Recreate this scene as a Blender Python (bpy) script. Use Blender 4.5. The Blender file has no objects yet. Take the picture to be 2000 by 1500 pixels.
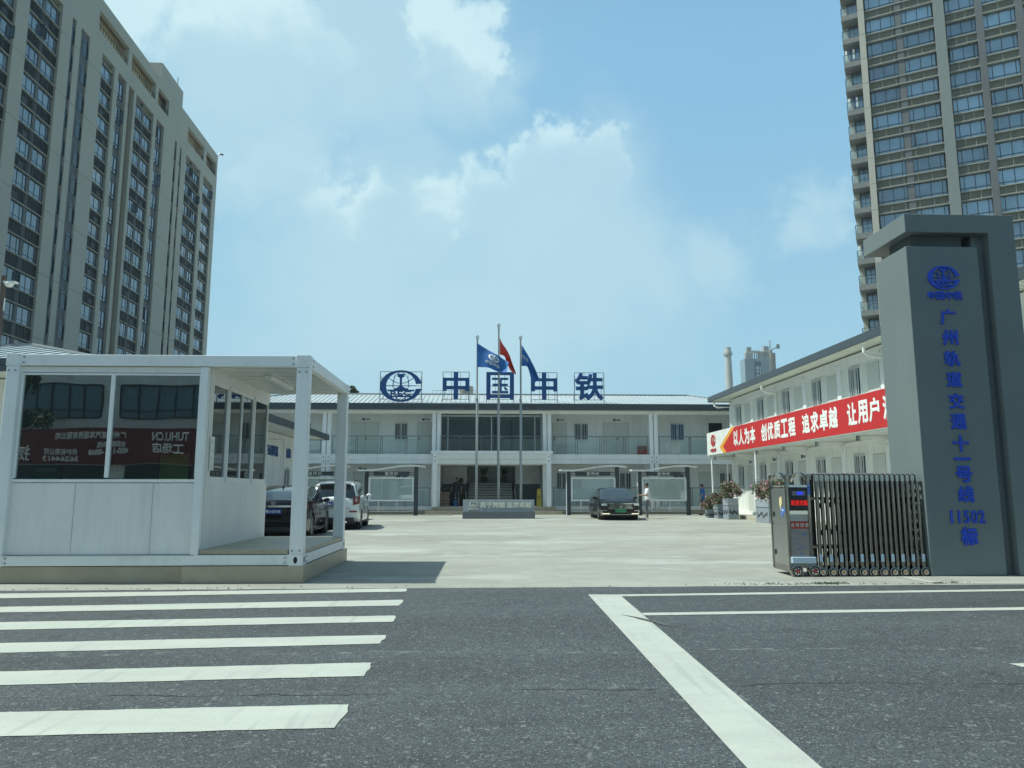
import bpy, bmesh, math, random
from mathutils import Vector, Matrix
random.seed(7)
R = math.radians
HAZE_D = 0.0003
scene = bpy.context.scene
COL = scene.collection

# ---------------- camera ----------------
cam_d = bpy.data.cameras.new('camera'); cam = bpy.data.objects.new('camera', cam_d); COL.objects.link(cam)
cam_d.sensor_width = 36.0; cam_d.lens = 36.0 * 1450 / 2000
cam_d.clip_start = 0.05; cam_d.clip_end = 6000
cam.location = (0, 0, 1.35)
cam.rotation_euler = (R(90) + math.atan(208 / 1450), 0, -R(2.1))
scene.camera = cam
scene.view_settings.view_transform = 'Standard'
scene.view_settings.look = 'None'
scene.view_settings.exposure = 0.09
scene.view_settings.gamma = 1.0
scene.cycles.max_bounces = 8
scene.cycles.transparent_max_bounces = 12

# ---------------- sun ----------------
SUN_EL, SUN_AZ = 59.8, -86.5          # azimuth clockwise from +Y
sd = bpy.data.lights.new('sun', 'SUN'); sd.energy = 5.0; sd.angle = R(0.5); sd.color = (0.95, 1.0, 0.92)
so = bpy.data.objects.new('sun', sd); COL.objects.link(so)
sv = Vector((math.sin(R(SUN_AZ)) * math.cos(R(SUN_EL)), math.cos(R(SUN_AZ)) * math.cos(R(SUN_EL)), math.sin(R(SUN_EL))))
so.rotation_euler = sv.to_track_quat('Z', 'Y').to_euler(); so.location = (-30, 0, 60)

# ---------------- world : hazy sky with clouds ----------------
W = bpy.data.worlds.new('World'); scene.world = W; W.use_nodes = True
nt = W.node_tree; nt.nodes.clear()
def N(t, kind, **kw):
    n = t.nodes.new(kind)
    for k, v in kw.items(): setattr(n, k, v)
    return n
def L(t, a, b): t.links.new(a, b)
def wmath(op, a, b=None, clamp=False):
    n = N(nt, 'ShaderNodeMath', operation=op); n.use_clamp = clamp
    for i, q in enumerate((a, b)):
        if q is None: continue
        if isinstance(q, (int, float)): n.inputs[i].default_value = q
        else: L(nt, q, n.inputs[i])
    return n.outputs[0]
def wmap(v, a, b, c=0.0, d=1.0, smooth=True):
    n = N(nt, 'ShaderNodeMapRange'); n.interpolation_type = 'SMOOTHSTEP' if smooth else 'LINEAR'
    L(nt, v, n.inputs[0])
    for i, q in enumerate((a, b, c, d)): n.inputs[i + 1].default_value = q
    return n.outputs[0]
def wmix(f, a, b):
    n = N(nt, 'ShaderNodeMix', data_type='RGBA')
    if isinstance(f, (int, float)): n.inputs[0].default_value = f
    else: L(nt, f, n.inputs[0])
    for s, q in ((6, a), (7, b)):
        if isinstance(q, tuple): n.inputs[s].default_value = q + (1,)
        else: L(nt, q, n.inputs[s])
    return n.outputs[2]
sky = N(nt, 'ShaderNodeTexSky', sky_type='NISHITA'); sky.sun_disc = False
sky.sun_elevation = R(SUN_EL); sky.sun_rotation = R(SUN_AZ); sky.air_density = 1.3; sky.dust_density = 3.0; sky.ozone_density = 1.0
tc = N(nt, 'ShaderNodeTexCoord'); DIR = tc.outputs['Generated']
sep = N(nt, 'ShaderNodeSeparateXYZ'); L(nt, DIR, sep.inputs[0])
EL = sep.outputs[2]
def wnoise(scale, detail, rough=0.55, off=(0, 0, 0), squash=1.0):
    mp = N(nt, 'ShaderNodeMapping'); L(nt, DIR, mp.inputs[0]); mp.inputs[1].default_value = off; mp.inputs[3].default_value = (1, 1, squash)
    n = N(nt, 'ShaderNodeTexNoise'); L(nt, mp.outputs[0], n.inputs['Vector'])
    n.inputs['Scale'].default_value = scale; n.inputs['Detail'].default_value = detail; n.inputs['Roughness'].default_value = rough
    return n.outputs[0]
fine = wnoise(9, 8, 0.55, (3.1, 1.7, 0.4)); soft = wnoise(4.0, 4, 0.5, (0.3, 5.1, 2.2), 1.6)
puff = wnoise(26, 6, 0.5, (7.1, 0.2, 1.0))
def pxdir(px, py):
    x = (px - 1000) / 1450; y = -(py - 750) / 1450; P = math.atan(208 / 1450)
    Y = math.cos(P) - y * math.sin(P); Z = math.sin(P) + y * math.cos(P); c, s = math.cos(R(2.1)), math.sin(R(2.1))
    return Vector((c * x + s * Y, -s * x + c * Y, Z)).normalized()
def warp(amp1, amp2):
    n1 = N(nt, 'ShaderNodeTexNoise'); L(nt, DIR, n1.inputs['Vector']); n1.inputs['Scale'].default_value = 5.5; n1.inputs['Detail'].default_value = 9; n1.inputs['Roughness'].default_value = 0.62
    n2 = N(nt, 'ShaderNodeTexNoise'); L(nt, DIR, n2.inputs['Vector']); n2.inputs['Scale'].default_value = 22; n2.inputs['Detail'].default_value = 6; n2.inputs['Roughness'].default_value = 0.6
    out = DIR
    for n, a in ((n1, amp1), (n2, amp2)):
        s = N(nt, 'ShaderNodeVectorMath', operation='SUBTRACT'); L(nt, n.outputs['Color'], s.inputs[0]); s.inputs[1].default_value = (.5, .5, .5)
        k = N(nt, 'ShaderNodeVectorMath', operation='SCALE'); L(nt, s.outputs[0], k.inputs[0]); k.inputs['Scale'].default_value = a
        d = N(nt, 'ShaderNodeVectorMath', operation='ADD'); L(nt, out, d.inputs[0]); L(nt, k.outputs[0], d.inputs[1]); out = d.outputs[0]
    return out
WARP = warp(0.20, 0.07)
def blobs(lst, VEC=None):
    VEC = VEC or WARP
    out = None
    for px, py, r in lst:
        dn = N(nt, 'ShaderNodeVectorMath', operation='DISTANCE'); L(nt, VEC, dn.inputs[0]); dn.inputs[1].default_value = pxdir(px, py)
        v = wmath('SUBTRACT', 1.0, wmath('DIVIDE', dn.outputs['Value'], r / 1450.0))
        out = v if out is None else wmath('MAXIMUM', out, v)
    return out
def combo(b, parts):
    v = b
    for nz, amp in parts: v = wmath('ADD', v, wmath('MULTIPLY', wmath('SUBTRACT', nz, 0.5), amp))
    return v
# crisp cumulus heads
head = combo(blobs([(1085, 285, 75), (1165, 330, 60), (1010, 345, 60), (945, 375, 55), (1190, 385, 55), (1080, 390, 120),
                    (555, 265, 80), (480, 290, 75), (600, 300, 60), (620, 405, 70), (720, 400, 70), (840, 400, 70), (930, 375, 70),
                    (860, 70, 90), (945, 40, 90), (915, 110, 70), (470, 40, 170), (600, 95, 70), (180, -60, 120)]), ((fine, 0.5), (puff, 0.35)))
mhead = wmap(head, 0.04, 0.48)
# soft body / veil below the heads
body = combo(blobs([(1100, 430, 230), (1000, 480, 260), (800, 440, 220), (640, 440, 150), (520, 300, 170), (900, 130, 170), (700, 80, 240),
                    (450, 80, 260), (1180, 520, 250), (700, 560, 300), (1380, 500, 110), (900, 620, 380), (1570, 420, 90)]), ((soft, 0.9), (fine, 0.3)))
mbody = wmap(body, -0.1, 0.8)
under = wmap(blobs([(1110, 430, 170), (1000, 470, 170), (780, 480, 130), (620, 480, 120), (520, 345, 120), (430, 330, 90), (900, 190, 110), (560, 190, 180), (430, 190, 140)]), 0.0, 0.6)
hz = wmap(EL, 0.0, 0.60)
tint = wmix(1.0, sky.outputs[0], sky.outputs[0])
tn = N(nt, 'ShaderNodeVectorMath', operation='MULTIPLY'); L(nt, sky.outputs[0], tn.inputs[0]); tn.inputs[1].default_value = (0.80, 1.05, 1.08)
haze_col = wmix(hz, (3.6, 6.4, 7.9), (2.4, 5.05, 7.45))
back = wmap(sep.outputs[1], -0.15, 0.45, 0.35, 1.0)
base = wmix(wmath('MULTIPLY', wmap(EL, 0.5, 0.85, 0.88, 0.1), back), tn.outputs[0], haze_col)
# paler, milkier to the left of the view
side = wmath('MULTIPLY', wmap(sep.outputs[0], -0.5, 0.35, 0.42, 0.0), wmath('MULTIPLY', back, wmap(EL, 0.55, 0.85, 1.0, 0.0)))
base = wmix(side, base, (3.9, 6.6, 7.7))
c1 = wmix(wmath('MULTIPLY', mbody, 0.68), base, (4.9, 7.1, 7.9))
hcol = wmix(under, (6.6, 8.7, 9.1), (5.2, 7.3, 8.1))
allc = wmix(wmath('MULTIPLY', mhead, wmath('SUBTRACT', 0.72, wmath('MULTIPLY', under, 0.62))), c1, hcol)
# a general scatter of clouds away from the view, for the reflections
bg = N(nt, 'ShaderNodeBackground'); L(nt, allc, bg.inputs[0]); bg.inputs[1].default_value = 0.10
wo = N(nt, 'ShaderNodeOutputWorld'); L(nt, bg.outputs[0], wo.inputs[0])

# ---------------- materials ----------------
def srgb(h):
    h = h.lstrip('#'); o = []
    for i in (0, 2, 4):
        v = int(h[i:i + 2], 16) / 255
        o.append(v / 12.92 if v <= 0.04045 else ((v + 0.055) / 1.055) ** 2.4)
    return tuple(o)
MATS = {}
def mat(name, col, rough=0.5, metal=0.0, var=0.12, scale=3.0, bump=0.0, bscale=60.0, spec=0.5, coat=0.0, emit=None, estr=0.0, stain=None, streak=False):
    if name in MATS: return MATS[name]
    if isinstance(col, str): col = srgb(col)
    m = bpy.data.materials.new(name); m.use_nodes = True; t = m.node_tree
    p = t.nodes['Principled BSDF']
    p.inputs['Roughness'].default_value = rough; p.inputs['Metallic'].default_value = metal
    p.inputs['Specular IOR Level'].default_value = spec; p.inputs['Coat Weight'].default_value = coat; p.inputs['Coat Roughness'].default_value = 0.05
    g = N(t, 'ShaderNodeNewGeometry')
    tcn = N(t, 'ShaderNodeTexCoord')
    mp = N(t, 'ShaderNodeMapping'); L(t, g.outputs['Position'] if True else tcn.outputs['Object'], mp.inputs[0])
    if streak: mp.inputs[3].default_value = (1, 1, 0.12)
    nz = N(t, 'ShaderNodeTexNoise'); nz.inputs['Scale'].default_value = scale; nz.inputs['Detail'].default_value = 6; nz.inputs['Roughness'].default_value = 0.6
    L(t, mp.outputs[0], nz.inputs['Vector'])
    mr = N(t, 'ShaderNodeMapRange'); L(t, nz.outputs[0], mr.inputs[0]); mr.inputs[1].default_value = 0.3; mr.inputs[2].default_value = 0.7
    mr.inputs[3].default_value = 1 - var; mr.inputs[4].default_value = 1 + var * 0.6
    mx = N(t, 'ShaderNodeVectorMath', operation='SCALE'); mx.inputs[0].default_value = col; L(t, mr.outputs[0], mx.inputs['Scale'])
    out = mx.outputs[0]
    if stain:
        n2 = N(t, 'ShaderNodeTexNoise'); n2.inputs['Scale'].default_value = scale * 0.6; n2.inputs['Detail'].default_value = 9; n2.inputs['Roughness'].default_value = 0.72
        mp2 = N(t, 'ShaderNodeMapping'); L(t, g.outputs['Position'], mp2.inputs[0]); mp2.inputs[1].default_value = (9, 4, 2); mp2.inputs[3].default_value = (2.2, 2.2, 0.25)
        L(t, mp2.outputs[0], n2.inputs['Vector'])
        r2 = N(t, 'ShaderNodeMapRange'); L(t, n2.outputs[0], r2.inputs[0]); r2.inputs[1].default_value = 0.52; r2.inputs[2].default_value = 0.8; r2.inputs[4].default_value = stain[1]
        m2 = N(t, 'ShaderNodeMix', data_type='RGBA'); L(t, r2.outputs[0], m2.inputs[0]); L(t, out, m2.inputs[6]); m2.inputs[7].default_value = srgb(stain[0]) + (1,)
        out = m2.outputs[2]
    L(t, out, p.inputs['Base Color'])
    if bump > 0:
        n3 = N(t, 'ShaderNodeTexNoise'); n3.inputs['Scale'].default_value = bscale; n3.inputs['Detail'].default_value = 3
        L(t, g.outputs['Position'], n3.inputs['Vector'])
        b = N(t, 'ShaderNodeBump'); b.inputs['Strength'].default_value = bump; b.inputs['Distance'].default_value = 0.01
        L(t, n3.outputs[0], b.inputs['Height']); L(t, b.outputs[0], p.inputs['Normal'])
    if emit:
        p.inputs['Emission Color'].default_value = (srgb(emit) if isinstance(emit, str) else emit) + (1,); p.inputs['Emission Strength'].default_value = estr
    MATS[name] = m; return m
def glass(name, tintc, trans=0.35, refl=0.25, rough=0.0, wav=0.0, wscale=1.2):
    if name in MATS: return MATS[name]
    m = bpy.data.materials.new(name); m.use_nodes = True; t = m.node_tree; t.nodes.clear()
    o = N(t, 'ShaderNodeOutputMaterial'); tr = N(t, 'ShaderNodeBsdfTransparent'); gl = N(t, 'ShaderNodeBsdfGlossy'); df = N(t, 'ShaderNodeBsdfDiffuse')
    tr.inputs[0].default_value = tintc + (1,); gl.inputs['Roughness'].default_value = rough; gl.inputs[0].default_value = (0.9, 0.95, 0.95, 1)
    df.inputs[0].default_value = (tintc[0] * .5, tintc[1] * .5, tintc[2] * .5, 1)
    m1 = N(t, 'ShaderNodeMixShader'); m1.inputs[0].default_value = trans; L(t, df.outputs[0], m1.inputs[1]); L(t, tr.outputs[0], m1.inputs[2])
    lw = N(t, 'ShaderNodeLayerWeight'); lw.inputs[0].default_value = 0.25
    mr = N(t, 'ShaderNodeMapRange'); L(t, lw.outputs['Facing'], mr.inputs[0]); mr.inputs[3].default_value = refl; mr.inputs[4].default_value = min(1, refl + 0.5)
    m2 = N(t, 'ShaderNodeMixShader'); L(t, mr.outputs[0], m2.inputs[0]); L(t, m1.outputs[0], m2.inputs[1]); L(t, gl.outputs[0], m2.inputs[2])
    if wav > 0:
        g = N(t, 'ShaderNodeNewGeometry'); nz = N(t, 'ShaderNodeTexNoise'); nz.inputs['Scale'].default_value = wscale; nz.inputs['Detail'].default_value = 1
        L(t, g.outputs['Position'], nz.inputs['Vector']); b = N(t, 'ShaderNodeBump'); b.inputs['Strength'].default_value = wav; b.inputs['Distance'].default_value = 0.05
        L(t, nz.outputs[0], b.inputs['Height']); L(t, b.outputs[0], gl.inputs['Normal'])
    L(t, m2.outputs[0], o.inputs[0]); MATS[name] = m; return m
M_WHITE = mat('white_painted_steel', (0.82, 0.84, 0.83), 0.38, var=0.05, scale=1.5, stain=('#8d9488', 0.35))
M_PANEL = mat('white_sandwich_panel', (0.78, 0.79, 0.76), 0.5, var=0.05, scale=1.2, stain=('#7f8377', 0.32))
M_PANELW = mat('annex_wall_panel', (0.77, 0.80, 0.74), 0.55, var=0.06, scale=0.8, stain=('#9da092', 0.35))
M_SEAM = mat('panel_seam', (0.33, 0.36, 0.35), 0.6)
M_BOLT = mat('steel_bolt', (0.3, 0.33, 0.35), 0.4, 0.6)
M_DARK = mat('dark_hole', (0.012, 0.014, 0.016), 0.7)
M_TILE = mat('beige_stone_tile', (0.42, 0.37, 0.27), 0.45, var=0.15, scale=2.5, bump=0.05)
M_FASC = mat('grey_fascia', (0.055, 0.072, 0.082), 0.4, var=0.08)
M_ROOF = mat('grey_ribbed_roof', (0.36, 0.42, 0.44), 0.6, 0.0, var=0.10, scale=0.7)
M_SOFF = mat('soffit_panel', (0.76, 0.78, 0.71), 0.5, var=0.05)
M_STEEL = mat('stainless_steel', (0.5, 0.52, 0.52), 0.22, 1.0, var=0.08)
M_CHROME = mat('chrome', (0.75, 0.77, 0.78), 0.08, 1.0, var=0.02)
M_BLUE = mat('navy_sign_blue', (0.006, 0.068, 0.23), 0.5, var=0.06)
M_BLUETX = mat('cobalt_letter_blue', (0.003, 0.055, 0.50), 0.45, var=0.05)
M_GREYPAINT = mat('grey_monument_paint', (0.140, 0.172, 0.172), 0.62, var=0.07, scale=0.9, bump=0.12, bscale=160, stain=('#7c8a87', 0.3))
M_TEXTW = mat('white_lettering', (0.78, 0.8, 0.76), 0.5, var=0.03)
M_RED = mat('red_banner', (0.50, 0.022, 0.022), 0.55, var=0.06)
M_ORANGE = mat('orange_band', (0.75, 0.36, 0.05), 0.5, var=0.04)
M_WIN = glass('window_pane_dark', (0.10, 0.14, 0.17), 0.25, 0.22)
M_SMOKE = glass('smoked_booth_glass', (0.20, 0.27, 0.27), 0.9, 0.25, wav=0.05, wscale=0.9)
M_SMOKE2 = glass('smoked_side_glass', (0.10, 0.15, 0.16), 0.9, 0.10)
M_CLEAR = glass('railing_glass', (0.93, 0.97, 0.96), 0.97, 0.035)
M_BLACK = mat('black_plastic', (0.015, 0.017, 0.02), 0.5)
M_BAR = mat('white_window_bar', (0.62, 0.66, 0.66), 0.4)

# ---------------- mesh helpers ----------------
class MB:
    def __init__(s): s.v = []; s.f = []; s.m = []; s.T = None
    def _a(s, pts):
        i = len(s.v)
        for p in pts:
            p = Vector(p)
            s.v.append(s.T @ p if s.T is not None else p)
        return i
    def face(s, pts, m=0):
        i = s._a(pts); s.f.append(tuple(range(i, i + len(pts)))); s.m.append(m)
    def raw(s, verts, faces, m=0):
        i = s._a(verts)
        for f in faces: s.f.append(tuple(i + k for k in f)); s.m.append(m)
    def box(s, x0, x1, y0, y1, z0, z1, m=0):
        if x0 > x1: x0, x1 = x1, x0
        if y0 > y1: y0, y1 = y1, y0
        if z0 > z1: z0, z1 = z1, z0
        s.raw([(x0, y0, z0), (x1, y0, z0), (x1, y1, z0), (x0, y1, z0), (x0, y0, z1), (x1, y0, z1), (x1, y1, z1), (x0, y1, z1)],
              [(0, 3, 2, 1), (4, 5, 6, 7), (0, 1, 5, 4), (1, 2, 6, 5), (2, 3, 7, 6), (3, 0, 4, 7)], m)
    def prism(s, poly, ax, a, b, m=0):
        def P(u, v, w): return {'x': (w, u, v), 'y': (u, w, v), 'z': (u, v, w)}[ax]
        n = len(poly)
        vs = [P(u, v, a) for u, v in poly] + [P(u, v, b) for u, v in poly]
        fs = [tuple(range(n - 1, -1, -1)), tuple(range(n, 2 * n))] + [(i, (i + 1) % n, n + (i + 1) % n, n + i) for i in range(n)]
        s.raw(vs, fs, m)
    def tube(s, pts, r, n=8, m=0, cap=True):
        pts = [Vector(p) for p in pts]; k = len(pts)
        rs = r if isinstance(r, (list, tuple)) else [r] * k
        vs = []; up = None
        for i, p in enumerate(pts):
            d = (pts[min(i + 1, k - 1)] - pts[max(i - 1, 0)]).normalized()
            if up is None:
                up = Vector((0, 0, 1)) if abs(d.z) < 0.9 else Vector((1, 0, 0))
            a = d.cross(up).normalized(); b = a.cross(d).normalized(); up = b
            for j in range(n):
                t = 2 * math.pi * j / n
                vs.append(p + (a * math.cos(t) + b * math.sin(t)) * rs[i])
        fs = [(i * n + j, i * n + (j + 1) % n, (i + 1) * n + (j + 1) % n, (i + 1) * n + j) for i in range(k - 1) for j in range(n)]
        if cap: fs += [tuple(range(n - 1, -1, -1)), tuple((k - 1) * n + j for j in range(n))]
        s.raw(vs, fs, m)
    def bar(s, a, b, w, h, m=0):
        a = Vector(a); b = Vector(b); d = (b - a).normalized()
        up = Vector((0, 0, 1)) if abs(d.z) < 0.95 else Vector((0, 1, 0))
        sx = d.cross(up).normalized() * w / 2; sz = sx.cross(d).normalized() * h / 2
        vs = [a - sx - sz, a + sx - sz, a + sx + sz, a - sx + sz, b - sx - sz, b + sx - sz, b + sx + sz, b - sx + sz]
        s.raw(vs, [(0, 1, 2, 3), (7, 6, 5, 4), (0, 4, 5, 1), (1, 5, 6, 2), (2, 6, 7, 3), (3, 7, 4, 0)], m)
    def lathe(s, prof, c=(0, 0, 0), ax='z', n=16, m=0):
        vs = []; fs = []; k = len(prof); c = Vector(c)
        for r, h in prof:
            for j in range(n):
                t = 2 * math.pi * j / n; u, v = r * math.cos(t), r * math.sin(t)
                vs.append(c + Vector({'z': (u, v, h), 'y': (u, h, v), 'x': (h, u, v)}[ax]))
        for i in range(k - 1):
            for j in range(n): fs.append((i * n + j, i * n + (j + 1) % n, (i + 1) * n + (j + 1) % n, (i + 1) * n + j))
        s.raw(vs, fs, m)
    def ball(s, c, r, n=10, m=0, sq=(1, 1, 1)):
        vs = []; fs = []; k = n // 2
        for i in range(k + 1):
            ph = math.pi * i / k
            for j in range(n):
                t = 2 * math.pi * j / n
                vs.append(Vector(c) + Vector((r * sq[0] * math.sin(ph) * math.cos(t), r * sq[1] * math.sin(ph) * math.sin(t), r * sq[2] * math.cos(ph))))
        for i in range(k):
            for j in range(n): fs.append((i * n + j, i * n + (j + 1) % n, (i + 1) * n + (j + 1) % n, (i + 1) * n + j))
        s.raw(vs, fs, m)
    def build(s, name, mats, parent=None, smooth=False, bevel=0.0, local=False, loc=None):
        if not isinstance(mats, (list, tuple)): mats = [mats]
        if parent is not None: org = Vector((0, 0, 0)) if local else Vector(parent.get('_o', (0, 0, 0)))
        elif loc is not None: org = Vector(loc)
        else:
            xs = [v.x for v in s.v]; ys = [v.y for v in s.v]; zs = [v.z for v in s.v]
            org = Vector(((min(xs) + max(xs)) / 2, (min(ys) + max(ys)) / 2, min(zs)))
            if local: org = Vector((0, 0, 0))
        me = bpy.data.meshes.new(name); me.from_pydata([v - org for v in s.v], [], s.f)
        for m in mats: me.materials.append(m)
        for p, mi in zip(me.polygons, s.m): p.material_index = mi; p.use_smooth = smooth
        bm = bmesh.new(); bm.from_mesh(me); bmesh.ops.remove_doubles(bm, verts=bm.verts, dist=1e-5); 
        bmesh.ops.recalc_face_normals(bm, faces=bm.faces); bm.to_mesh(me); bm.free()
        me.update()
        if smooth:
            try: me.set_sharp_from_angle(angle=R(38))
            except Exception: pass
        o = bpy.data.objects.new(name, me); COL.objects.link(o)
        if parent is not None: o.parent = parent; o['_o'] = parent.get('_o', (0, 0, 0))
        else: o.location = org; o['_o'] = tuple(org)
        if bevel > 0:
            bv = o.modifiers.new('bevel', 'BEVEL'); bv.width = bevel; bv.segments = 2; bv.limit_method = 'ANGLE'; bv.angle_limit = R(50)
        return o
def tag(o, label=None, cat=None, group=None, kind=None):
    if label: o['label'] = label
    if cat: o['category'] = cat
    if group: o['group'] = group
    if kind: o['kind'] = kind
    return o
def thing(name, label, cat, loc=(0, 0, 0), rz=0.0, group=None, local=False):
    o = bpy.data.objects.new(name, None); COL.objects.link(o); o.empty_display_size = 0.2
    o.location = loc; o.rotation_euler = (0, 0, rz); o['_o'] = (0.0, 0.0, 0.0) if local else tuple(loc)
    tag(o, label, cat, group); return o
def children(o): return [c for c in bpy.data.objects if c.parent == o]
def copy_tree(o, parent=None):
    c = o.copy(); COL.objects.link(c)
    if parent is not None: c.parent = parent
    for ch in children(o): copy_tree(ch, c)
    return c
# text -> verts, faces in XY plane (centred), extruded
_tc = {}
def textgeo(body, size=1.0, ext=0.01, bold=0.0, sx=1.0, spacing=1.0):
    key = (body, size, ext, bold, sx, spacing)
    if key in _tc: return _tc[key]
    cu = bpy.data.curves.new('lettering', 'FONT'); cu.body = body; cu.size = size; cu.extrude = max(ext - bold, 0.0002); cu.bevel_depth = bold; cu.bevel_resolution = 0; cu.resolution_u = 3
    cu.space_character = spacing
    ob = bpy.data.objects.new('lettering', cu); COL.objects.link(ob)
    dg = bpy.context.evaluated_depsgraph_get(); me = bpy.data.meshes.new_from_object(ob.evaluated_get(dg))
    vs = [v.co.copy() for v in me.vertices]; fs = [tuple(p.vertices) for p in me.polygons]
    bpy.data.objects.remove(ob); bpy.data.curves.remove(cu); bpy.data.meshes.remove(me)
    if vs:
        cx = (min(v.x for v in vs) + max(v.x for v in vs)) / 2; cy = (min(v.y for v in vs) + max(v.y for v in vs)) / 2
        for v in vs: v.x = (v.x - cx) * sx; v.y -= cy
    _tc[key] = (vs, fs); return _tc[key]
FACE = {'-y': Matrix(((1, 0, 0), (0, 0, -1), (0, 1, 0))), '+y': Matrix(((-1, 0, 0), (0, 0, 1), (0, 1, 0))),
        '-x': Matrix(((0, 0, -1), (-1, 0, 0), (0, 1, 0))), '+x': Matrix(((0, 0, 1), (1, 0, 0), (0, 1, 0)))}
def put_text(mb, body, c, face, size, ext=0.008, bold=0.0, sx=1.0, spacing=1.0, m=0, fit_w=None, fit_h=None, mtx=None, zs=1.0):
    vs, fs = textgeo(body, size, ext, bold, sx, spacing)
    if not vs: return
    kx = ky = 1.0
    if fit_w: kx = fit_w / (max(v.x for v in vs) - min(v.x for v in vs))
    if fit_h: ky = fit_h / (max(v.y for v in vs) - min(v.y for v in vs))
    A = mtx if mtx is not None else FACE[face]; c = Vector(c)
    mb.raw([c + A @ Vector((v.x * kx, v.y * ky, v.z * zs)) for v in vs], fs, m)
def arc_strip(mb, pts, w, d, A, c, m=0):
    """flat ribbon along 2-D pts, width w (scalar or list), half depth d"""
    k = len(pts); vs = []; c = Vector(c)
    for i in range(k):
        a = pts[max(i - 1, 0)]; b = pts[min(i + 1, k - 1)]
        dx, dy = b[0] - a[0], b[1] - a[1]; l = math.hypot(dx, dy) or 1
        nx, ny = -dy / l, dx / l; ww = (w[i] if isinstance(w, list) else w) / 2
        for z in (-d, d):
            for sgn in (-1, 1): vs.append(c + A @ Vector((pts[i][0] + nx * ww * sgn, pts[i][1] + ny * ww * sgn, z)))
    fs = []
    for i in range(k - 1):
        a, b = 4 * i, 4 * i + 4
        fs += [(a + 2, a + 3, b + 3, b + 2), (a, b, b + 1, a + 1), (a, a + 2, b + 2, b), (a + 1, b + 1, b + 3, a + 3)]
    fs += [(0, 1, 3, 2), (4 * k - 4, 4 * k - 2, 4 * k - 1, 4 * k - 3)]
    mb.raw(vs, fs, m)
def poly2(mb, pts, d, A, c, m=0):
    c = Vector(c); n = len(pts)
    vs = [c + A @ Vector((x, y, -d)) for x, y in pts] + [c + A @ Vector((x, y, d)) for x, y in pts]
    mb.raw(vs, [tuple(range(n - 1, -1, -1)), tuple(range(n, 2 * n))] + [(i, (i + 1) % n, n + (i + 1) % n, n + i) for i in range(n)], m)
def emblem(mb, c, face, width, d=0.01, m=0, mtx=None):
    """round railway emblem: open ring, globe lines, rail section and letter band; unit = width/340"""
    A = mtx if mtx is not None else FACE[face]; u = width / 340.0
    def E(a, b, t, ox=0, oy=0): return ((ox + a * math.cos(t)) * u, (oy + b * math.sin(t)) * u)
    # crescent ring, open to the right
    t0, t1, n = R(9), R(351), 44
    out = [E(170, 130, t0 + (t1 - t0) * i / n) for i in range(n + 1)]
    inn = [E(121, 115, t0 * 0.9 + (t1 - t0 * 0.2 - t0) * i / n, 2, 0) for i in range(n + 1)]
    c = Vector(c)
    vs = []
    for a, b in zip(out, inn):
        for z in (-d, d): vs += [c + A @ Vector((a[0], a[1], z)), c + A @ Vector((b[0], b[1], z))]
    fs = []
    for i in range(n):
        a, b = 4 * i, 4 * i + 4
        fs += [(a + 2, a + 3, b + 3, b + 2), (a, b, b + 1, a + 1), (a, a + 2, b + 2, b), (a + 1, b + 1, b + 3, a + 3)]
    fs += [(0, 1, 3, 2), (4 * n, 4 * n + 2, 4 * n + 3, 4 * n + 1)]
    mb.raw(vs, fs, m)
    S = lambda p: [(x * u, y * u) for x, y in p]
    # rail section
    poly2(mb, S([(-28, 100), (28, 100), (30, 78), (10, 68), (8, 20), (12, -2), (34, -14), (34, -20), (-34, -20), (-34, -14), (-12, -2), (-8, 20), (-10, 68), (-30, 78)]), d * .9, A, c, m)
    poly2(mb, S([(-60, -18), (60, -18), (56, -31), (-56, -31)]), d, A, c, m)
    # letter band
    poly2(mb, S([(-112, -30), (112, -30), (108, -44), (-104, -44)]), d, A, c, m)
    poly2(mb, S([(-86, -80), (92, -80), (84, -92), (-74, -92)]), d, A, c, m)
    vsf = textgeo('REC', 60 * u, d, 1.5 * u, 1.0, 1.0)
    if vsf[0]:
        w = max(v.x for v in vsf[0]) - min(v.x for v in vsf[0]); h = max(v.y for v in vsf[0]) - min(v.y for v in vsf[0])
        mb.raw([c + A @ Vector((v.x * 168 * u / w, v.y * 38 * u / h - 61 * u, v.z)) for v in vsf[0]], vsf[1], m)
    # globe lines
    for sg in (-1, 1):
        arc_strip(mb, [(sg * (4 + 62 * math.sin(R(a))) * u, (112 * math.cos(R(a)) - 0) * u) for a in range(0, 97, 12)], 5 * u, d * .7, A, c, m)
        arc_strip(mb, S([(sg * 42, -92), (0, -122)]), 7 * u, d * .7, A, c, m)
    arc_strip(mb, [((-104 + 208 * i / 10) * u, (68 - 46 * math.sin(math.pi * i / 10)) * u) for i in range(11)], 5 * u, d * .7, A, c, m)
    arc_strip(mb, S([(-124, 2), (124, 2)]), 6 * u, d * .6, A, c, m)
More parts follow.
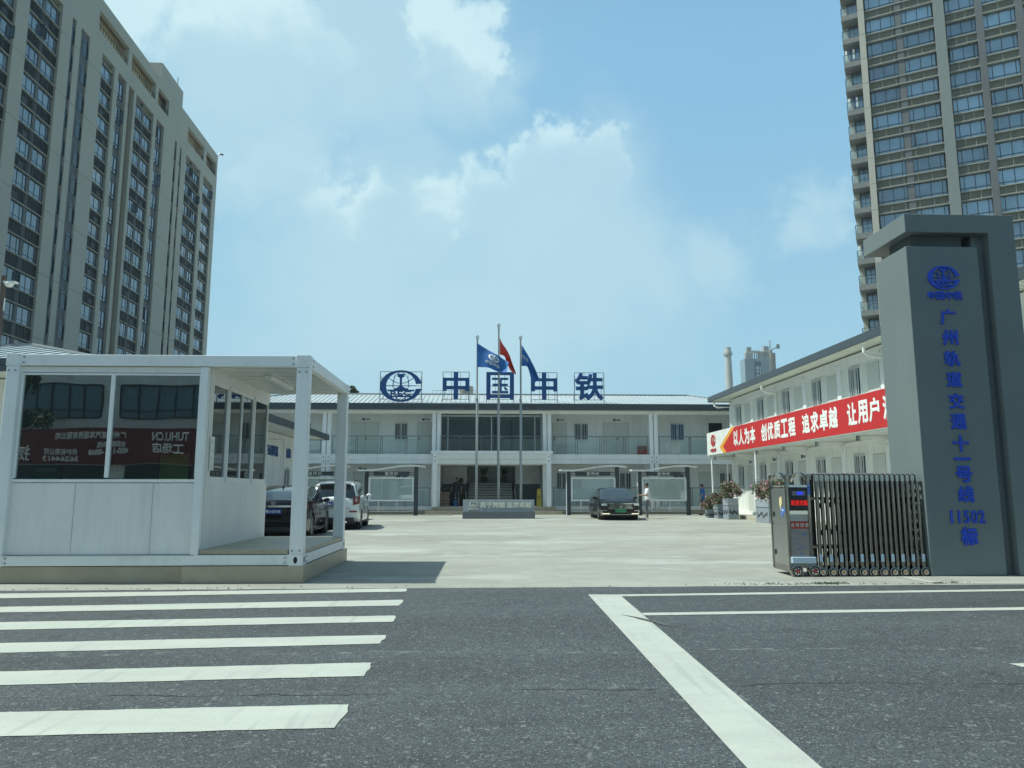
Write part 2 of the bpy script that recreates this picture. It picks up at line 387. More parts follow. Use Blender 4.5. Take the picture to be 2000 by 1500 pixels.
# ================= GROUND =================
def ground_mats():
    # asphalt
    m = bpy.data.materials.new('asphalt'); m.use_nodes = True; t = m.node_tree; p = t.nodes['Principled BSDF']
    g = N(t, 'ShaderNodeNewGeometry'); P = g.outputs['Position']
    def noise(sc, det=4, rg=.6, sq=(1, 1, 1)):
        mp = N(t, 'ShaderNodeMapping'); L(t, P, mp.inputs[0]); mp.inputs[3].default_value = sq
        n = N(t, 'ShaderNodeTexNoise'); n.inputs['Scale'].default_value = sc; n.inputs['Detail'].default_value = det; n.inputs['Roughness'].default_value = rg
        L(t, mp.outputs[0], n.inputs[0]); return n.outputs[0]
    def mr(v, a, b, c, d):
        n = N(t, 'ShaderNodeMapRange'); L(t, v, n.inputs[0])
        for i, q in enumerate((a, b, c, d)): n.inputs[i + 1].default_value = q
        return n.outputs[0]
    def mm(op, a, b):
        n = N(t, 'ShaderNodeMath', operation=op)
        for i, q in enumerate((a, b)):
            if isinstance(q, (int, float)): n.inputs[i].default_value = q
            else: L(t, q, n.inputs[i])
        return n.outputs[0]
    vo = N(t, 'ShaderNodeTexVoronoi'); vo.inputs['Scale'].default_value = 100; L(t, P, vo.inputs['Vector'])
    sepc = N(t, 'ShaderNodeSeparateColor'); L(t, vo.outputs['Color'], sepc.inputs[0])
    chips = mr(sepc.outputs[0], 0.0, 1.0, 0.5, 1.5)
    spark = mr(sepc.outputs[1], 0.955, 0.97, 0.0, 1.0)
    v2 = N(t, 'ShaderNodeTexVoronoi'); v2.inputs['Scale'].default_value = 38; L(t, P, v2.inputs['Vector'])
    s2 = N(t, 'ShaderNodeSeparateColor'); L(t, v2.outputs['Color'], s2.inputs[0])
    spark2 = mr(s2.outputs[0], 0.978, 0.985, 0.0, 0.6)
    base = mm('MULTIPLY', chips, mr(noise(0.45, 6, .62, (0.5, 1.6, 1)), .3, .7, .74, 1.22))
    base = mm('MULTIPLY', base, mr(noise(8, 4), .3, .7, .86, 1.12))
    base = mm('MULTIPLY', base, mr(noise(1.7, 3, .5), .62, .74, 1.0, .72))
    sc = N(t, 'ShaderNodeVectorMath', operation='SCALE'); sc.inputs[0].default_value = (0.058, 0.067, 0.070); L(t, base, sc.inputs['Scale'])
    mx = N(t, 'ShaderNodeMix', data_type='RGBA'); L(t, mm('MULTIPLY', mm('ADD', spark, spark2), 0.4), mx.inputs[0]); L(t, sc.outputs[0], mx.inputs[6]); mx.inputs[7].default_value = (0.34, 0.35, 0.33, 1)
    # long transverse crack, wandering
    sp = N(t, 'ShaderNodeSeparateXYZ'); L(t, P, sp.inputs[0])
    wob = mm('ADD', mm('MULTIPLY', mm('SUBTRACT', noise(0.6, 6, .65), 0.5), 0.5), 0.0)
    dist = mm('ABSOLUTE', mm('SUBTRACT', mm('SUBTRACT', sp.outputs[1], mm('MULTIPLY', sp.outputs[0], 0.03)), mm('ADD', 5.3, wob)), 0.0)
    crack = mm('MULTIPLY', mr(dist, 0.004, 0.014, 1, 0), mr(noise(1.1, 2), .42, .52, 0, 1))
    # lighter wheel-scraped band
    d2 = mm('ABSOLUTE', mm('SUBTRACT', sp.outputs[1], mm('ADD', 6.55, wob)), 0.0)
    scuff = mm('MULTIPLY', mr(d2, 0.02, 0.09, 1, 0), mr(noise(5, 3, .5, (1, 3, 1)), .56, .64, 0, .35))
    m3 = N(t, 'ShaderNodeMix', data_type='RGBA'); L(t, crack, m3.inputs[0]); L(t, mx.outputs[2], m3.inputs[6]); m3.inputs[7].default_value = (0.012, 0.014, 0.014, 1)
    m4 = N(t, 'ShaderNodeMix', data_type='RGBA'); L(t, scuff, m4.inputs[0]); L(t, m3.outputs[2], m4.inputs[6]); m4.inputs[7].default_value = (0.3, 0.32, 0.3, 1)
    L(t, m4.outputs[2], p.inputs['Base Color']); p.inputs['Roughness'].default_value = 0.75; p.inputs['Specular IOR Level'].default_value = 0.35
    b = N(t, 'ShaderNodeBump'); b.inputs['Strength'].default_value = 0.8; b.inputs['Distance'].default_value = 0.006
    L(t, mm('ADD', vo.outputs['Distance'], mm('MULTIPLY', crack, -2.0)), b.inputs['Height']); L(t, b.outputs[0], p.inputs['Normal'])
    MATS['asphalt'] = m
    # concrete
    m = bpy.data.materials.new('court_concrete'); m.use_nodes = True; t = m.node_tree; p = t.nodes['Principled BSDF']
    g = N(t, 'ShaderNodeNewGeometry'); P = g.outputs['Position']
    big = mr(noise(0.2, 6, .62, (0.8, 1.3, 1)), .32, .68, .82, 1.14); mid = mr(noise(1.3, 7, .68, (0.9, 1.1, 1)), .3, .7, .88, 1.1); fin = mr(noise(30, 4), .3, .7, .94, 1.05)
    v = mm('MULTIPLY', mm('MULTIPLY', big, mid), fin)
    sc = N(t, 'ShaderNodeVectorMath', operation='SCALE'); sc.inputs[0].default_value = (0.282, 0.285, 0.243); L(t, v, sc.inputs['Scale'])
    pale = mr(noise(0.30, 8, .72, (0.7, 1.3, 1)), .52, .64, 0, .75)
    a = N(t, 'ShaderNodeMix', data_type='RGBA'); L(t, pale, a.inputs[0]); L(t, sc.outputs[0], a.inputs[6]); a.inputs[7].default_value = (0.40, 0.42, 0.39, 1)
    st = mr(noise(2.2, 9, .75, (0.7, 1.2, 1)), .62, .76, 0, .5)
    a2 = N(t, 'ShaderNodeMix', data_type='RGBA'); L(t, st, a2.inputs[0]); L(t, a.outputs[2], a2.inputs[6]); a2.inputs[7].default_value = (0.26, 0.26, 0.23, 1)
    # saw-cut joints every 5 m
    sp = N(t, 'ShaderNodeSeparateXYZ'); L(t, P, sp.inputs[0])
    def joint(o, off):
        q = mm('ABSOLUTE', mm('SUBTRACT', mm('FRACT', mm('DIVIDE', mm('ADD', o, off), 5.0), 0), 0.5), 0)
        return mr(q, 0.0, 0.0022, 1, 0)
    jj = mm('MULTIPLY', mm('MAXIMUM', joint(sp.outputs[0], 101.2), joint(sp.outputs[1], 100.0)), 0.5)
    a3 = N(t, 'ShaderNodeMix', data_type='RGBA'); L(t, jj, a3.inputs[0]); L(t, a2.outputs[2], a3.inputs[6]); a3.inputs[7].default_value = (0.2, 0.2, 0.18, 1)
    L(t, a3.outputs[2], p.inputs['Base Color']); p.inputs['Roughness'].default_value = 0.8
    b = N(t, 'ShaderNodeBump'); b.inputs['Strength'].default_value = 0.25; b.inputs['Distance'].default_value = 0.01
    L(t, noise(45, 5), b.inputs['Height']); L(t, b.outputs[0], p.inputs['Normal'])
    MATS['court_concrete'] = m
    # thermoplastic road paint, worn
    m = bpy.data.materials.new('road_paint'); m.use_nodes = True; t = m.node_tree; p = t.nodes['Principled BSDF']
    g = N(t, 'ShaderNodeNewGeometry'); P = g.outputs['Position']
    v = mm('MULTIPLY', mr(noise(2.5, 6, .65, (0.4, 1, 1)), .3, .7, .88, 1.06), mr(noise(70, 3), .3, .7, .93, 1.04))
    sc = N(t, 'ShaderNodeVectorMath', operation='SCALE'); sc.inputs[0].default_value = (0.41, 0.43, 0.375); L(t, v, sc.inputs['Scale'])
    wear = mr(noise(14, 8, .78, (0.35, 1.6, 1)), .60, .67, 0, .7)
    tyre = mr(noise(3.2, 2, .5, (3.0, 0.25, 1)), .58, .70, 0, .32)
    w2 = mm('MAXIMUM', wear, tyre)
    a = N(t, 'ShaderNodeMix', data_type='RGBA'); L(t, w2, a.inputs[0]); L(t, sc.outputs[0], a.inputs[6]); a.inputs[7].default_value = (0.22, 0.24, 0.22, 1)
    L(t, a.outputs[2], p.inputs['Base Color']); p.inputs['Roughness'].default_value = 0.65
    b = N(t, 'ShaderNodeBump'); b.inputs['Strength'].default_value = 0.3; b.inputs['Distance'].default_value = 0.004
    L(t, noise(90, 3), b.inputs['Height']); L(t, b.outputs[0], p.inputs['Normal'])
    MATS['road_paint'] = m
ground_mats()
M_ASPH, M_CONC, M_PAINT = MATS['asphalt'], MATS['court_concrete'], MATS['road_paint']
M_EARTH = mat('far_ground', (0.20, 0.21, 0.16), 0.9, var=0.3, scale=0.02)

def sheet(name, poly, z, m, label=None):
    b = MB(); b.face([(x, y, z) for x, y in poly]); o = b.build(name, m); o['kind'] = 'structure'; return o
sheet('ground', [(-900, -700), (900, -700), (900, 1000), (-900, 1000)], -0.02, M_EARTH)
sheet('forecourt', [(-60, 9), (60, 9), (60, 130), (-60, 130)], -0.004, M_CONC)
# road: far edge wanders slightly, laid over the concrete
edge = []
rr = random.Random(3)
x = -40.0
while x <= 40:
    y = 10.72 + 0.012 * x + 0.02 * rr.uniform(-1, 1)
    edge.append((x, y)); x += 0.35 if -9 < x < 9 else 3
b = MB()
for i in range(len(edge) - 1):
    b.face([(edge[i][0], -9, 0.0), (edge[i + 1][0], -9, 0.0), (edge[i + 1][0], edge[i + 1][1], 0.0), (edge[i][0], edge[i][1], 0.0)])
tag(b.build('road', M_ASPH), kind='structure')
sheet('pavement', [(-60, -30), (60, -30), (60, -9.0), (-60, -9.0)], 0.0, M_CONC)

# crosswalk stripes and lane lines (one painted layer)
ST = [((-6.38, 10.32), (-1.07, 10.65), (-1.03, 10.33), (-6.11, 9.89)), ((-5.65, 9.17), (-0.99, 9.57), (-0.98, 9.11), (-5.39, 8.76)),
      ((-4.99, 8.13), (-0.95, 8.39), (-0.92, 8.01), (-4.72, 7.69)), ((-4.31, 7.04), (-0.91, 7.29), (-0.91, 6.89), (-4.05, 6.63)),
      ((-3.63, 5.96), (-0.88, 6.16), (-0.86, 5.73), (-3.38, 5.56)), ((-2.96, 4.90), (-0.84, 5.00), (-0.83, 4.53), (-2.67, 4.44)),
      ((-2.3, 3.84), (-0.82, 3.9), (-0.82, 3.45), (-2.1, 3.40))]
b = MB(); rr = random.Random(11)
A_last = [None]; B_last = [None]
def strip_between(p0, p1, q0, q1, n, z, jit=0.006):
    """quad strip from edge p0-p1 to edge q0-q1 with ragged edges"""
    A = []; B = []
    for i in range(n + 1):
        t = i / n
        A.append((p0[0] + (p1[0] - p0[0]) * t, p0[1] + (p1[1] - p0[1]) * t + rr.uniform(-jit, jit)))
        B.append((q0[0] + (q1[0] - q0[0]) * t, q0[1] + (q1[1] - q0[1]) * t + rr.uniform(-jit, jit)))
    A_last[0] = A[-1]; B_last[0] = B[-1]
    for i in range(n): b.face([(A[i][0], A[i][1], z), (A[i + 1][0], A[i + 1][1], z), (B[i + 1][0], B[i + 1][1], z), (B[i][0], B[i][1], z)])
for (a0, a1, b1, b0) in ST:
    # extend leftwards beyond the frame
    def ext(p, q, xx): t = (xx - p[0]) / (q[0] - p[0]); return (xx, p[1] + (q[1] - p[1]) * t)
    A0, B0 = ext(a0, a1, -9.5), ext(b0, b1, -9.5)
    n = 60
    strip_between(A0, (a1[0] - .05, a1[1]), B0, (b1[0] - .05, b1[1]), n, 0.004)
    # slightly uneven right end, butted to the last strip edge
    pa, pb = A_last[0], B_last[0]; k = 6; prev = (pa[0], pa[1])
    xs_ = [pa[0] + (pb[0] - pa[0]) * j / k for j in range(k + 1)]; ys_ = [pa[1] + (pb[1] - pa[1]) * j / k for j in range(k + 1)]
    ex = [.05 * (1 - .6 * abs(j / k - .35)) + rr.uniform(-.009, .009) for j in range(k + 1)]
    for j in range(k): b.face([(xs_[j], ys_[j], .004), (xs_[j] + ex[j], ys_[j], .004), (xs_[j + 1] + ex[j + 1], ys_[j + 1], .004), (xs_[j + 1], ys_[j + 1], .004)])
strip_between((1.36, 9.96), (1.28, 2.6), (1.77, 9.94), (1.64, 2.6), 70, 0.0045, 0.0)
# long lines to the right
strip_between((1.77, 9.95), (12.0, 10.56), (1.77, 9.78), (12.0, 10.36), 60, 0.004)
strip_between((1.75, 8.47), (12.0, 9.02), (1.75, 8.31), (12.0, 8.80), 60, 0.004)
strip_between((4.13, 5.95), (7.5, 6.05), (4.15, 5.83), (7.5, 5.93), 12, 0.004)
tag(b.build('road_markings', M_PAINT), kind='structure')
b = MB()
for k, (xa, ya, xb, yb) in enumerate(((1.50, 8.35, 1.86, 7.72), (1.56, 8.22, 1.80, 7.80), (1.62, 8.05, 1.92, 7.66))):
    n = 10
    for i in range(n):
        t0, t1 = i / n, (i + 1) / n; w0 = .035 * math.sin(math.pi * (t0 + .05)) + .004; w1 = .035 * math.sin(math.pi * min(.98, t1 + .05)) + .004
        p = lambda t: (xa + (xb - xa) * t, ya + (yb - ya) * t + .05 * math.sin(t * 3 + k))
        (x0_, y0_), (x1_, y1_) = p(t0), p(t1); b.face([(x0_, y0_ - w0, .006), (x1_, y1_ - w1, .006), (x1_, y1_ + w1, .006), (x0_, y0_ + w0, .006)])
tag(b.build('skid_mark', mat('rubber_skid', (0.12, 0.125, 0.12), .8, var=.5, scale=30)), kind='structure')
# short white line on the concrete by the pillar
b = MB()
strip_between((6.50, 11.80), (6.62, 10.98), (6.68, 11.82), (6.80, 10.98), 6, 0.0)
strip_between((6.62, 11.10), (12, 11.30), (6.62, 10.98), (12, 11.12), 20, 0.0)
tag(b.build('forecourt_line', M_PAINT), kind='structure')

# litter and weeds along the joint between road and forecourt
M_LEAF = mat('leaf_green', (0.05, 0.085, 0.03), 0.6, var=0.4, scale=20)
M_DEBR = mat('dark_debris', (0.05, 0.045, 0.035), 0.9, var=0.4, scale=40)
b = MB(); rr = random.Random(5)
for i in range(170):
    cx = rr.choice([rr.gauss(5.0, .9), rr.uniform(-5, 6), rr.gauss(-5.0, 1.2), rr.gauss(4.6, .5)]); cy = 10.78 + .012 * cx + abs(rr.gauss(0, .10)) + (.05 if cx > 3 else 0)
    s = rr.uniform(.006, .022); z = 0.0; a = rr.uniform(0, 3.14)
    if abs(cx) > 9: continue
    c_, s_ = math.cos(a) * s, math.sin(a) * s
    pts = [Vector((cx + c_, cy + s_, z)), Vector((cx - s_ * .6, cy + c_ * .6, z)), Vector((cx - c_, cy - s_, z)), Vector((cx + s_ * .6, cy - c_ * .6, z))]
    top = Vector((cx, cy, z + s * .5))
    for k in range(4): b.face([pts[k], pts[(k + 1) % 4], top])
    b.face(pts)
tag(b.build('litter', M_DEBR), kind='stuff')
b = MB()
for cx, n in ((4.95, 90), (5.15, 60), (6.9, 30), (4.2, 26), (3.6, 12)):
    for i in range(n):
        px = cx + rr.gauss(0, .13); py = 10.93 + .012 * cx + rr.gauss(0, .035); a = rr.uniform(0, 6.28); h = rr.uniform(.008, .035); w = .006
        ex, ey = math.cos(a) * h * 1.2, math.sin(a) * h * 1.2
        b.face([(px - w, py, 0), (px + w, py, 0), (px + ex + w * .3, py + ey, h), (px + ex - w * .3, py + ey, h)])
tag(b.build('weeds', M_LEAF), kind='stuff')
# ================= GUARD BOOTH =================
def booth():
    x0, x1, y0, y1, z0, z1 = -7.28, -2.70, 11.40, 14.80, 0.24, 3.42
    T = thing('guard_booth', 'white container guard booth with smoked windows and an open corner porch beside the crosswalk', 'guard booth', ((x0 + x1) / 2, (y0 + y1) / 2, 0.0))
    # stone plinth
    b = MB(); b.box(x0 - .02, -4.45, y0 + .05, y1 - .05, 0, .236); b.box(-4.45, x1 + .02, y0 - .02, y1 + .15, 0, .24)
    for xx in (-5.9, -3.55): b.box(xx - .002, xx + .002, y0 - .0215 if xx > -4.45 else y0 + .0485, y0 + .1, 0.0, .2405)
    b.build('plinth', M_TILE, T, bevel=.004)
    # frame: rails, posts, corner castings
    for z, h in ((z0, .17), (z1 - .19, .19)):
        for q in ((x0 + .2, x1 - .2, y0 + .012, y0 + .13), (x0 + .2, x1 - .2, y1 - .13, y1 - .012), (x0 + .012, x0 + .13, y0 + .2, y1 - .2), (x1 - .13, x1 - .012, y0 + .2, y1 - .2)):
            b = MB(); b.box(*q, z + .01, z + h - .01); b.build('frame_rail', M_WHITE, T, bevel=.006)
    for i, (xa, ya) in enumerate(((x0, y0), (x1 - .21, y0), (x1 - .21, y1 - .21), (x0, y1 - .21))):
        b = MB(); b.box(xa + .008, xa + .202, ya + .008, ya + .202, z0 + .17, z1 - .19)
        b.build('corner_post', M_WHITE, T, bevel=.012)
        for zz in (z0, z1 - .19):
            c = MB(); hh = .17 if zz == z0 else .19
            c.box(xa, xa + .21, ya, ya + .21, zz, zz + hh)
            sm = 1 if zz == z0 else 2
            # oval lifting holes on the outside faces
            for fx in range(2):
                pts = []
                for k in range(14):
                    t = 2 * math.pi * k / 14; pts.append((.032 * math.cos(t), .05 * math.sin(t)))
                if fx == 0: c.prism([(xa + .105 + u, zz + hh / 2 + v) for u, v in pts], 'y', ya - .003, ya + .01, sm)
                else:
                    xx = xa + .21 if xa > -5 else xa
                    c.prism([(ya + .105 + u, zz + hh / 2 + v) for u, v in pts], 'x', xx - .004, xx + .004, sm)
            for dx, dz in ((.03, .03), (.18, .03), (.03, hh - .03), (.18, hh - .03)):
                if zz != z0: c.lathe([(0, -.006), (.006, -.006), (.006, .004)], (xa + dx, ya - .002, zz + dz), 'y', 8, 3)
            c.build('corner_casting', [M_WHITE, M_DARK, M_TEXTW, M_BOLT], T, bevel=.004)
    # bolts on posts and rails
    b = MB()
    for xa in (x0 + .05, x0 + .15, x1 - .16, x1 - .05):
        b.lathe([(0, -.012), (.013, -.012), (.013, .01)], (xa, y0 + .004, z1 - .26), 'y', 8); b.lathe([(0, -.012), (.013, -.012), (.013, .01)], (xa, y0 + .004, z0 + .22), 'y', 8)
    for xa in (x0 + .26, x1 - .26):
        for zz in (z1 - .05, z1 - .14, z0 + .05, z0 + .12): b.lathe([(0, -.012), (.013, -.012), (.013, .01)], (xa, y0 + .008, zz), 'y', 8)
    for ya in (y0 + .26,):
        for zz in (z1 - .05, z1 - .14, z0 + .05, z0 + .12): b.lathe([(0, -.01), (.013, -.01), (.013, .012)], (x1 - .01, ya, zz), 'x', 8)
    b.build('bolts', M_BOLT, T)
    # roof deck + ceiling panels with light fitting
    b = MB(); b.box(x0 + .1, x1 - .1, y0 + .1, y1 - .1, z1 - .10, z1 - .03); b.build('roof', M_WHITE, T)
    b = MB(); b.box(x0 + .14, x1 - .14, y0 + .14, y1 - .14, z1 - .19, z1 - .12)
    for k in range(1, 8):
        yy = y0 + .14 + k * .4
        if yy < y1 - .2: b.box(x0 + .15, x1 - .15, yy - .008, yy + .008, z1 - .192, z1 - .188, 1)
    b.build('ceiling', [mat('glossy_ceiling_panel', (0.6, 0.62, 0.56), 0.18, var=.04), M_SEAM], T)
    b = MB(); b.box(-3.62, -3.50, 12.2, 13.6, z1 - .25, z1 - .197); b.box(-3.60, -3.52, 12.23, 13.57, z1 - .262, z1 - .25, 1)
    b.build('ceiling_light', [M_WHITE, mat('lamp_diffuser', (0.75, 0.77, 0.74), .4)], T)
    # floor deck with tile edge
    b = MB(); b.box(x0 + .14, x1 - .14, y0 + .14, y1 - .14, z0 + .03, z0 + .165)
    b.box(-4.30, -2.93, y0 + .04, y1 - .04, .41, .475, 1); b.box(-2.93, x1 - .02, y0 + .22, y1 - .22, .411, .474, 1)
    b.box(x0 + .15, -4.30, y0 + .15, y1 - .15, .41, .45, 2)
    b.build('floor', [M_WHITE, M_TILE, mat('booth_inner_floor', (0.2, 0.2, 0.18), .6)], T)
    # walls
    yw = y0 + .07; wz0, wz1 = 1.56, 3.10
    b = MB()
    b.box(x0 + .2, -4.36, yw, yw + .06, z0 + .17, 1.46)
    b.box(x0 + .2, -4.36, yw, yw + .06, wz1 + .04, z1 - .19)
    b.box(x0 + .2, -7.06, yw, yw + .06, 1.46, wz1 + .04)
    for xx in (-6.13, -4.98): b.box(xx - .003, xx + .003, yw - .0025, yw + .01, .42, 1.455, 1)
    # back wall and left wall
    b.box(x0 + .2, -4.30, y1 - .12, y1 - .06, .41, z1 - .19); b.box(x0 + .05, x0 + .11, y0 + .2, y1 - .2, .41, z1 - .19)
    # porch side wall below/above windows
    xs = -4.24
    b.box(xs - .06, xs, y0 + .14, y1 - .06, .475, 1.47); b.box(xs - .06, xs, y0 + .14, y1 - .06, 3.06, z1 - .19)
    b.box(xs - .06, xs, y0 + .14, y0 + .30, 1.47, 3.06)
    b.build('wall', [M_PANEL, M_SEAM], T)
    b = MB(); b.box(-4.36, -4.245, y0 + .02, y0 + .13, .40, z1 - .19); b.build('porch_corner_post', M_WHITE, T, bevel=.006)
    # front windows: two fixed panes
    for (a, c) in ((-7.06, -5.69), (-5.69, -4.355)):
        f = MB(); w = .03
        f.box(a, c, yw - .01, yw + .05, 1.47, 1.47 + w * 1.6); f.box(a, c, yw - .01, yw + .05, wz1, wz1 + w)
        f.box(a, a + w, yw - .01, yw + .05, 1.54, wz1); f.box(c - w, c, yw - .01, yw + .05, 1.54, wz1)
        fo = f.build('window', M_WHITE, T, bevel=.003)
        p = MB(); p.face([(a + w - .01, yw + .02, 1.53), (c - w + .01, yw + .02, 1.53), (c - w + .01, yw + .02, wz1 + .01), (a + w - .01, yw + .02, wz1 + .01)]); p.build('pane', M_SMOKE, fo)
    # porch side: four sliding panes
    ys = [y0 + .30, 12.42, 13.10, 13.78, 14.62]
    for i in range(4):
        a, c = ys[i], ys[i + 1]; f = MB(); w = .04; off = .02 if i % 2 else .0
        xa, xb = xs - .055 + off, xs - .01 + off
        f.box(xa, xb, a, c, 1.47, 1.56); f.box(xa, xb, a, c, 3.0, 3.06); f.box(xa, xb, a, a + w, 1.56, 3.0); f.box(xa, xb, c - w, c, 1.56, 3.0)
        fo = f.build('window', M_WHITE, T, bevel=.003)
        p = MB(); p.face([(xa + .02, a + w - .01, 1.55), (xa + .02, c - w + .01, 1.55), (xa + .02, c - w + .01, 3.01), (xa + .02, a + w - .01, 3.01)]); p.build('pane', M_SMOKE2, fo)
    # paper notice stuck in first sliding pane
    b = MB(); b.box(xs + .012, xs + .015, 11.62, 11.80, 1.66, 2.18)
    rr = random.Random(2)
    for k in range(2):
        cz = 2.03 - .25 * k
        for j in range(16):
            t = 2 * math.pi * j / 16
            b.box(xs + .0145, xs + .016, 11.71 + .055 * math.cos(t) - .008, 11.71 + .055 * math.cos(t) + .008, cz + .08 * math.sin(t) - .008, cz + .08 * math.sin(t) + .008, 1)
    b.build('window_notice', [M_TEXTW, M_SEAM], T)
    # rust / silicone marks at porch foot
    b = MB(); b.box(x0 + .2, -4.3, y0 + .004, y0 + .012, .395, .40)
    b.build('sill_seam', M_SEAM, T)
    # things inside: desk sign boards seen through the glass
    for xa, col, lab, nm in ((-4.98, '#8fae2f', 'yellow green desk board in a grey frame behind the booth\'s right front pane', 'desk_board'), (-6.85, '#1f5a4a', 'small dark green desk board behind the booth\'s left front pane', 'desk_board')):
        w = .5 if xa > -6 else .46; top = 1.93 if xa > -6 else 1.80
        d = thing(nm, lab, 'desk board', (xa + w / 2, yw + .12, 1.2))
        b = MB(); b.box(xa, xa + w, yw + .10, yw + .13, 1.2, top); b.build('frame', mat('desk_frame_grey', (0.12, 0.14, 0.14), .4), d, bevel=.01)
        b = MB(); b.box(xa + .035, xa + w - .035, yw + .092, yw + .0985, 1.25, top - .035); b.build('panel', mat('panel_' + col.strip('#'), (.75, .9, .15) if xa > -6 else (.05, .3, .2), .6), d)
        if xa < -6:
            b = MB()
            for k in range(7): b.box(xa + .07 + k * .045, xa + .1 + k * .045, yw + .088, yw + .0915, top - .17, top - .12)
            b.build('lettering', M_TEXTW, d)
    d = thing('desk', 'dark guard desk along the front windows inside the booth', 'desk', (-5.8, 11.9, .45))
    b = MB(); b.box(-7.0, -4.6, 11.62, 12.3, 1.14, 1.18); b.build('desk_top', M_BLACK, d)
    b = MB(); b.box(-6.95, -6.9, 11.7, 12.25, .45, 1.14); b.box(-4.7, -4.65, 11.7, 12.25, .45, 1.14); b.build('desk_side', M_BLACK, d)
booth()

# ================= CCTV POLE (left edge) =================
T = thing('cctv_pole', 'brown pole with a white dome camera rising above the booth at the left edge', 'camera pole', (-9.13, 14.0, 0))
b = MB(); b.tube([(-9.13, 14, 0), (-9.13, 14, 5.38)], .05, 10); b.lathe([(0, 0), (.12, 0), (.12, .02), (0, .02)], (-9.13, 14, 0), 'z', 12); b.build('pole', mat('brown_pole', (0.10, 0.075, 0.06), .6), T, True)
b = MB(); b.tube([(-9.08, 14, 5.22), (-9.0, 13.95, 5.24)], .02, 8); b.ball((-8.98, 13.93, 5.2), .075, 12, 0, (1, 1, .8)); b.box(-9.06, -8.84, 13.87, 13.99, 5.22, 5.25)
b.tube([(-9.08, 14, 4.95), (-9.07, 13.98, 4.7)], .012, 6)
b.build('dome_camera', M_TEXTW, T, True)

# ================= SIGN PILLAR (monument) =================
def pillar():
    T = thing('sign_pillar', 'tall grey gateway pillar with an overhanging top slab and vertical blue lettering', 'sign pillar', (8.0, 12.4, 0))
    b = MB(); b.box(7.13, 8.37, 11.9, 12.88, 0, 5.46); b.build('lettered_shaft', M_GREYPAINT, T, bevel=.008)
    b = MB(); b.box(7.30, 8.2, 12.05, 12.7, 5.46, 5.75); b.build('neck', mat('neck_shade_paint', (0.07, 0.085, 0.085), .7), T)  # recess shade put into a darker copy of the pillar grey
    # inverted L: slab + outer post as one outline
    b = MB(); b.prism([(7.12, 5.70), (8.56, 5.70), (8.56, 0), (9.02, 0), (9.02, 6.02), (7.12, 6.02)], 'y', 11.865, 13.25); b.build('canopy_and_post', M_GREYPAINT, T, bevel=.008)
    b = MB(); b.box(8.37, 8.56, 12.05, 12.7, 0, 5.7); b.build('recess_wall', M_GREYPAINT, T)
    y = 11.90 - .012
    b = MB(); emblem(b, (7.735, y, 4.91), '-y', .545, .012)
    b.build('emblem', M_BLUETX, T)
    # company name below the emblem
    b = MB(); put_text(b, '中国中铁', (7.735, y, 4.60), '-y', .15, .012, .006, 1.0, 1.0, fit_w=.60); b.build('lettering', M_BLUETX, T)
    zs = [4.23, 3.88, 3.52, 3.17, 2.81, 2.47, 2.11, 1.86, 1.61, 1.29]
    for ch, z in zip('广州轨道交通十一号线', zs):
        b = MB(); sz = .28
        put_text(b, ch, (7.75 + (4.23 - z) * .018, y, z), '-y', sz, .018, .012, 1.0, 1.0, zs=.7, fit_w=.275, fit_h=(.27 if ch != '一' else None)); b.build('letter', M_BLUETX, T)
    b = MB(); put_text(b, '11502', (7.80, y, .93), '-y', .30, .014, .007, spacing=1.12, fit_w=.57, fit_h=.21); b.build('number', M_BLUETX, T)
    b = MB(); put_text(b, '标', (7.80, y, .62), '-y', .28, .020, .016, zs=.7, fit_w=.29, fit_h=.29); b.build('letter', M_BLUETX, T)
pillar()

# ================= RETRACTABLE GATE =================
M_SS = mat('gate_stainless', (0.34, 0.33, 0.30), 0.13, 1.0, var=0.15, scale=6)
M_SSD = mat('gate_stainless_dark', (0.10, 0.105, 0.10), 0.28, 1.0, var=0.15, scale=6)
M_TYRE = mat('rubber_tyre', (0.018, 0.018, 0.019), 0.75, var=.1)
M_RUB = M_TYRE
def small_wheel(T, x, y, r, w, name, hub_m, spokes=8):
    b = MB(); b.lathe([(r * .70, -w / 2), (r * .95, -w / 2), (r, -w / 3), (r, w / 3), (r * .95, w / 2), (r * .70, w / 2), (r * .70, -w / 2)], (x, y, r), 'y', 20, 0)
    o = b.build(name, M_RUB, T, True)
    h = MB(); h.lathe([(0, w * .2), (0, -w * .45), (r * .32, -w * .45), (r * .32, -w * .2), (r * .32, w * .2)], (x, y, r), 'y', 12, 1)
    h.lathe([(r * .60, w * .3), (r * .60, -w * .42), (r * .74, -w * .42), (r * .74, w * .3)], (x, y, r), 'y', 20, 0)
    for k in range(spokes):
        t = 2 * math.pi * k / spokes
        h.bar((x + r * .28 * math.cos(t), y - w * .3, r + r * .28 * math.sin(t)), (x + r * .64 * math.cos(t), y - w * .36, r + r * .64 * math.sin(t)), r * .13, w * .2)
    h.lathe([(0, w * .1), (r * .6, w * .1)], (x, y, r), 'y', 12, 2)
    h.build('rim', [M_CHROME, hub_m, M_DARK], o)
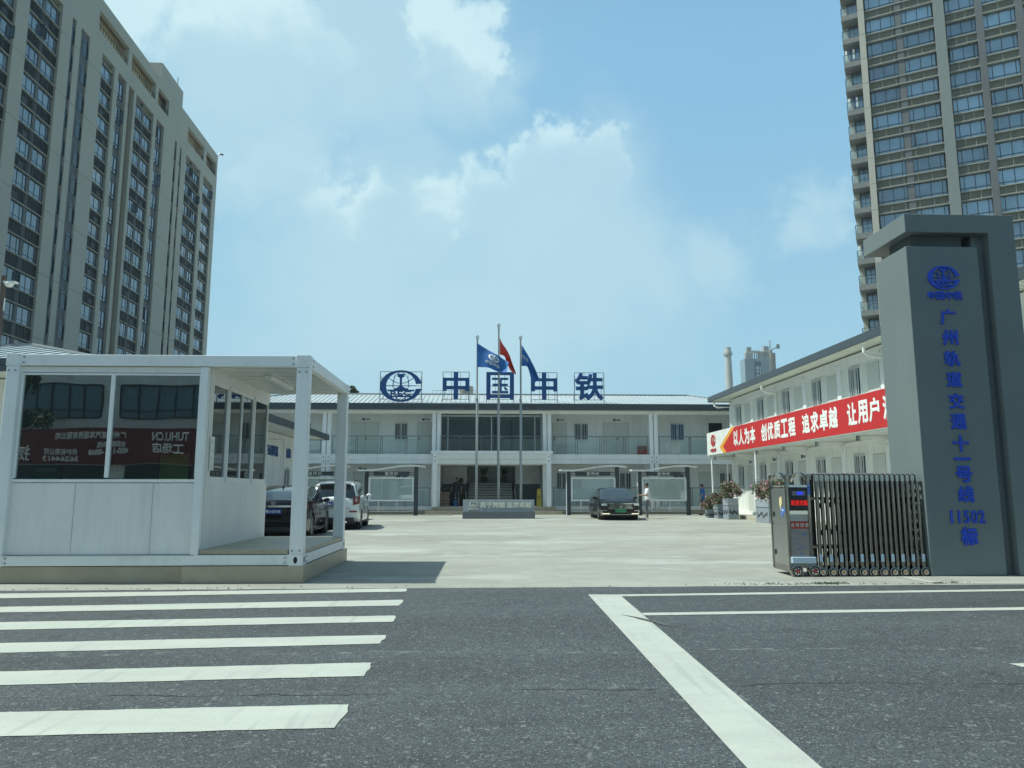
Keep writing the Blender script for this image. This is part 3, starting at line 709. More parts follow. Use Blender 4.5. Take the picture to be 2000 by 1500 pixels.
def gate():
    T = thing('retractable_gate', 'folded stainless steel retractable gate of slim upright bars on small wheels', 'gate', (6.25, 12.3, 0), group=None)
    M_HUB = mat('orange_hub', (0.5, 0.22, 0.03), .5)
    yf, yb = 11.98, 12.52; n = 21
    xs = [5.385 + 1.67 * i / (n - 1) for i in range(n)]
    for i, x in enumerate(xs):
        b = MB()
        low = .03
        lean = .04 * math.sin(i * 12.9898)*.15
        for yy in (yf, yb):
            b.tube([(x, yy, low + .04), (x, yy, 1.56)], .027, 12)
        # arched head joining the two posts
        b.tube([(x - .004, yf - .002, 1.54), (x - .004, yf + .05, 1.60), (x - .004, (yf + yb) / 2, 1.625), (x - .004, yb - .05, 1.60), (x - .004, yb + .002, 1.54)], .02, 6)
        b.box(x - .028, x + .02, yf - .026, yf + .026, 1.50, 1.60, 1)
        b.box(x - .028, x + .02, yb - .026, yb + .026, 1.50, 1.60, 1)
        b.box(x - .012, x + .006, yf + .02, yb - .02, .42, .46); b.box(x - .012, x + .006, yf + .02, yb - .02, 1.2, 1.24)
        b.build('gate_frame', [M_SS, M_STEEL], T, True)
    # round dark tubes between; the rear row is added to black out the gaps
    for i in range(n - 1):
        x = (xs[i] + xs[i + 1]) / 2
        b = MB(); b.tube([(x, yf + .10, .06), (x, yf + .10, 1.53)], .022, 8); b.tube([(x, yb - .06, .06), (x, yb - .06, 1.53)], .03, 8); b.build('upright_tube', M_SSD, T, True)
    for z in (.3, .72, 1.15):
        b = MB()
        for i in range(n - 1):
            s = 1 if i % 2 else -1
            b.bar((xs[i], yf + .045, z - .1 * s), (xs[i + 1], yf + .045, z + .1 * s), .012, .03)
        b.build('scissor_links', M_SSD, T)
    b = MB(); b.box(xs[0], xs[-1], yf + .06, yf + .09, .03, .16); b.build('under_gate_shade', M_SSD, T)  # added dark strip standing for shade in the bright gap under the posts
    for i in range(0, n, 2):
        x = xs[i]
        b = MB(); b.box(x - .026, x + .022, yf - .035, yf - .02, .22, .34, 1); b.prism([(x - .026, .22), (x + .022, .22), (x + .022, .13), (x - .026, .13)], 'y', yf - .03, yf + .03)
        b.lathe([(.062, -.035), (.075, -.03), (.075, .03), (.062, .035)], (x, yf - .03, .062), 'y', 20)
        o = b.build('wheel_bracket', [M_SS, mat('blue_white_film', (0.45, 0.56, 0.66), .3)], T)
        small_wheel(T, x + .002, yf - .055, .06, .05, 'wheel', M_HUB, 8)
gate()
def gate_head():
    T = thing('gate_motor_cabinet', 'steel motor cabinet with red LED message screen at the head of the folding gate', 'motor cabinet', (5.06, 12.3, 0))
    xa, xb, ya, yb = 4.865, 5.265, 11.95, 12.66
    b = MB(); b.box(xa + .02, xb - .02, ya + .02, yb - .02, .12, 1.38)
    b.box(xa + .012, xa + .018, ya + .05, yb - .05, .16, .78); b.box(xa + .012, xa + .018, ya + .05, yb - .05, .82, 1.36)
    b.build('cabinet_body', mat('brushed_steel_panel', (0.42, 0.43, 0.41), 0.32, .9, var=.1, scale=3), T, bevel=.004)
    for (px, py) in ((xa, ya), (xb - .05, ya), (xa, yb - .05), (xb - .05, yb - .05)):
        b = MB(); b.box(px, px + .05, py, py + .05, .08, 1.60); b.box(px - .003, px + .053, py - .003, py + .053, 1.50, 1.61); b.build('corner_upright', M_SS, T, bevel=.008)
    for px in (xa + .025, xb - .025):
        b = MB(); pts = [(px, (ya + yb) / 2 - .345 * math.cos(t), 1.42 + .22 * math.sin(t)) for t in [math.pi * k / 14 for k in range(15)]]
        b.tube(pts, .024, 8); b.tube([(px, ya + .05, 1.42), (px, yb - .05, 1.42)], .012, 6); b.build('arch_rail', M_SS, T, True)
    yf = ya + .02
    b = MB(); b.box(xa + .05, xb - .05, yf - .03, yf, 1.03, 1.40); b.build('screen_housing', M_BLACK, T, bevel=.006)
    b = MB(); b.box(xa + .095, xb - .09, yf - .033, yf - .0295, 1.27, 1.34); b.build('status_display', mat('status_grey', (0.16, 0.17, 0.2), .3), T)
    b = MB()
    for k in range(5): b.box(xa + .18 + k * .019, xa + .19 + k * .019, yf - .0365, yf - .033, 1.28, 1.33)
    b.build('blue_digits', mat('blue_led', (0.02, 0.04, 0.5), .4, emit='#2040ff', estr=1.0), T)
    b = MB(); put_text(b, '欢迎光临', (xa + .205, yf - .034, 1.155), '-y', .085, .003, .0, fit_w=.27, fit_h=.085); b.build('red_message', mat('red_led', (0.6, 0.02, 0.02), .4, emit='#ff2018', estr=0.7), T)
    b = MB(); b.box(xa + .05, xb - .05, yf - .006, yf, .97, 1.03, 0); b.box(xa + .05, xb - .05, yf - .02, yf, 1.40, 1.44, 0); b.build('trim', M_CHROME, T, bevel=.004)
    b = MB(); b.box(xa + .05, xb - .05, yf - .007, yf, .74, .86); b.build('red_strip', mat('red_plate', (0.33, 0.03, 0.025), .45), T)
    b = MB(); put_text(b, '吉祥如意', (xa + .205, yf - .009, .80), '-y', .075, .002, .0006, spacing=1.35, fit_w=.29, fit_h=.068); b.build('lettering', mat('pale_gold', (0.6, 0.58, 0.5), .5), T)
    b = MB(); b.box(xa + .055, xb - .055, yf - .004, yf, .32, .735); b.build('film_panel', mat('brown_steel_film', (0.30, 0.27, 0.26), .35, .6, var=.15, scale=9), T)
    b = MB(); rr = random.Random(4)
    for k in range(12):
        cx, cz = rr.uniform(xa + .09, xb - .13), rr.uniform(.36, .70); b.bar((cx, yf - .0055, cz), (cx + .05, yf - .0055, cz + .035), .001, .008)
    b.lathe([(0, -.002), (.02, -.002), (.02, .002)], (xa + .215, yf - .006, .335), 'y', 12)
    b.build('blue_film_print', mat('film_print_blue', (0.08, 0.2, 0.45), .5), T)
    b = MB(); b.box(xa + .03, xb + .02, ya - .05, ya + .02, .20, .30, 0)
    b.box(xa + .05, xb + .02, ya - .03, ya + .03, .13, .20, 1); b.build('bumper', [mat('blue_white_film', (0.45, 0.56, 0.66), .3), M_SS], T, bevel=.01)
    b = MB(); b.box(xa + .012, xa + .022, ya + .02, yb - .02, .06, .16); b.build('kick_plate', M_SS, T)
    MR = mat('red_hub', (0.4, 0.02, 0.02), .4)
    for x in (xa + .10, xb - .02):
        b = MB(); b.lathe([(.085, -.05), (.098, -.045), (.098, .045), (.085, .05)], (x, ya - .01, .085), 'y', 22); b.build('mudguard', M_SS, T, True)
        small_wheel(T, x, ya - .045, .082, .06, 'wheel', MR, 5)
    # stickers on the left panel
    b = MB(); xx = xa + .010
    b.prism([(12.16, 1.24), (12.22, 1.25), (12.27, 1.20), (12.26, 1.10), (12.22, 1.02), (12.20, 1.10), (12.16, 1.14)], 'x', xx - .002, xx, 0)
    b.prism([(12.04, 1.06), (12.20, 1.08), (12.22, 1.0), (12.20, .92), (12.14, .92), (12.14, .98), (12.05, .99)], 'x', xx - .002, xx, 1)
    b.prism([(12.10, 1.035), (12.17, 1.045), (12.17, 1.03), (12.10, 1.02)], 'x', xx - .004, xx - .002, 2)
    b.build('sticker', [mat('sticker_yellow', (0.72, 0.6, 0.3), .5), mat('sticker_blue', (0.08, 0.18, 0.5), .5), M_TEXTW], T)
    for q in (.92, .30):
        b = MB(); b.box(xx - .012, xx, 12.50, 12.54, q, q + .08); b.build('lock', M_BLACK, T)
    b = MB(); b.box(xb - .047, xb - .003, ya - .006, ya - .003, 1.28, 1.47); b.build('blue_label', mat('sticker_blue', (0.08, 0.18, 0.5), .5), T)
gate_head()
# ================= CONTAINER OFFICE BUILDINGS =================
def hip_roof(T, X0, X1, Y0, Y1, z0, zr, rx0, rx1, fas=.36, axis='x', ribs=.28):
    """eaves rectangle, ridge along axis; ribbed sheets + fascia gutter"""
    if axis == 'x': ym = (Y0 + Y1) / 2; A, B = Vector((rx0, ym, zr)), Vector((rx1, ym, zr))
    else: xm = (X0 + X1) / 2; A, B = Vector((xm, rx0, zr)), Vector((xm, rx1, zr))
    c = [Vector((X0, Y0, z0)), Vector((X1, Y0, z0)), Vector((X1, Y1, z0)), Vector((X0, Y1, z0))]
    b = MB()
    if axis == 'x': fs = [(c[0], c[1], B, A), (c[1], c[2], B), (c[2], c[3], A, B), (c[3], c[0], A)]
    else: fs = [(c[3], c[0], A, B), (c[0], c[1], A), (c[1], c[2], B, A), (c[2], c[3], B)]
    for f in fs: b.face(f)
    b.face([c[3], c[2], c[1], c[0]])
    # raised ribs running down the slopes
    def ribs_on(f):
        e0, e1 = f[0], f[1]; L_ = (e1 - e0).length; d = (e1 - e0) / L_
        nrm = (f[1] - f[0]).cross(f[2] - f[0]).normalized()
        top = f[2] if len(f) == 3 else None
        n = int(L_ / ribs)
        inn = nrm.cross(d).normalized()
        if inn.z < 0: inn = -inn
        H_ = (f[2] - e0).dot(inn)
        for i in range(1, n):
            s = i * L_ / n
            if len(f) == 3: ta = (f[2] - e0).dot(d); h = H_ * (s / ta if s < ta else (L_ - s) / (L_ - ta))
            else:
                tb, ta = (f[3] - e0).dot(d), (f[2] - e0).dot(d); h = H_
                if s < tb: h = H_ * s / tb
                elif s > ta: h = H_ * (L_ - s) / (L_ - ta)
            p = e0 + d * s + nrm * .012
            b.bar(p, p + inn * max(.05, h - .03), .03, .03, 1)
    for f in fs: ribs_on(f)
    r = .07
    b.tube([A + Vector((0, 0, .02)), B + Vector((0, 0, .02))], r, 6, 2)
    for p, q in ((c[0], A if axis == 'x' else A), (c[1], B if axis == 'x' else A), (c[2], B), (c[3], A if axis == 'x' else B)): b.tube([p, q + Vector((0, 0, .02))], .05, 6, 2)
    b.build('roof', [M_ROOF, mat('roof_rib', (0.30, 0.35, 0.37), .6), mat('ridge_cap', (0.12, 0.145, 0.155), .6)], T)
    b = MB(); t = .09
    for (xa, xb, ya, yb) in ((X0 - t, X1 + t, Y0 - t, Y0), (X0 - t, X1 + t, Y1, Y1 + t), (X0 - t, X0, Y0, Y1), (X1, X1 + t, Y0, Y1)): b.box(xa, xb, ya, yb, z0 - fas, z0 + .03)
    for (xa, xb, ya, yb) in ((X0 - t - .03, X1 + t + .03, Y0 - t - .03, Y0 - t), ): b.box(xa, xb, ya, yb, z0 - fas * .45, z0 - fas * .35)
    b.build('gutter', M_FASC, T)
    b = MB(); b.box(X0 + .01, X1 - .01, Y0 + .01, Y1 - .01, z0 - fas + .03, z0 - fas + .07)
    if axis == 'x':
        k = X0 + .5
        while k < X1: b.box(k - .006, k + .006, Y0 + .02, Y0 + 2.2, z0 - fas + .026, z0 - fas + .03, 1); k += .5
    else:
        k = Y0 + .3
        while k < Y1: b.box(X0 + .02, X0 + 1.5, k - .005, k + .005, z0 - fas + .026, z0 - fas + .03, 1); k += .3
    b.build('soffit', [M_SOFF, M_SEAM], T)

def barred_window(T, face, a0, a1, pl, z0, z1, pane_m=None, bars=6, split=True, curtain=None):
    """window in a wall; face '-y' (a = X) or '-x' (a = Y) or '+x'"""
    def bx(b, u0, u1, d0, d1, zz0, zz1, m=0):
        if face == '-y': b.box(u0, u1, pl - d1, pl - d0, zz0, zz1, m)
        elif face == '-x': b.box(pl - d1, pl - d0, u0, u1, zz0, zz1, m)
        else: b.box(pl + d0, pl + d1, u0, u1, zz0, zz1, m)
    f = MB(); w = .04
    bx(f, a0, a1, 0.0, .04, z0, z0 + w); bx(f, a0, a1, 0.0, .04, z1 - w, z1); bx(f, a0, a0 + w, 0, .04, z0 + w, z1 - w); bx(f, a1 - w, a1, 0, .04, z0 + w, z1 - w)
    if split: mid = (a0 + a1) / 2; bx(f, mid - .02, mid + .02, 0, .035, z0 + w, z1 - w)
    o = f.build('window', M_WHITE, T)
    p = MB(); bx(p, a0 + w, a1 - w, .005, .012, z0 + w, z1 - w); p.build('pane', pane_m or M_WIN2, o)
    g = MB()
    for i in range(bars):
        u = a0 + w + (a1 - a0 - 2 * w) * (i + .5) / bars
        bx(g, u - .011, u + .011, .075, .097, z0 - .08, z1 + .07)
    for zz in (z0 - .02, z1 - .02): bx(g, a0, a1, .06, .075, zz, zz + .025)
    g.build('window_bars', M_BAR, o)
    return o
M_WIN2 = mat('barred_window_pane', (0.03, 0.045, 0.055), 0.08, var=.2, spec=.7)
M_WINB = mat('blue_curtain_pane', (0.03, 0.12, 0.26), 0.3, var=.2)
M_DOOR = mat('white_door', (0.60, 0.62, 0.57), .45, var=.04)
M_DOORL = mat('door_gap', (0.10, 0.11, 0.11), .8)
def door(T, face, a0, a1, pl, z0, z1, double=False, sign=None):
    def bx(b, u0, u1, d0, d1, zz0, zz1, m=0):
        if face == '-y': b.box(u0, u1, pl - d1, pl - d0, zz0, zz1, m)
        elif face == '-x': b.box(pl - d1, pl - d0, u0, u1, zz0, zz1, m)
        else: b.box(pl + d0, pl + d1, u0, u1, zz0, zz1, m)
    d = MB(); bx(d, a0, a1, -.02, .010, z0, z1, 1)
    m_ = (a0 + a1) / 2
    if double: bx(d, a0 + .012, m_ - .006, .0, .022, z0, z1 - .012); bx(d, m_ + .006, a1 - .012, .0, .022, z0, z1 - .012)
    else: bx(d, a0 + .012, a1 - .012, 0, .022, z0, z1 - .012)
    o = d.build('door', [M_DOOR, M_DOORL], T)
    h = MB(); hx = m_ + .07 if double else a0 + .1
    bx(h, hx - .02, hx + .02, .022, .05, z0 + .95, z0 + 1.15); bx(h, hx - .01, hx + .10, .05, .065, z0 + 1.03, z0 + 1.05); h.build('handle', M_BLACK, o)
    if sign:
        s = MB(); bx(s, m_ - .16, m_ - .02, 0, .012, z1 + .10, z1 + .24); bx(s, m_ + .02, m_ + .30, 0, .012, z1 + .12, z1 + .21, 1)
        s.build('room_plate', [mat('door_plate_blue', (0.01, 0.04, 0.12), .4), mat('door_plate_grey', (0.2, 0.24, 0.27), .5)], T)
    return o
def railing(T, x0, x1, y, zb, zt, n, name='railing'):
    b = MB(); b.tube([(x0, y, zt), (x1, y, zt)], .028, 8)
    for i in range(n + 1):
        x = x0 + (x1 - x0) * i / n
        for dx in ((-.05, .05) if 0 < i < n else ((.05,) if i == 0 else (-.05,))): b.box(x + dx - .018, x + dx + .018, y - .03, y + .03, zb, zt - .02)
    o = b.build(name, mat('rail_steel', (0.22, 0.24, 0.24), .35, .9), T)
    g = MB()
    for i in range(n):
        a = x0 + (x1 - x0) * i / n + .09; c = x0 + (x1 - x0) * (i + 1) / n - .09
        g.box(a, c, y - .006, y + .006, zb + .05, zt - .14)
    g.build('glass_panel', M_CLEAR, o)

def main_building():
    T = thing('office_building', 'long two storey white container office with glass railed gallery facing the court', 'office building', (.4, 46, 0))
    YF, YW = 43.6, 45.3; X0, X1 = -15.4, 16.2; cols = [-15.3, -9.2, -2.83, 3.66, 9.98, 16.1]
    b = MB(); b.box(X0, X1, 43.45, 49.6, 0, .22); b.build('plinth', M_TILE, T)
    for (xa, xb, ya, za, zb) in ((-3.35, 4.45, 42.7, 0, .2), (-2.95, 4.1, 43.1, .2, .42)):
        b = MB(); b.box(xa, xb, ya, 43.45, za, zb); b.build('step', M_TILE, T, bevel=.006)
    b = MB(); b.box(4.1, 4.9, 43.05, 43.45, 0, .2); b.build('step', M_TILE, T, bevel=.006)
    # floor slabs / beams
    b = MB()
    for (xa, xb) in ((X0, -3.05), (3.9, X1)):
        b.box(xa, xb, YF, YF + .12, .23, .44); b.box(xa, xb, YF + .12, 49.5, .3, .42)
        b.box(xa, xb, YF, YF + .14, 3.17, 3.45); b.box(xa, xb, YF + .02, YF + .14, 2.90, 3.165); b.box(xa, xb, YF - .01, YF, 3.36, 3.45)
        b.box(xa, xb, YF + .14, 49.5, 3.30, 3.42); b.box(xa, xb, YF + .14, YW, 2.9, 2.95)
    b.box(-3.05, 3.9, YF, 49.5, .3, .425)
    b.box(X0, X1, YF, YF + .14, 5.83, 6.015)
    b.build('floor_beam', M_WHITE, T)
    # central portal frame, proud of the facade
    b = MB(); b.box(-3.1, 3.95, 43.0, 43.3, 3.46, 3.62); b.box(-2.72, 3.57, 43.02, 43.28, 3.14, 3.455, 1); b.box(-2.72, 3.57, 43.04, 43.28, 2.88, 3.13, 1)
    b.box(-3.1, 3.95, 43.3, 44.4, 3.45, 3.58); b.box(-2.7, 3.55, 43.28, 47.5, 2.84, 2.88)
    b.box(-2.98, -2.72, 43.0, 43.3, .42, 3.455); b.box(3.57, 3.83, 43.0, 43.3, .42, 3.455)
    for xx in (-2.85, 3.70):
        for zz in (3.05, 3.28): b.lathe([(0, -.004), (.035, -.004), (.035, .01)], (xx, 43.0, zz), 'y', 10, 2)
    b.build('portal_frame', [M_WHITE, M_SOFF, M_DARK], T)
    # columns in pairs
    for x in cols:
        b = MB()
        for s in (-1, 1):
            if x < -15 and s < 0 or x > 16 and s > 0: continue
            xa = x + s * .14
            b.box(xa - .11, xa + .11, YF - .03, YF + .17, .44, 2.9); b.box(xa - .11, xa + .11, YF - .03, YF + .17, 2.9, 5.83)
            b.box(xa - .125, xa + .125, YF - .045, YF + .185, 2.92, 3.43); b.box(xa - .125, xa + .125, YF - .045, YF + .185, 5.80, 5.99)
            b.box(xa - .125, xa + .125, YF - .045, YF + .185, .23, .44)
            for zz in (3.03, 3.27, .3): b.lathe([(0, -.004), (.032, -.004), (.032, .01)], (xa, YF - .045, zz), 'y', 10, 1)
        b.build('column_pair', [M_WHITE, M_DARK], T)
    # walls behind the gallery
    for (xa, xb) in ((X0, -2.7), (3.55, X1)):
        for (za, zb) in ((.42, 2.9), (3.42, 5.85)):
            b = MB(); b.box(xa, xb, YW, YW + .1, za, zb if zb < 4 else 6.01)
            k = xa + 1.0
            while k < xb: b.box(k - .005, k + .005, YW - .0025, YW + .01, za, zb, 1); k += 1.15
            b.build('wall', [M_PANEL, M_SEAM], T)
    b = MB(); b.box(X0, X0 + .1, YF + .17, 49.5, .42, 5.85); b.box(X1 - .1, X1, YF + .17, 49.5, .42, 5.85); b.box(X0 + .1, X1 - .1, 49.4, 49.5, .42, 5.85); b.build('wall', M_PANEL, T)
    hip_roof(T, -16.1, 16.8, 43.1, 50.1, 6.35, 7.33, -11.9, 12.9)
    # wall piers
    for x in cols[1:-1]:
        for (za, zb) in ((.43, 2.9), (3.43, 6.0)):
            if x in (-2.83, 3.66): continue
            b = MB(); b.box(x - .3, x + .3, YW - .05, YW, za, zb); b.build('wall_pier', M_WHITE, T)
    # upstairs openings:  (type, x0, x1)
    P = lambda px: (px - 946) / 1450 * 46.6   # facade metre from photo column, used for spacing only
    up = [('d2', -8.1, -6.45, 1), ('w', -5.5, -4.67, 0), ('d', -4.1, -3.2, 1), ('w', -11.3, -10.5, 0), ('d', -13.0, -12.1, 1),
          ('d', 4.15, 5.0, 1), ('w', 5.45, 6.35, 0), ('d2', 7.25, 8.85, 1), ('wb', 11.4, 12.3, 0), ('op', 13.8, 14.65, 0), ('w', 15.1, 15.9, 0)]
    dn = [('d', -7.9, -6.9, 1), ('w', -5.4, -4.6, 0), ('d', -11.0, -10.1, 0), ('w', -13.2, -12.4, 0), ('w', 4.35, 5.0, 0), ('w', 8.2, 8.95, 0), ('d', 5.9, 6.8, 0),
          ('w', 11.5, 12.2, 0), ('w', 14.35, 15.1, 0), ('d', 13.1, 13.9, 0)]
    for fl, items in ((3.42, up), (.42, dn)):
        for k, xa, xb, sg in items:
            if k in ('w', 'wb'): barred_window(T, '-y', xa, xb, YW, fl + .98, fl + 2.0, M_WINB if k == 'wb' else None)
            elif k == 'op':
                b = MB(); b.box(xa - .04, xb + .04, YW - .015, YW, fl, fl + 2.1, 1); b.box(xa, xb, YW - .02, YW - .015, fl + .02, fl + 2.06); b.build('dark_doorway', [M_DARK, M_WHITE], T)
            else: door(T, '-y', xa, xb, YW, fl, fl + 2.05, k == 'd2', sg)
    # railings
    for xa, xb, n in ((-15.1, -9.5, 3), (-8.9, -3.15, 4), (3.98, 9.68, 4), (10.28, 15.9, 3)):
        railing(T, xa, xb, YF + .06, 3.45, 4.5, n); railing(T, xa, xb, YF + .06, .44, 1.5, n)
    railing(T, -2.6, 3.4, YF - .12, 3.62, 4.5, 5)
    # ---- central upper hall : glazed front ----
    b = MB(); b.box(-2.62, 3.42, 44.38, 44.46, 5.72, 5.84); b.box(-2.62, 3.42, 44.38, 44.46, 3.58, 3.64)
    for x in (-2.6, -2.2, .4, 3.0, 3.38): b.box(x - .03, x + .03, 44.38, 44.46, 3.64, 5.72)
    b.build('hall_window_frame', mat('pale_frame', (0.5, 0.55, 0.55), .4), T)
    b = MB(); b.box(-2.58, 3.38, 44.41, 44.42, 3.64, 5.72); b.build('hall_glazing', glass('hall_glass', (0.34, 0.46, 0.48), .92, .04), T)
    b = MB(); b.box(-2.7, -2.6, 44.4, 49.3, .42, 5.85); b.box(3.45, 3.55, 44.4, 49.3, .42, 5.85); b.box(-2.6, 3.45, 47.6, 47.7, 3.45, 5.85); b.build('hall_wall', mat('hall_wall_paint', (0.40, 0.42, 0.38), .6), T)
    b = MB(); b.box(-2.2, 3.0, 47.5, 47.58, 3.62, 5.45); b.build('hall_board', mat('teal_board', (0.05, 0.26, 0.42), .4), T)
    b = MB(); put_text(b, '广州轨道交通十一号线11502标', (.4, 47.49, 5.0), '-y', .26, .004, .003, fit_w=3.9); b.build('lettering', mat('board_letter', (0.01, 0.03, 0.07), .5), T)
    b = MB()
    for k in range(5): b.box(-1.9 + k * .95, -1.25 + k * .95, 47.485, 47.495, 4.0, 4.55)
    b.build('hall_poster', mat('faded_poster', (0.3, 0.45, 0.5), .5, var=.5, scale=4), T)
    # ---- entrance stairs ----
    M_ST = mat('stair_stone', (0.42, 0.43, 0.40), .6, var=.12)
    b = MB(); ns = 9
    for i in range(ns): b.box(-1.0, 1.75, 45.6 + i * .28, 48.9, .425 + i * .16, .425 + (i + 1) * .16); b.box(-1.0, 1.75, 45.585 + i * .28, 45.6 + i * .28, .425 + (i + 1) * .16 - .045, .425 + (i + 1) * .16 - .004, 1)
    b.build('stair', [M_ST, mat('stair_nosing', (0.08, 0.09, 0.09), .6)], T)
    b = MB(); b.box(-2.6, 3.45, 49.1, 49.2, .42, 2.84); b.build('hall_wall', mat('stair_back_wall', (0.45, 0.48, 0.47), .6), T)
    for (xa, xb) in ((-2.58, -1.1), (1.9, 3.43)):
        b = MB()
        for i in range(7): b.box(xa, xb, 46.4 + i * .02, 48.9, 1.75 + i * .155, 1.75 + i * .155 + .15)
        b.box(xa, xb, 46.6, 46.7, .425, 1.75, 1)
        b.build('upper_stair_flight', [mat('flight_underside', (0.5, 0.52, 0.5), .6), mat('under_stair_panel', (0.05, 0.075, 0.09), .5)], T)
    for x in (-1.12, 1.87):
        b = MB(); b.tube([(x, 45.3, .43), (x, 45.3, 1.28), (x, 45.42, 1.38), (x, 45.6, 1.38), (x, 48.0, 2.75)], .028, 8); b.tube([(x, 45.62, .43), (x, 45.62, 1.36)], .022, 8); b.tube([(x, 46.8, 1.1), (x, 46.8, 2.05)], .02, 8)
        b.build('handrail', M_STEEL, T, True)
main_building()

# things in and by the entrance
def leafy(name, label, loc, n, h, spread, cat, pot=True, group=None, seed=1, potm=None):
    rr = random.Random(seed); T = thing(name, label, cat, loc, group=group)
    x, y, z = loc
    if pot:
        b = MB(); b.lathe([(0, 0), (.14, 0), (.19, .34), (.17, .34), (.16, .3), (0, .3)], (x, y, z), 'z', 14); b.build('pot', potm or mat('dark_pot', (0.04, 0.045, 0.045), .5), T, True)
    b = MB(); z0 = z + (.3 if pot else 0)
    for i in range(n):
        a = rr.uniform(0, 6.28); L_ = rr.uniform(.6, 1) * h; s = rr.uniform(.2, 1) * spread; w = rr.uniform(.03, .055)
        pts = []
        for k in range(6):
            t = k / 5; pts.append(Vector((x + math.cos(a) * s * t ** 1.4, y + math.sin(a) * s * t ** 1.4, z0 + L_ * (t - .35 * t ** 3))))
        side = Vector((-math.sin(a), math.cos(a), 0))
        for k in range(5):
            w0, w1 = w * math.sin(math.pi * (k + .25) / 5.5), w * math.sin(math.pi * (k + 1.25) / 5.5) if k < 4 else 0.002
            b.face([pts[k] - side * w0, pts[k] + side * w0, pts[k + 1] + side * w1, pts[k + 1] - side * w1])
    b.build('foliage', M_LEAF, T)
    return T
G = 'potted plants inside the stair hall'
leafy('potted_plant', 'middle potted plant with spreading leaves at the top of the entrance stairs', (-.05, 48.45, 1.87), 34, 1.0, .6, 'plant', group=G, seed=3)
leafy('potted_plant', 'potted plant near the right handrail at the top of the entrance stairs', (1.25, 48.45, 1.87), 26, 1.0, .5, 'plant', group=G, seed=4)
leafy('potted_plant', 'potted plant nearest the left stair flight behind the left flagpole', (-1.45, 46.2, 1.55), 20, .9, .45, 'plant', pot=False, group=G, seed=5)
b = MB(); b.box(-1.75, -1.15, 45.95, 46.45, .42, 1.56); tag(b.build('plant_stand', M_BLACK, bevel=.01), 'black plant stand beside the left entrance handrail', 'plant stand')
# stacked sacks / boxes by the left door jamb
for i in range(5):
    b = MB(); w = .27 + .02 * ((i * 37) % 3 - 1); b.box(-2.33 - w, -2.33 + w, 44.0, 44.5, .425 + i * .17, .425 + (i + 1) * .17 - .012)
    o = b.build('carton', mat('brown_carton', (0.22, 0.15, 0.10), .7, var=.2, scale=4), bevel=.03)
    nm = ['lowest', 'second from the bottom', 'middle', 'fourth from the bottom', 'topmost'][i]
    tag(o, '%s flat brown carton in the stack just inside the entrance left jamb' % nm, 'carton', 'cartons stacked in the entrance')
b = MB(); b.ball((-2.33, 44.25, 1.42), .24, 12, 0, (1, .8, .75)); tag(b.build('black_bag', M_BLACK, None, True), 'black bag lying on top of the carton stack in the entrance', 'bag')
b = MB(); b.lathe([(0, 0), (.13, 0), (.14, .03), (.14, .17), (.125, .19), (.14, .21), (.14, .34), (.05, .42), (.03, .43), (.03, .48), (0, .48)], (-1.72, 44.3, .425), 'z', 16)
T = thing('water_jug', 'blue water cooler bottle on the entrance floor beside the carton stack', 'water bottle', (-1.72, 44.3, .425)); b.build('bottle_body', mat('blue_plastic', (0.03, 0.10, 0.22), .2), T, True)
b = MB(); b.lathe([(0, 0), (.035, 0), (.035, .04), (0, .04)], (-1.72, 44.3, .905), 'z', 10); b.build('cap', M_TEXTW, T)
T = thing('floor_sign', 'yellow folding wet floor sign leaning in the entrance right corner', 'floor sign', (3.2, 44.0, .425))
for s, nm in ((-1, 'front_board'), (1, 'rear_board')):
    b = MB(); b.raw([(3.2 - .16, 44 + s * .16 - .01, .43), (3.2 + .16, 44 + s * .16 - .01, .43), (3.2 + .10, 44 + s * .015 - .01, 1.45), (3.2 - .10, 44 + s * .015 - .01, 1.45),
             (3.2 - .16, 44 + s * .16 + .01, .43), (3.2 + .16, 44 + s * .16 + .01, .43), (3.2 + .10, 44 + s * .015 + .01, 1.45), (3.2 - .10, 44 + s * .015 + .01, 1.45)],
             [(0, 1, 2, 3), (7, 6, 5, 4), (0, 4, 5, 1), (1, 5, 6, 2), (2, 6, 7, 3), (3, 7, 4, 0)]); b.build(nm, mat('yellow_plastic', (0.5, 0.36, 0.04), .5), T)
b = MB(); b.box(3.13, 3.27, 43.88, 43.9, .95, .99); b.build('handle_slot', M_BLACK, T)
T = thing('fire_box', 'red fire extinguisher box on the upper gallery floor right of the portal', 'fire box', (9.55, 44.7, 3.43))
b = MB(); b.box(9.25, 9.78, 44.55, 44.85, 3.43, 4.02); b.build('box_body', mat('fire_red', (0.32, 0.02, 0.02), .45), T, bevel=.01)
b = MB(); b.box(9.28, 9.75, 44.54, 44.55, 3.46, 3.99, 0); b.box(9.33, 9.70, 44.535, 44.541, 3.72, 3.90, 1); b.build('box_door', [mat('fire_red_dark', (0.24, 0.015, 0.015), .4), mat('fire_box_glass', (0.08, 0.03, 0.03), .2)], T)

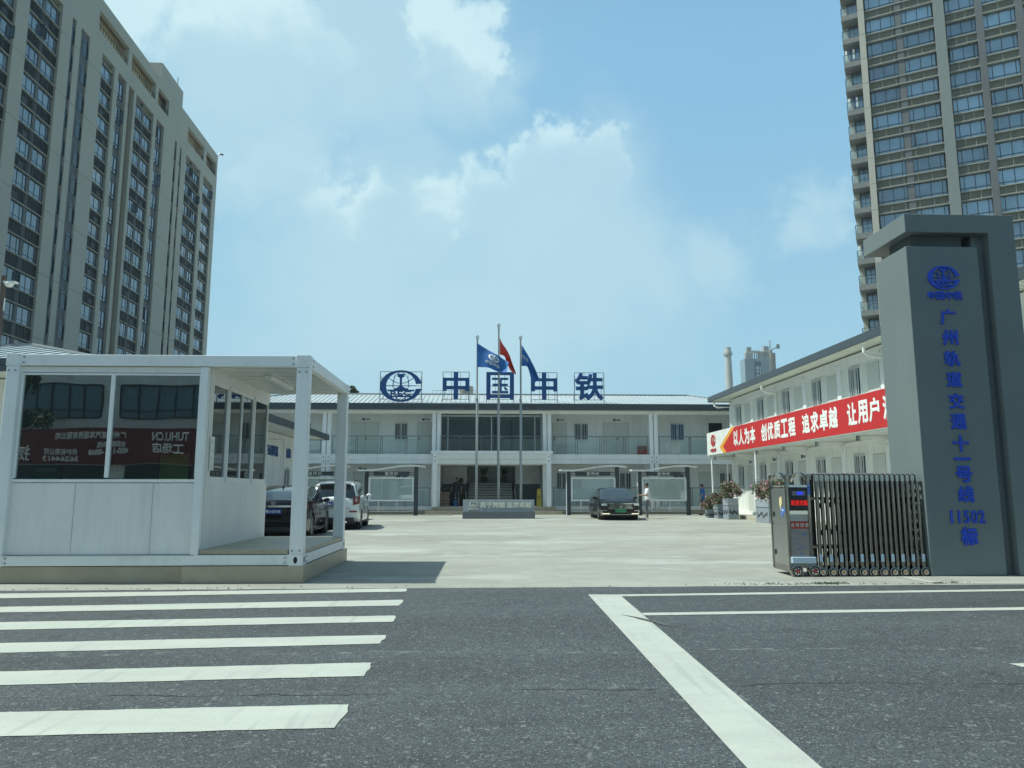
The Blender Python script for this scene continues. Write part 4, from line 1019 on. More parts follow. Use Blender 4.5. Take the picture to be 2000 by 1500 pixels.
# ================= RIGHT ANNEX =================
def annex():
    T = thing('annex_building', 'white two storey container annex with barred windows along the right of the court', 'annex building', (15.5, 26, 0))
    XW = 13.0; Y0, Y1 = 11.45, 38.45
    b = MB(); b.box(12.35, 19.4, Y0 - .2, Y1 + .3, 0, .17); b.build('plinth', mat('annex_plinth', (0.42, 0.40, 0.31), .6, var=.1), T)
    cy = [Y1 - 3.0 * i for i in range(10)]
    for za, zb in ((.17, 3.05), (3.05, 5.98)):
        b = MB(); b.box(XW, XW + .1, Y0, Y1, za, zb if zb < 4 else 6.08)
        for i in range(9):
            for f in (.36, .68): yy = cy[i] - 3.0 * f; b.box(XW - .0025, XW + .01, yy - .004, yy + .004, za, zb, 1)
        b.build('wall', [M_PANELW, M_SEAM], T)
    b = MB(); b.box(XW + .1, 19.3, Y1 - .1, Y1, .17, 5.98); b.box(XW + .1, 19.3, Y0, Y0 + .1, .17, 5.98); b.box(19.2, 19.3, Y0 + .1, Y1 - .1, .17, 5.98)
    b.build('end_wall', M_PANELW, T)
    for i, y in enumerate(cy):
        b = MB()
        for za, zb in ((.17, 3.04), (3.06, 5.95)):
            b.box(XW - .06, XW, y - .16, y + .16, za, zb)
            for dz in (zb - .06,): 
                for dy in (-.08, .08): b.lathe([(0, -.003), (.02, -.003), (.02, .01)], (XW - .06, y + dy, dz), 'x', 8, 1)
        b.build('column', [M_WHITE, M_DARK], T)
    for za, zb in ((5.72, 6.08), (2.92, 3.04), (.18, .33)):
        b = MB(); b.box(XW - .05, XW, Y0, Y1, za, zb); b.build('beam', M_WHITE, T)
    for i in range(9):
        y = cy[i]
        for fl in (.17, 3.22):
            barred_window(T, '-x', y - 1.55, y - .72, XW, fl + 1.2, fl + 2.4, bars=6)
            door(T, '-x', y - 2.75, y - 1.95, XW, fl + .1, fl + 2.38, False, None)
            if fl < 1 and i < 3:
                s = MB(); s.box(XW - .012, XW, y - 2.42, y - 2.28, 2.66, 2.80); s.box(XW - .012, XW, y - 2.7, y - 2.46, 2.68, 2.77, 1)
                s.build('room_plate', [mat('door_plate_blue', (0.01, 0.04, 0.12), .4), mat('door_plate_grey', (0.2, 0.24, 0.27), .5)], T)
    hip_roof(T, 12.25, 20.1, Y0 - .3, 39.8, 6.35, 7.5, Y0 + 3, 36.5, .24, 'y')
    # gallery hung along the wall
    b = MB(); b.box(11.97, XW, Y0 + .1, Y1 + 1.0, 3.10, 3.20)
    k = Y0 + .3
    while k < Y1 + 1: b.box(11.99, XW - .02, k - .006, k + .006, 3.094, 3.10, 1); k += .3
    b.build('gallery_floor', [M_SOFF, M_SEAM], T)
    for y in cy:
        b = MB(); b.box(11.99, XW - .06, y - .05, y + .05, 2.98, 3.09); b.bar((12.1, y, 3.0), (12.94, y, 2.78), .04, .05); b.box(11.96, 12.04, y - .07, y + .07, 2.93, 3.10, 1); b.build('bracket', [M_WHITE, M_STEEL], T)
    for (x, y) in ((12.06, 39.2), (12.88, 39.2), (12.06, 32.8)):
        b = MB(); b.tube([(x, y, .0), (x, y, 3.1)], .045, 10); b.build('gallery_post', M_WHITE, T, True)
    # rain pipes: gutter -> wall
    for y in (39.2, 32.3, 23.3):
        b = MB(); b.tube([(12.3, y, 6.02), (12.3, y, 5.80), (12.42, y, 5.70), (12.9, y, 5.62), (12.9, y, 5.5), (12.9, y, 3.3)] if y < 39 else [(12.3, y, 6.02), (12.3, y, 5.85), (12.45, y - .1, 5.75), (12.93, 38.5, 5.7), (12.93, 38.5, 3.3)], .055, 8); b.build('rain_pipe', M_TEXTW, T, True)
annex()
# banner on the gallery edge
T = thing('banner_board', 'long red slogan board with white characters hung along the annex gallery', 'banner', (11.93, 26, 3.2))
XB = 11.90; ya, yb, z0, z1 = 39.4, 13.0, 3.2, 4.37
b = MB(); b.box(XB, XB + .05, yb, ya, z0, z1, 0); b.build('board', mat('banner_edge_white', (0.72, 0.74, 0.70), .5), T)
yr = 36.6
b = MB(); b.prism([(yb, z0 + .01), (yb, z1 - .01), (34.9, z1 - .01), (36.75, z0 + .33), (36.25, z0 + .01)], 'x', XB - .008, XB, 0); b.build('red_field', M_RED, T)
b = MB(); b.prism([(34.9, z1 - .01), (35.4, z1 - .01), (37.3, z0 + .33), (36.75, z0 + .01), (36.25, z0 + .01), (36.75, z0 + .33)], 'x', XB - .006, XB, 0); b.build('orange_chevron', M_ORANGE, T)
b = MB(); emblem(b, (XB - .012, 38.3, 3.92), '-x', .80, .008); b.build('red_emblem', mat('emblem_red', (0.45, 0.03, 0.03), .5), T)
b = MB(); put_text(b, '中国中铁', (XB - .018, 38.3, 3.42), '-x', .2, .008, .007, fit_w=.95, fit_h=.2); b.build('red_lettering', mat('emblem_red', (0.45, 0.03, 0.03), .5), T)
SL = '以人为本 创优质工程 追求卓越 让用户满意'
# start positions measured as metres along the board
wd = {'以': (35.0, 34.0), '人': (33.75, 32.85), '为': (32.75, 31.9)}
grp = [('以人为本', 35.25, 31.25), ('创优质工程', 30.2, 26.35), ('追求卓越', 25.4, 22.45), ('让用户', 21.4, 19.1)]
def yat(px, X=XB): return X / math.tan(math.atan((px - 1000) / 1450 / .9967) + R(2.1))
grp = [('以人为本', yat(1431), yat(1475)), ('创优质工程', yat(1485), yat(1554)), ('追求卓越', yat(1566), yat(1638)), ('让用户', yat(1655), yat(1721))]
w3 = (grp[3][1] - grp[3][2]) / 3
grp.append(('满意', grp[3][2] - .12, grp[3][2] - .12 - 2 * w3))
for s, a, c in grp:
    n = len(s); w = (a - c) / n; b = MB()
    for i, ch in enumerate(s):
        put_text(b, ch, (XB - .014, a - w * (i + .5), 3.80), '-x', .62, .024, .022, zs=.12, fit_w=w * .9, fit_h=.74 if ch != '一' else None)
    b.build('lettering', M_TEXTW, T)

# ================= LEFT LOW BUILDING =================
def lowhouse():
    T = thing('low_building', 'single storey white prefab house with grey hipped roof behind the guard booth', 'prefab house', (-12, 26, 0))
    XW = -8.95
    b = MB(); b.box(-15.2, XW, 16.6, 35.6, 0, 3.78)
    k = 17.5
    while k < 35.5: b.box(XW - .01, XW + .003, k - .006, k + .006, .1, 3.7, 1); k += 1.2
    b.build('wall', [M_PANEL, M_SEAM], T)
    hip_roof(T, -15.9, -7.7, 15.5, 36.6, 4.02, 5.1, 19.5, 33.0, .24, 'y', .33)
    for y in (18.5, 23.5, 28.2, 33.6):
        barred_window(T, '+x', y, y + .9, XW, 1.2, 2.3, bars=5)
    door(T, '+x', 20.6, 21.5, XW, .1, 2.2); door(T, '+x', 26.0, 26.9, XW, .1, 2.2)
    b = MB(); b.tube([(XW + .06, 29.9, .1), (XW + .06, 29.9, 3.35), (XW + .06, 33.4, 3.55)], .03, 8); b.tube([(XW + .06, 33.4, .1), (XW + .06, 33.4, 3.5)], .03, 8); b.build('rain_pipe', M_WHITE, T, True)
    b = MB(); put_text(b, '互利共赢', (XW + .02, 31.75, 3.02), '+x', .42, .018, .016, fit_w=1.6, fit_h=.46); put_text(b, '诚信', (XW + .02, 34.3, 3.02), '+x', .42, .018, .016, fit_w=.8, fit_h=.46)
    b.build('lettering', M_BLUE, T)
lowhouse()
# ================= TALL LEFT TOWER =================
M_CREAM = mat('cream_stone_paint', (0.395, 0.385, 0.33), 0.75, var=.06, scale=.15, stain=('#6d6a58', .18))
M_CREAMJ = mat('cream_joint', (0.18, 0.175, 0.14), .8)
M_BAYG = mat('grey_bay_paint', (0.115, 0.125, 0.13), .7, var=.1, scale=.5)
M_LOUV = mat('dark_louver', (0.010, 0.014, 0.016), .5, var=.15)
M_LOUVC = mat('cream_louver', (0.28, 0.285, 0.24), .6, var=.12)
M_WFR = mat('window_frame_dark', (0.02, 0.03, 0.045), .4)
def sky_pane(name, col, lo, hi):
    m = bpy.data.materials.new(name); m.use_nodes = True; t = m.node_tree; p = t.nodes['Principled BSDF']
    oi = N(t, 'ShaderNodeObjectInfo'); g = N(t, 'ShaderNodeNewGeometry')
    nz = N(t, 'ShaderNodeTexNoise'); nz.inputs['Scale'].default_value = .45; nz.inputs['Detail'].default_value = 2; L(t, g.outputs['Position'], nz.inputs[0])
    ad = N(t, 'ShaderNodeMath', operation='ADD'); L(t, oi.outputs['Random'], ad.inputs[0]); L(t, nz.outputs[0], ad.inputs[1])
    mr = N(t, 'ShaderNodeMapRange'); L(t, ad.outputs[0], mr.inputs[0]); mr.inputs[1].default_value = .3; mr.inputs[2].default_value = 1.5; mr.inputs[3].default_value = lo; mr.inputs[4].default_value = hi
    sc = N(t, 'ShaderNodeVectorMath', operation='SCALE'); sc.inputs[0].default_value = col; L(t, mr.outputs[0], sc.inputs['Scale']); L(t, sc.outputs[0], p.inputs['Base Color'])
    p.inputs['Roughness'].default_value = .06; p.inputs['Specular IOR Level'].default_value = .9; p.inputs['Coat Weight'].default_value = .6; p.inputs['Coat IOR'].default_value = 2.0
    b = N(t, 'ShaderNodeBump'); b.inputs['Strength'].default_value = .05; L(t, nz.outputs[0], b.inputs['Height']); L(t, b.outputs[0], p.inputs['Normal'])
    MATS[name] = m; return m
M_SKP = sky_pane('sky_curtain_pane', (0.09, 0.13, 0.165), .3, 1.5)  # bluish base holds the sky's reflection along with the curtains
def tower_left():
    C0 = Vector((-42.0, 111.67, 0)); th = R(1.6)
    e = Vector((math.sin(th), -math.cos(th), 0)); nrm = Vector((math.cos(th), math.sin(th), 0))
    T = thing('apartment_tower', 'tall cream apartment tower with dark louvered bays on the left', 'apartment tower', (-50, 80, 0))
    MT = Matrix(((e.x, nrm.x, 0, C0.x), (e.y, nrm.y, 0, C0.y), (0, 0, 1, 0), (0, 0, 0, 1)))   # local: x = s along facade, y = outward, z up
    def mb(): b = MB(); b.T = MT; return b
    S1 = 72.0; ZT = 53.2
    b = mb(); b.box(0.3, S1, -16, -.45, 0, 49.4); b.box(.3, S1, -16, -6, 49.4, ZT - .4); b.build('core', mat('tower_core_paint', (0.15, 0.16, 0.15), .7, var=.1), T)
    # bays: (s0, s1, kind)   kind: p pair louvered, s single louvered, g single on grey, slit, deep
    bays = [(1.6, 5.6, 's1'), (6.9, 12.5, 'p'), (14.2, 14.75, 'slit'), (15.9, 16.6, 'slit'), (20.3, 22.6, 'g1'), (23.5, 28.4, 'p'), (29.0, 30.3, 'deep'), (31.0, 33.0, 'g'), (33.9, 36.7, 's2'),
            (39.4, 41.1, 'slitw'), (42.1, 42.8, 'slit'), (44.6, 49.6, 'p'), (51.4, 56.6, 'p'), (58.6, 62.4, 's2'), (64, 70, 'p')]
    # piers fill between bays
    edges = [0.0]
    for a, c, k in bays: edges += [a, c]
    edges.append(S1)
    b = mb()
    for i in range(0, len(edges), 2):
        b.box(edges[i], edges[i + 1], -1.2 if i == 0 else -.45, .02, 0, 47.6)
        for zz in range(3, 48, 6): b.box(edges[i] - .004, edges[i + 1] + .004, -.02, .024, zz, zz + .05, 1)
    b.box(0, .3, -16, -.45, 0, ZT)
    b.build('pier', [M_CREAM, M_CREAMJ], T)
    # crown: band under the loggia, top band, loggia posts
    b = mb(); b.box(0, S1, -.45, .02, 47.6, 49.55); b.box(0, S1, -.45, .02, 51.75, ZT); b.box(0, S1, -6, -.45, ZT - .4, ZT - .1)
    for (a, c) in ((0, .6), (4.9, 5.9), (12.4, 19.2), (22.6, 23.4), (30.1, 31.0), (37.9, 44.2), (50, 51), (57, 58), (66, 72)): b.box(a, c, -.45, .015, 49.55, 51.75)
    b.build('crown', M_CREAM, T)
    b = mb(); b.box(0.3, S1, -1.4, -1.2, 49.4, ZT - .4); b.build('loggia_back_wall', mat('loggia_sunlit_wall', (0.62, 0.52, 0.34), .7), T)  # bright warm colour, set shallow, stands in for sun on this wall
    b = mb(); b.box(.6, S1, -.2, -.14, 50.35, 50.42)
    k = .6
    while k < 66: b.box(k, k + .04, -.2, -.14, 49.55, 50.35); k += .6
    b.build('loggia_railing', M_WFR, T)
    # penthouse
    b = mb(); b.box(13.4, 20.6, -9, -.6, ZT - .2, 56.3); b.box(20.6, 22.5, -7, -4, ZT - .2, 54.2); b.build('penthouse', M_CREAM, T)
    b = mb(); b.box(13.35, 20.6, -.6, -.5, 53.3, 53.7); b.build('penthouse_shadow_strip', M_WFR, T)  # solid dark strip stands in for a shaded gap at the penthouse foot
    b = mb(); b.tube([(14.5, -1, 56.2), (14.5, -1, 57.8)], .05, 6); b.tube([(19, -4, 56.3), (19, -4, 57.2)], .04, 6)
    b.tube([(.4, .2, ZT), (.4, .5, ZT + .2), (.2, .9, ZT + .1)], .12, 6)
    b.build('roof_mast', M_WFR, T)
    # per-floor items
    zc = [46.0 - 2.93 * k for k in range(15)]
    protos = {}
    wins = []
    def window_mesh(w, h, cols):
        """verts local, at origin bottom-left; frame + panes (2 materials)"""
        key = (round(w, 2), round(h, 2), tuple(cols))
        b = MB(); b.box(0, w, 0, .05, 0, h, 1)
        f = .06; low = h * .22
        b.box(0, w, .05, .08, 0, f); b.box(0, w, .05, .08, h - f, h); b.box(0, w, .05, .075, low, low + f * .8)
        x = 0
        for c in cols + [1.0]:
            xx = w * (c if c <= 1 else 1); b.box(min(xx, w - f), min(xx, w - f) + f, .05, .075, f, h - f)
        b.box(0, f, .05, .075, f, h - f)
        return b
    slit = mb(); deep = mb(); rest_b = mb(); rr = random.Random(8)
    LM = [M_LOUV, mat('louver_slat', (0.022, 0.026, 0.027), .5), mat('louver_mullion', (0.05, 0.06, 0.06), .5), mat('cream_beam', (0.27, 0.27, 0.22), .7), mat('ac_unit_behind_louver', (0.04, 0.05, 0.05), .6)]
    for a, c, k in bays:
        if k == 'p':
            w = c - a; ww = (w - .66) / 2
            for z in zc: wins += [(a + .08, z - .85, ww, 1.52, 'P'), (a + .08 + ww + .5, z - .85, ww, 1.52, 'P')]
            b = mb(); b.box(a + .08 + ww, a + .58 + ww, -.44, -.20, 0, 47.6); b.build('grey_mullion', M_BAYG, T)
        elif k in ('s1', 's2'):
            for z in zc: wins.append((a + .12, z - .85, (c - a) - .35, 1.52, 'P'))
        elif k in ('g', 'g1'):
            for z in zc: wins.append((a + .25, z - 1.0, min(c - a - .5, 1.6), 1.9, 'S'))
        if k in ('p', 's1', 's2'):
            for z in zc:
                own = z > 13 and a < 58
                lou = mb() if own else rest_b
                lz0, lz1 = z - 2.11, z - 1.0
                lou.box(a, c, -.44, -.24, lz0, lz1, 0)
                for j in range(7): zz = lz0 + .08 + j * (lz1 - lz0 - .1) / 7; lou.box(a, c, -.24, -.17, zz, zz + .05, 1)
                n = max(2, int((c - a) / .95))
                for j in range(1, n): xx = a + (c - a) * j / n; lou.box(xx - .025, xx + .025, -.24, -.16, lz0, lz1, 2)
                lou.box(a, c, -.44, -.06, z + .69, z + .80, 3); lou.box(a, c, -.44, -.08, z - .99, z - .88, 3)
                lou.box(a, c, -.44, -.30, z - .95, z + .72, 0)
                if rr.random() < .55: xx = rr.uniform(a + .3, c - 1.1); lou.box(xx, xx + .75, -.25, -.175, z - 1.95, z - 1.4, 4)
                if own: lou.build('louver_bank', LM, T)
        elif k in ('slit', 'slitw'):
            slit.box(a, c, -.44, -.16, 0, 47.6, 0)
            for z in zc:
                slit.box(a + .05, c - (.05 if k == 'slit' else .7), -.16, -.12, z - .9, z + .55, 1); slit.box(a + .05, c - (.05 if k == 'slit' else .7), -.16, -.12, z + .62, z + .95, 1)
                slit.box(a + .02, a + .06, -.12, -.06, z - .9, z + .55, 2)
        elif k == 'deep':
            deep.box(a, c, -.449, -.44, 0, 47.6)
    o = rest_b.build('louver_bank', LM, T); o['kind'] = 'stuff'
    slit.build('slit_window', [M_BAYG, mat('slit_pane', (0.02, 0.035, 0.045), .1, spec=.6), M_WFR], T); deep.build('deep_recess', mat('recess_shade_tan', (0.20, 0.17, 0.12), .7), T)  # tan of the recess stands in for the pier's shaded brownish side
    # windows: 96 that show largest as parts, the rest one stuff part
    vis = [w for w in wins if w[1] > 12 and w[0] < 52]
    def size(w):
        p = MT @ Vector((w[0], 0, w[1])); d = p.length; return w[2] / d * (42 / d)
    vis.sort(key=size, reverse=True); big = vis[:98]; rest = [w for w in wins if w not in big]
    for (s, z, w, h, k) in big:
        key = (round(w, 2), h)
        if key not in protos:
            b = window_mesh(w, h, [.2, .6] if k == 'P' and w > 1.7 else [.5])
            o = b.build('window', [M_WFR, M_SKP], None, local=True); protos[key] = o
        else:
            o = protos[key].copy(); COL.objects.link(o)
        o.parent = T; rot = Matrix.Rotation(math.atan2(e.y, e.x), 4, 'Z')
        # local x along e, local y outward: e x up ... mirror handled by rotation of -nrm side
        o.location = (MT @ Vector((s, -.30, z))) - T.location
        o.rotation_euler = (0, 0, math.atan2(e.y, e.x))
    b = mb()
    for (s, z, w, h, k) in rest:
        b.box(s, s + w, -.30, -.25, z, z + h, 1); b.box(s, s + w, -.25, -.19, z, z + .06); b.box(s, s + w, -.25, -.19, z + h - .06, z + h); b.box(s, s + w, -.25, -.19, z + h * .22, z + h * .22 + .05)
        for f in ([0, .16, .5, .84, .975] if w > 1.9 else [0, .5, .96]): b.box(s + w * f, s + w * f + .06, -.25, -.19, z + .06, z + h - .06)
    o = b.build('window', [M_WFR, M_SKP], T); o['kind'] = 'stuff'
    rr = random.Random(21)
    for (s, z, w, h, k) in rr.sample(vis, 20):
        a = s + (0.02 if rr.random() < .5 else w - .06); q = rr.uniform(.3, .5)
        q *= .8; z0_, z1_ = z + .35, z + h - .04; b = mb(); b.box(a + .012, a + .028, -.22, -.22 + q, z0_, z1_, 1); b.box(a, a + .04, -.22, -.22 + q, z0_, z0_ + .05); b.box(a, a + .04, -.22, -.22 + q, z1_ - .05, z1_); b.box(a, a + .04, -.26 + q, -.22 + q, z0_ + .05, z1_ - .05); b.build('open_casement', [M_WFR, M_SKP], T)
    b = mb()
    for a, c, k in bays:
        if k in ('g', 'g1'): b.box(a, c, -.44, -.305, 0, 47.6)
    b.build('bay_wall', M_BAYG, T)
tower_left()

# ================= TALL RIGHT TOWER =================
def tower_right():
    a = R(59.7); u = Vector((math.sin(a), -math.cos(a), 0)); nr = Vector((-math.cos(a), -math.sin(a), 0)); C0 = Vector((41.67, 78.0, 0))
    MT = Matrix(((u.x, nr.x, 0, C0.x), (u.y, nr.y, 0, C0.y), (0, 0, 1, 0), (0, 0, 0, 1)))
    T = thing('apartment_tower', 'tall apartment tower with stacked corner balconies behind the annex on the right', 'apartment tower', (55, 78, 0))
    def mb(): b = MB(); b.T = MT; return b
    S1 = 34.0; ZT = 70
    b = mb(); b.box(1.3, S1, -15, -.5, 0, ZT); b.build('core', mat('tower_core_paint', (0.15, 0.16, 0.15), .7), T)
    b = mb(); b.box(1.30, 1.95, -.5, .35, 0, ZT)
    for zz in range(2, 70, 3): b.box(1.29, 1.955, .3, .353, zz, zz + .05, 1)
    b.build('pier', [M_CREAM, M_CREAMJ], T)
    for q0, q1 in ((8.75, 9.75), (17.6, 18.5), (26, 27)):
        b = mb(); b.box(q0, q1, -.5, .45, 0, ZT); b.build('pier', mat('grey_pier_paint', (0.19, 0.215, 0.21), .7, var=.06), T)
    cols = [(2.05, 5.0), (5.65, 8.65), (9.85, 12.6), (13.25, 16.15), (16.8, 17.55), (18.6, 21.6), (22.2, 25.8)]
    for (x0, x1) in ((5.0, 5.65), (12.6, 13.25), (16.15, 16.8), (21.6, 22.2)):
        b = mb(); b.box(x0, x1, -.49, -.02 if x0 < 6 else .12, 0, ZT)
        b.build('grey_mullion', M_BAYG, T)
    zb = [32.65 - 2.92 * k for k in range(9)] + [32.65 + 2.92 * k for k in range(1, 13)]
    rest_b = mb()
    LM = [mat('louver_back', (0.06, 0.065, 0.055), .7), M_LOUVC, mat('louver_post', (0.36, 0.36, 0.30), .6), mat('cream_beam2', (0.29, 0.30, 0.27), .7)]
    for z in zb:
        for (x0, x1) in ((1.95, 8.75), (9.75, 12.6), (13.25, 17.6), (18.5, 21.6), (22.2, 26)):
            zt = z + 1.75; own = 17 < z < 64
            lou = mb() if own else rest_b
            lou.box(x0, x1, -.49, -.28, zt + .14, zt + .98, 0)
            for j in range(7): zz = zt + .19 + j * .115; lou.box(x0, x1, -.28, -.18, zz, zz + .05, 1)
            n = max(3, int((x1 - x0) / 1.35))
            for j in range(n + 1): xx = x0 + (x1 - x0) * j / n; lou.box(max(x0, xx - .03), min(x1, xx + .03), -.28, -.10, zt + .14, zt + 1.0, 2)
            lou.box(x0, x1, -.49, .10, zt + .02, zt + .13, 3); lou.box(x0, x1, -.49, .05, zt + 1.0, zt + 1.10, 3)
            if own: lou.build('louver_bank', LM, T)
    if rest_b.v: o = rest_b.build('louver_bank', LM, T); o['kind'] = 'stuff'
    protos = {}
    M_SKB = sky_pane('blue_sky_pane', (0.18, 0.29, 0.40), .45, 1.45)  # reflected sky put into the blue of the panes
    cand = [(x0, x1, z) for z in zb if z > 18 and z < 64 for (x0, x1) in cols]
    cand.sort(key=lambda q: -(q[1] - q[0]) / (MT @ Vector((q[0], 0, q[2]))).length)
    for i, (x0, x1, z) in enumerate(cand):
        w = x1 - x0; key = round(w, 2); z = z - .03
        if i >= 98: break
        if key not in protos:
            b = MB(); h = 1.78; b.box(0, w, -.05, 0, 0, h, 1); f = .055
            b.box(0, w, -.1, -.05, 0, f); b.box(0, w, -.1, -.05, h - f, h); b.box(0, w, -.1, -.05, .32, .32 + f)
            for q in ((0, .14, .5, .86) if w > 1.5 else (0, .5)): b.box(w * q, w * q + f, -.1, -.05, f, h - f)
            b.box(w - f, w, -.1, -.05, f, h - f)
            o = b.build('window', [M_WFR, M_SKB], None, local=True); protos[key] = o
        else: o = protos[key].copy(); COL.objects.link(o)
        o.parent = T; o.location = (MT @ Vector((x0, -.38, z))) - T.location; o.rotation_euler = (0, 0, math.atan2(u.y, u.x))
    b = mb()
    for (x0, x1, z) in cand[98:]: b.box(x0, x1, -.42, -.36, z, z + 1.5)
    if b.v: o = b.build('window', [M_SKB], T); o['kind'] = 'stuff'
    # open casements, a few
    for (x, z) in ((12.2, 47.35), (9.95, 47.35), (13.3, 41.4), (6.0, 38.5)):
        b = mb(); b.box(x, x + .05, -.38, .28, z + .3, z + 1.5); b.build('open_casement', M_WFR, T)
    # balconies on the left corner
    z = 29.0 - 2.92 * 5; k = 0
    pr = None
    while z < 62:
        if pr is None:
            b = MB(); b.T = None
            R4 = Matrix(((u.x, nr.x, 0, 0), (u.y, nr.y, 0, 0), (0, 0, 1, 0), (0, 0, 0, 1))); b.T = R4
            b.box(-.45, 1.3, -3.4, .3, 0, .6, 0)
            pr = b.build('balcony', [mat('balcony_grey', (0.19, 0.20, 0.19), .7), ], None, local=True)
            pr.parent = T; pr.location = C0 + Vector((0, 0, z)) - T.location
            g = MB(); g.T = R4; g.box(-.43, 1.28, .22, .24, .62, 1.55); g.box(-.44, -.42, -3.3, .22, .62, 1.55); g.build('glass_panel', M_CLEAR, pr, local=True)
            g = MB(); g.T = R4; g.box(-.45, 1.3, .2, .26, 1.55, 1.6); g.box(-.45, -.40, -3.3, .2, 1.55, 1.6)
            for q in (-.45, .4, 1.25): g.box(q, q + .04, .2, .26, .6, 1.55)
            g.build('rail', M_WFR, pr, local=True)
        else:
            c = pr.copy(); COL.objects.link(c); c.location = C0 + Vector((0, 0, z)) - T.location
            for ch in children(pr):
                d = ch.copy(); COL.objects.link(d); d.parent = c
        z += 2.92; k += 1
    b = mb(); b.box(-.35, .15, -3.2, -1.4, 0, 66); b.build('pier', M_CREAM, T)
    b = mb(); b.box(.15, 1.3, -3.2, -1.5, 0, 66); b.build('balcony_back_wall', M_BAYG, T)
    b = mb(); z = 29.0 - 2.92 * 5
    while z < 62:
        b.box(.25, 1.25, -1.5, -1.44, z + .75, z + 2.7, 0)
        for q in (.25, .72, 1.19): b.box(q, q + .06, -1.44, -1.40, z + .75, z + 2.7, 1)
        b.box(.25, 1.25, -1.44, -1.40, z + 1.6, z + 1.66, 1); z += 2.92
    b.build('balcony_door', [M_SKB, M_WFR], T)
    # washing on two balconies
    rr = random.Random(6); b = mb()
    for zz in (49.5, 29.0 + 2.92 * 5, 29.0 - 2.92):
        for q in range(4): x = -.3 + q * .4; b.box(x, x + .22, -.1, -.06, zz + 1.2 - rr.uniform(0, .3), zz + 2.2, q % 2)
    b.build('laundry', [M_TEXTW, mat('laundry_blue', (0.08, 0.14, 0.25), .8)], T)
tower_right()

# ================= FAR THINGS =================
T = thing('chimney', 'distant pale banded factory chimney left of the tower crane', 'chimney', (117.6, 350, 0))
b = MB(); b.lathe([(2.5, 0), (1.85, 48), (1.45, 66), (1.72, 66.3), (1.72, 68.2), (1.45, 68.4), (1.45, 70), (1.2, 70)], (117.6, 350, 0), 'z', 20); b.build('shaft', mat('chimney_concrete', (0.42, 0.42, 0.4), .8, var=.1, scale=.1), T, True)
b = MB()
for z, h in ((44, 3.2), (52, 3.2), (60, 3.0)): b.lathe([(2.02 - (z - 40) * .0225, z), (2.02 - (z + h - 40) * .0225, z + h)], (117.6, 350, 0), 'z', 20)
b.build('painted_band', mat('chimney_band', (0.28, 0.29, 0.29), .8), T, True)
b = MB(); b.lathe([(1.5, 66.2), (2.1, 66.2), (2.1, 66.4), (1.5, 66.4)], (117.6, 350, 0), 'z', 20)
for k in range(12): t = k * math.pi / 6; b.box(117.6 + 2.05 * math.cos(t) - .05, 117.6 + 2.05 * math.cos(t) + .05, 350 + 2.05 * math.sin(t) - .05, 350 + 2.05 * math.sin(t) + .05, 66.4, 67.4)
b.build('service_platform', mat('chimney_rail', (0.2, 0.2, 0.2), .6), T)

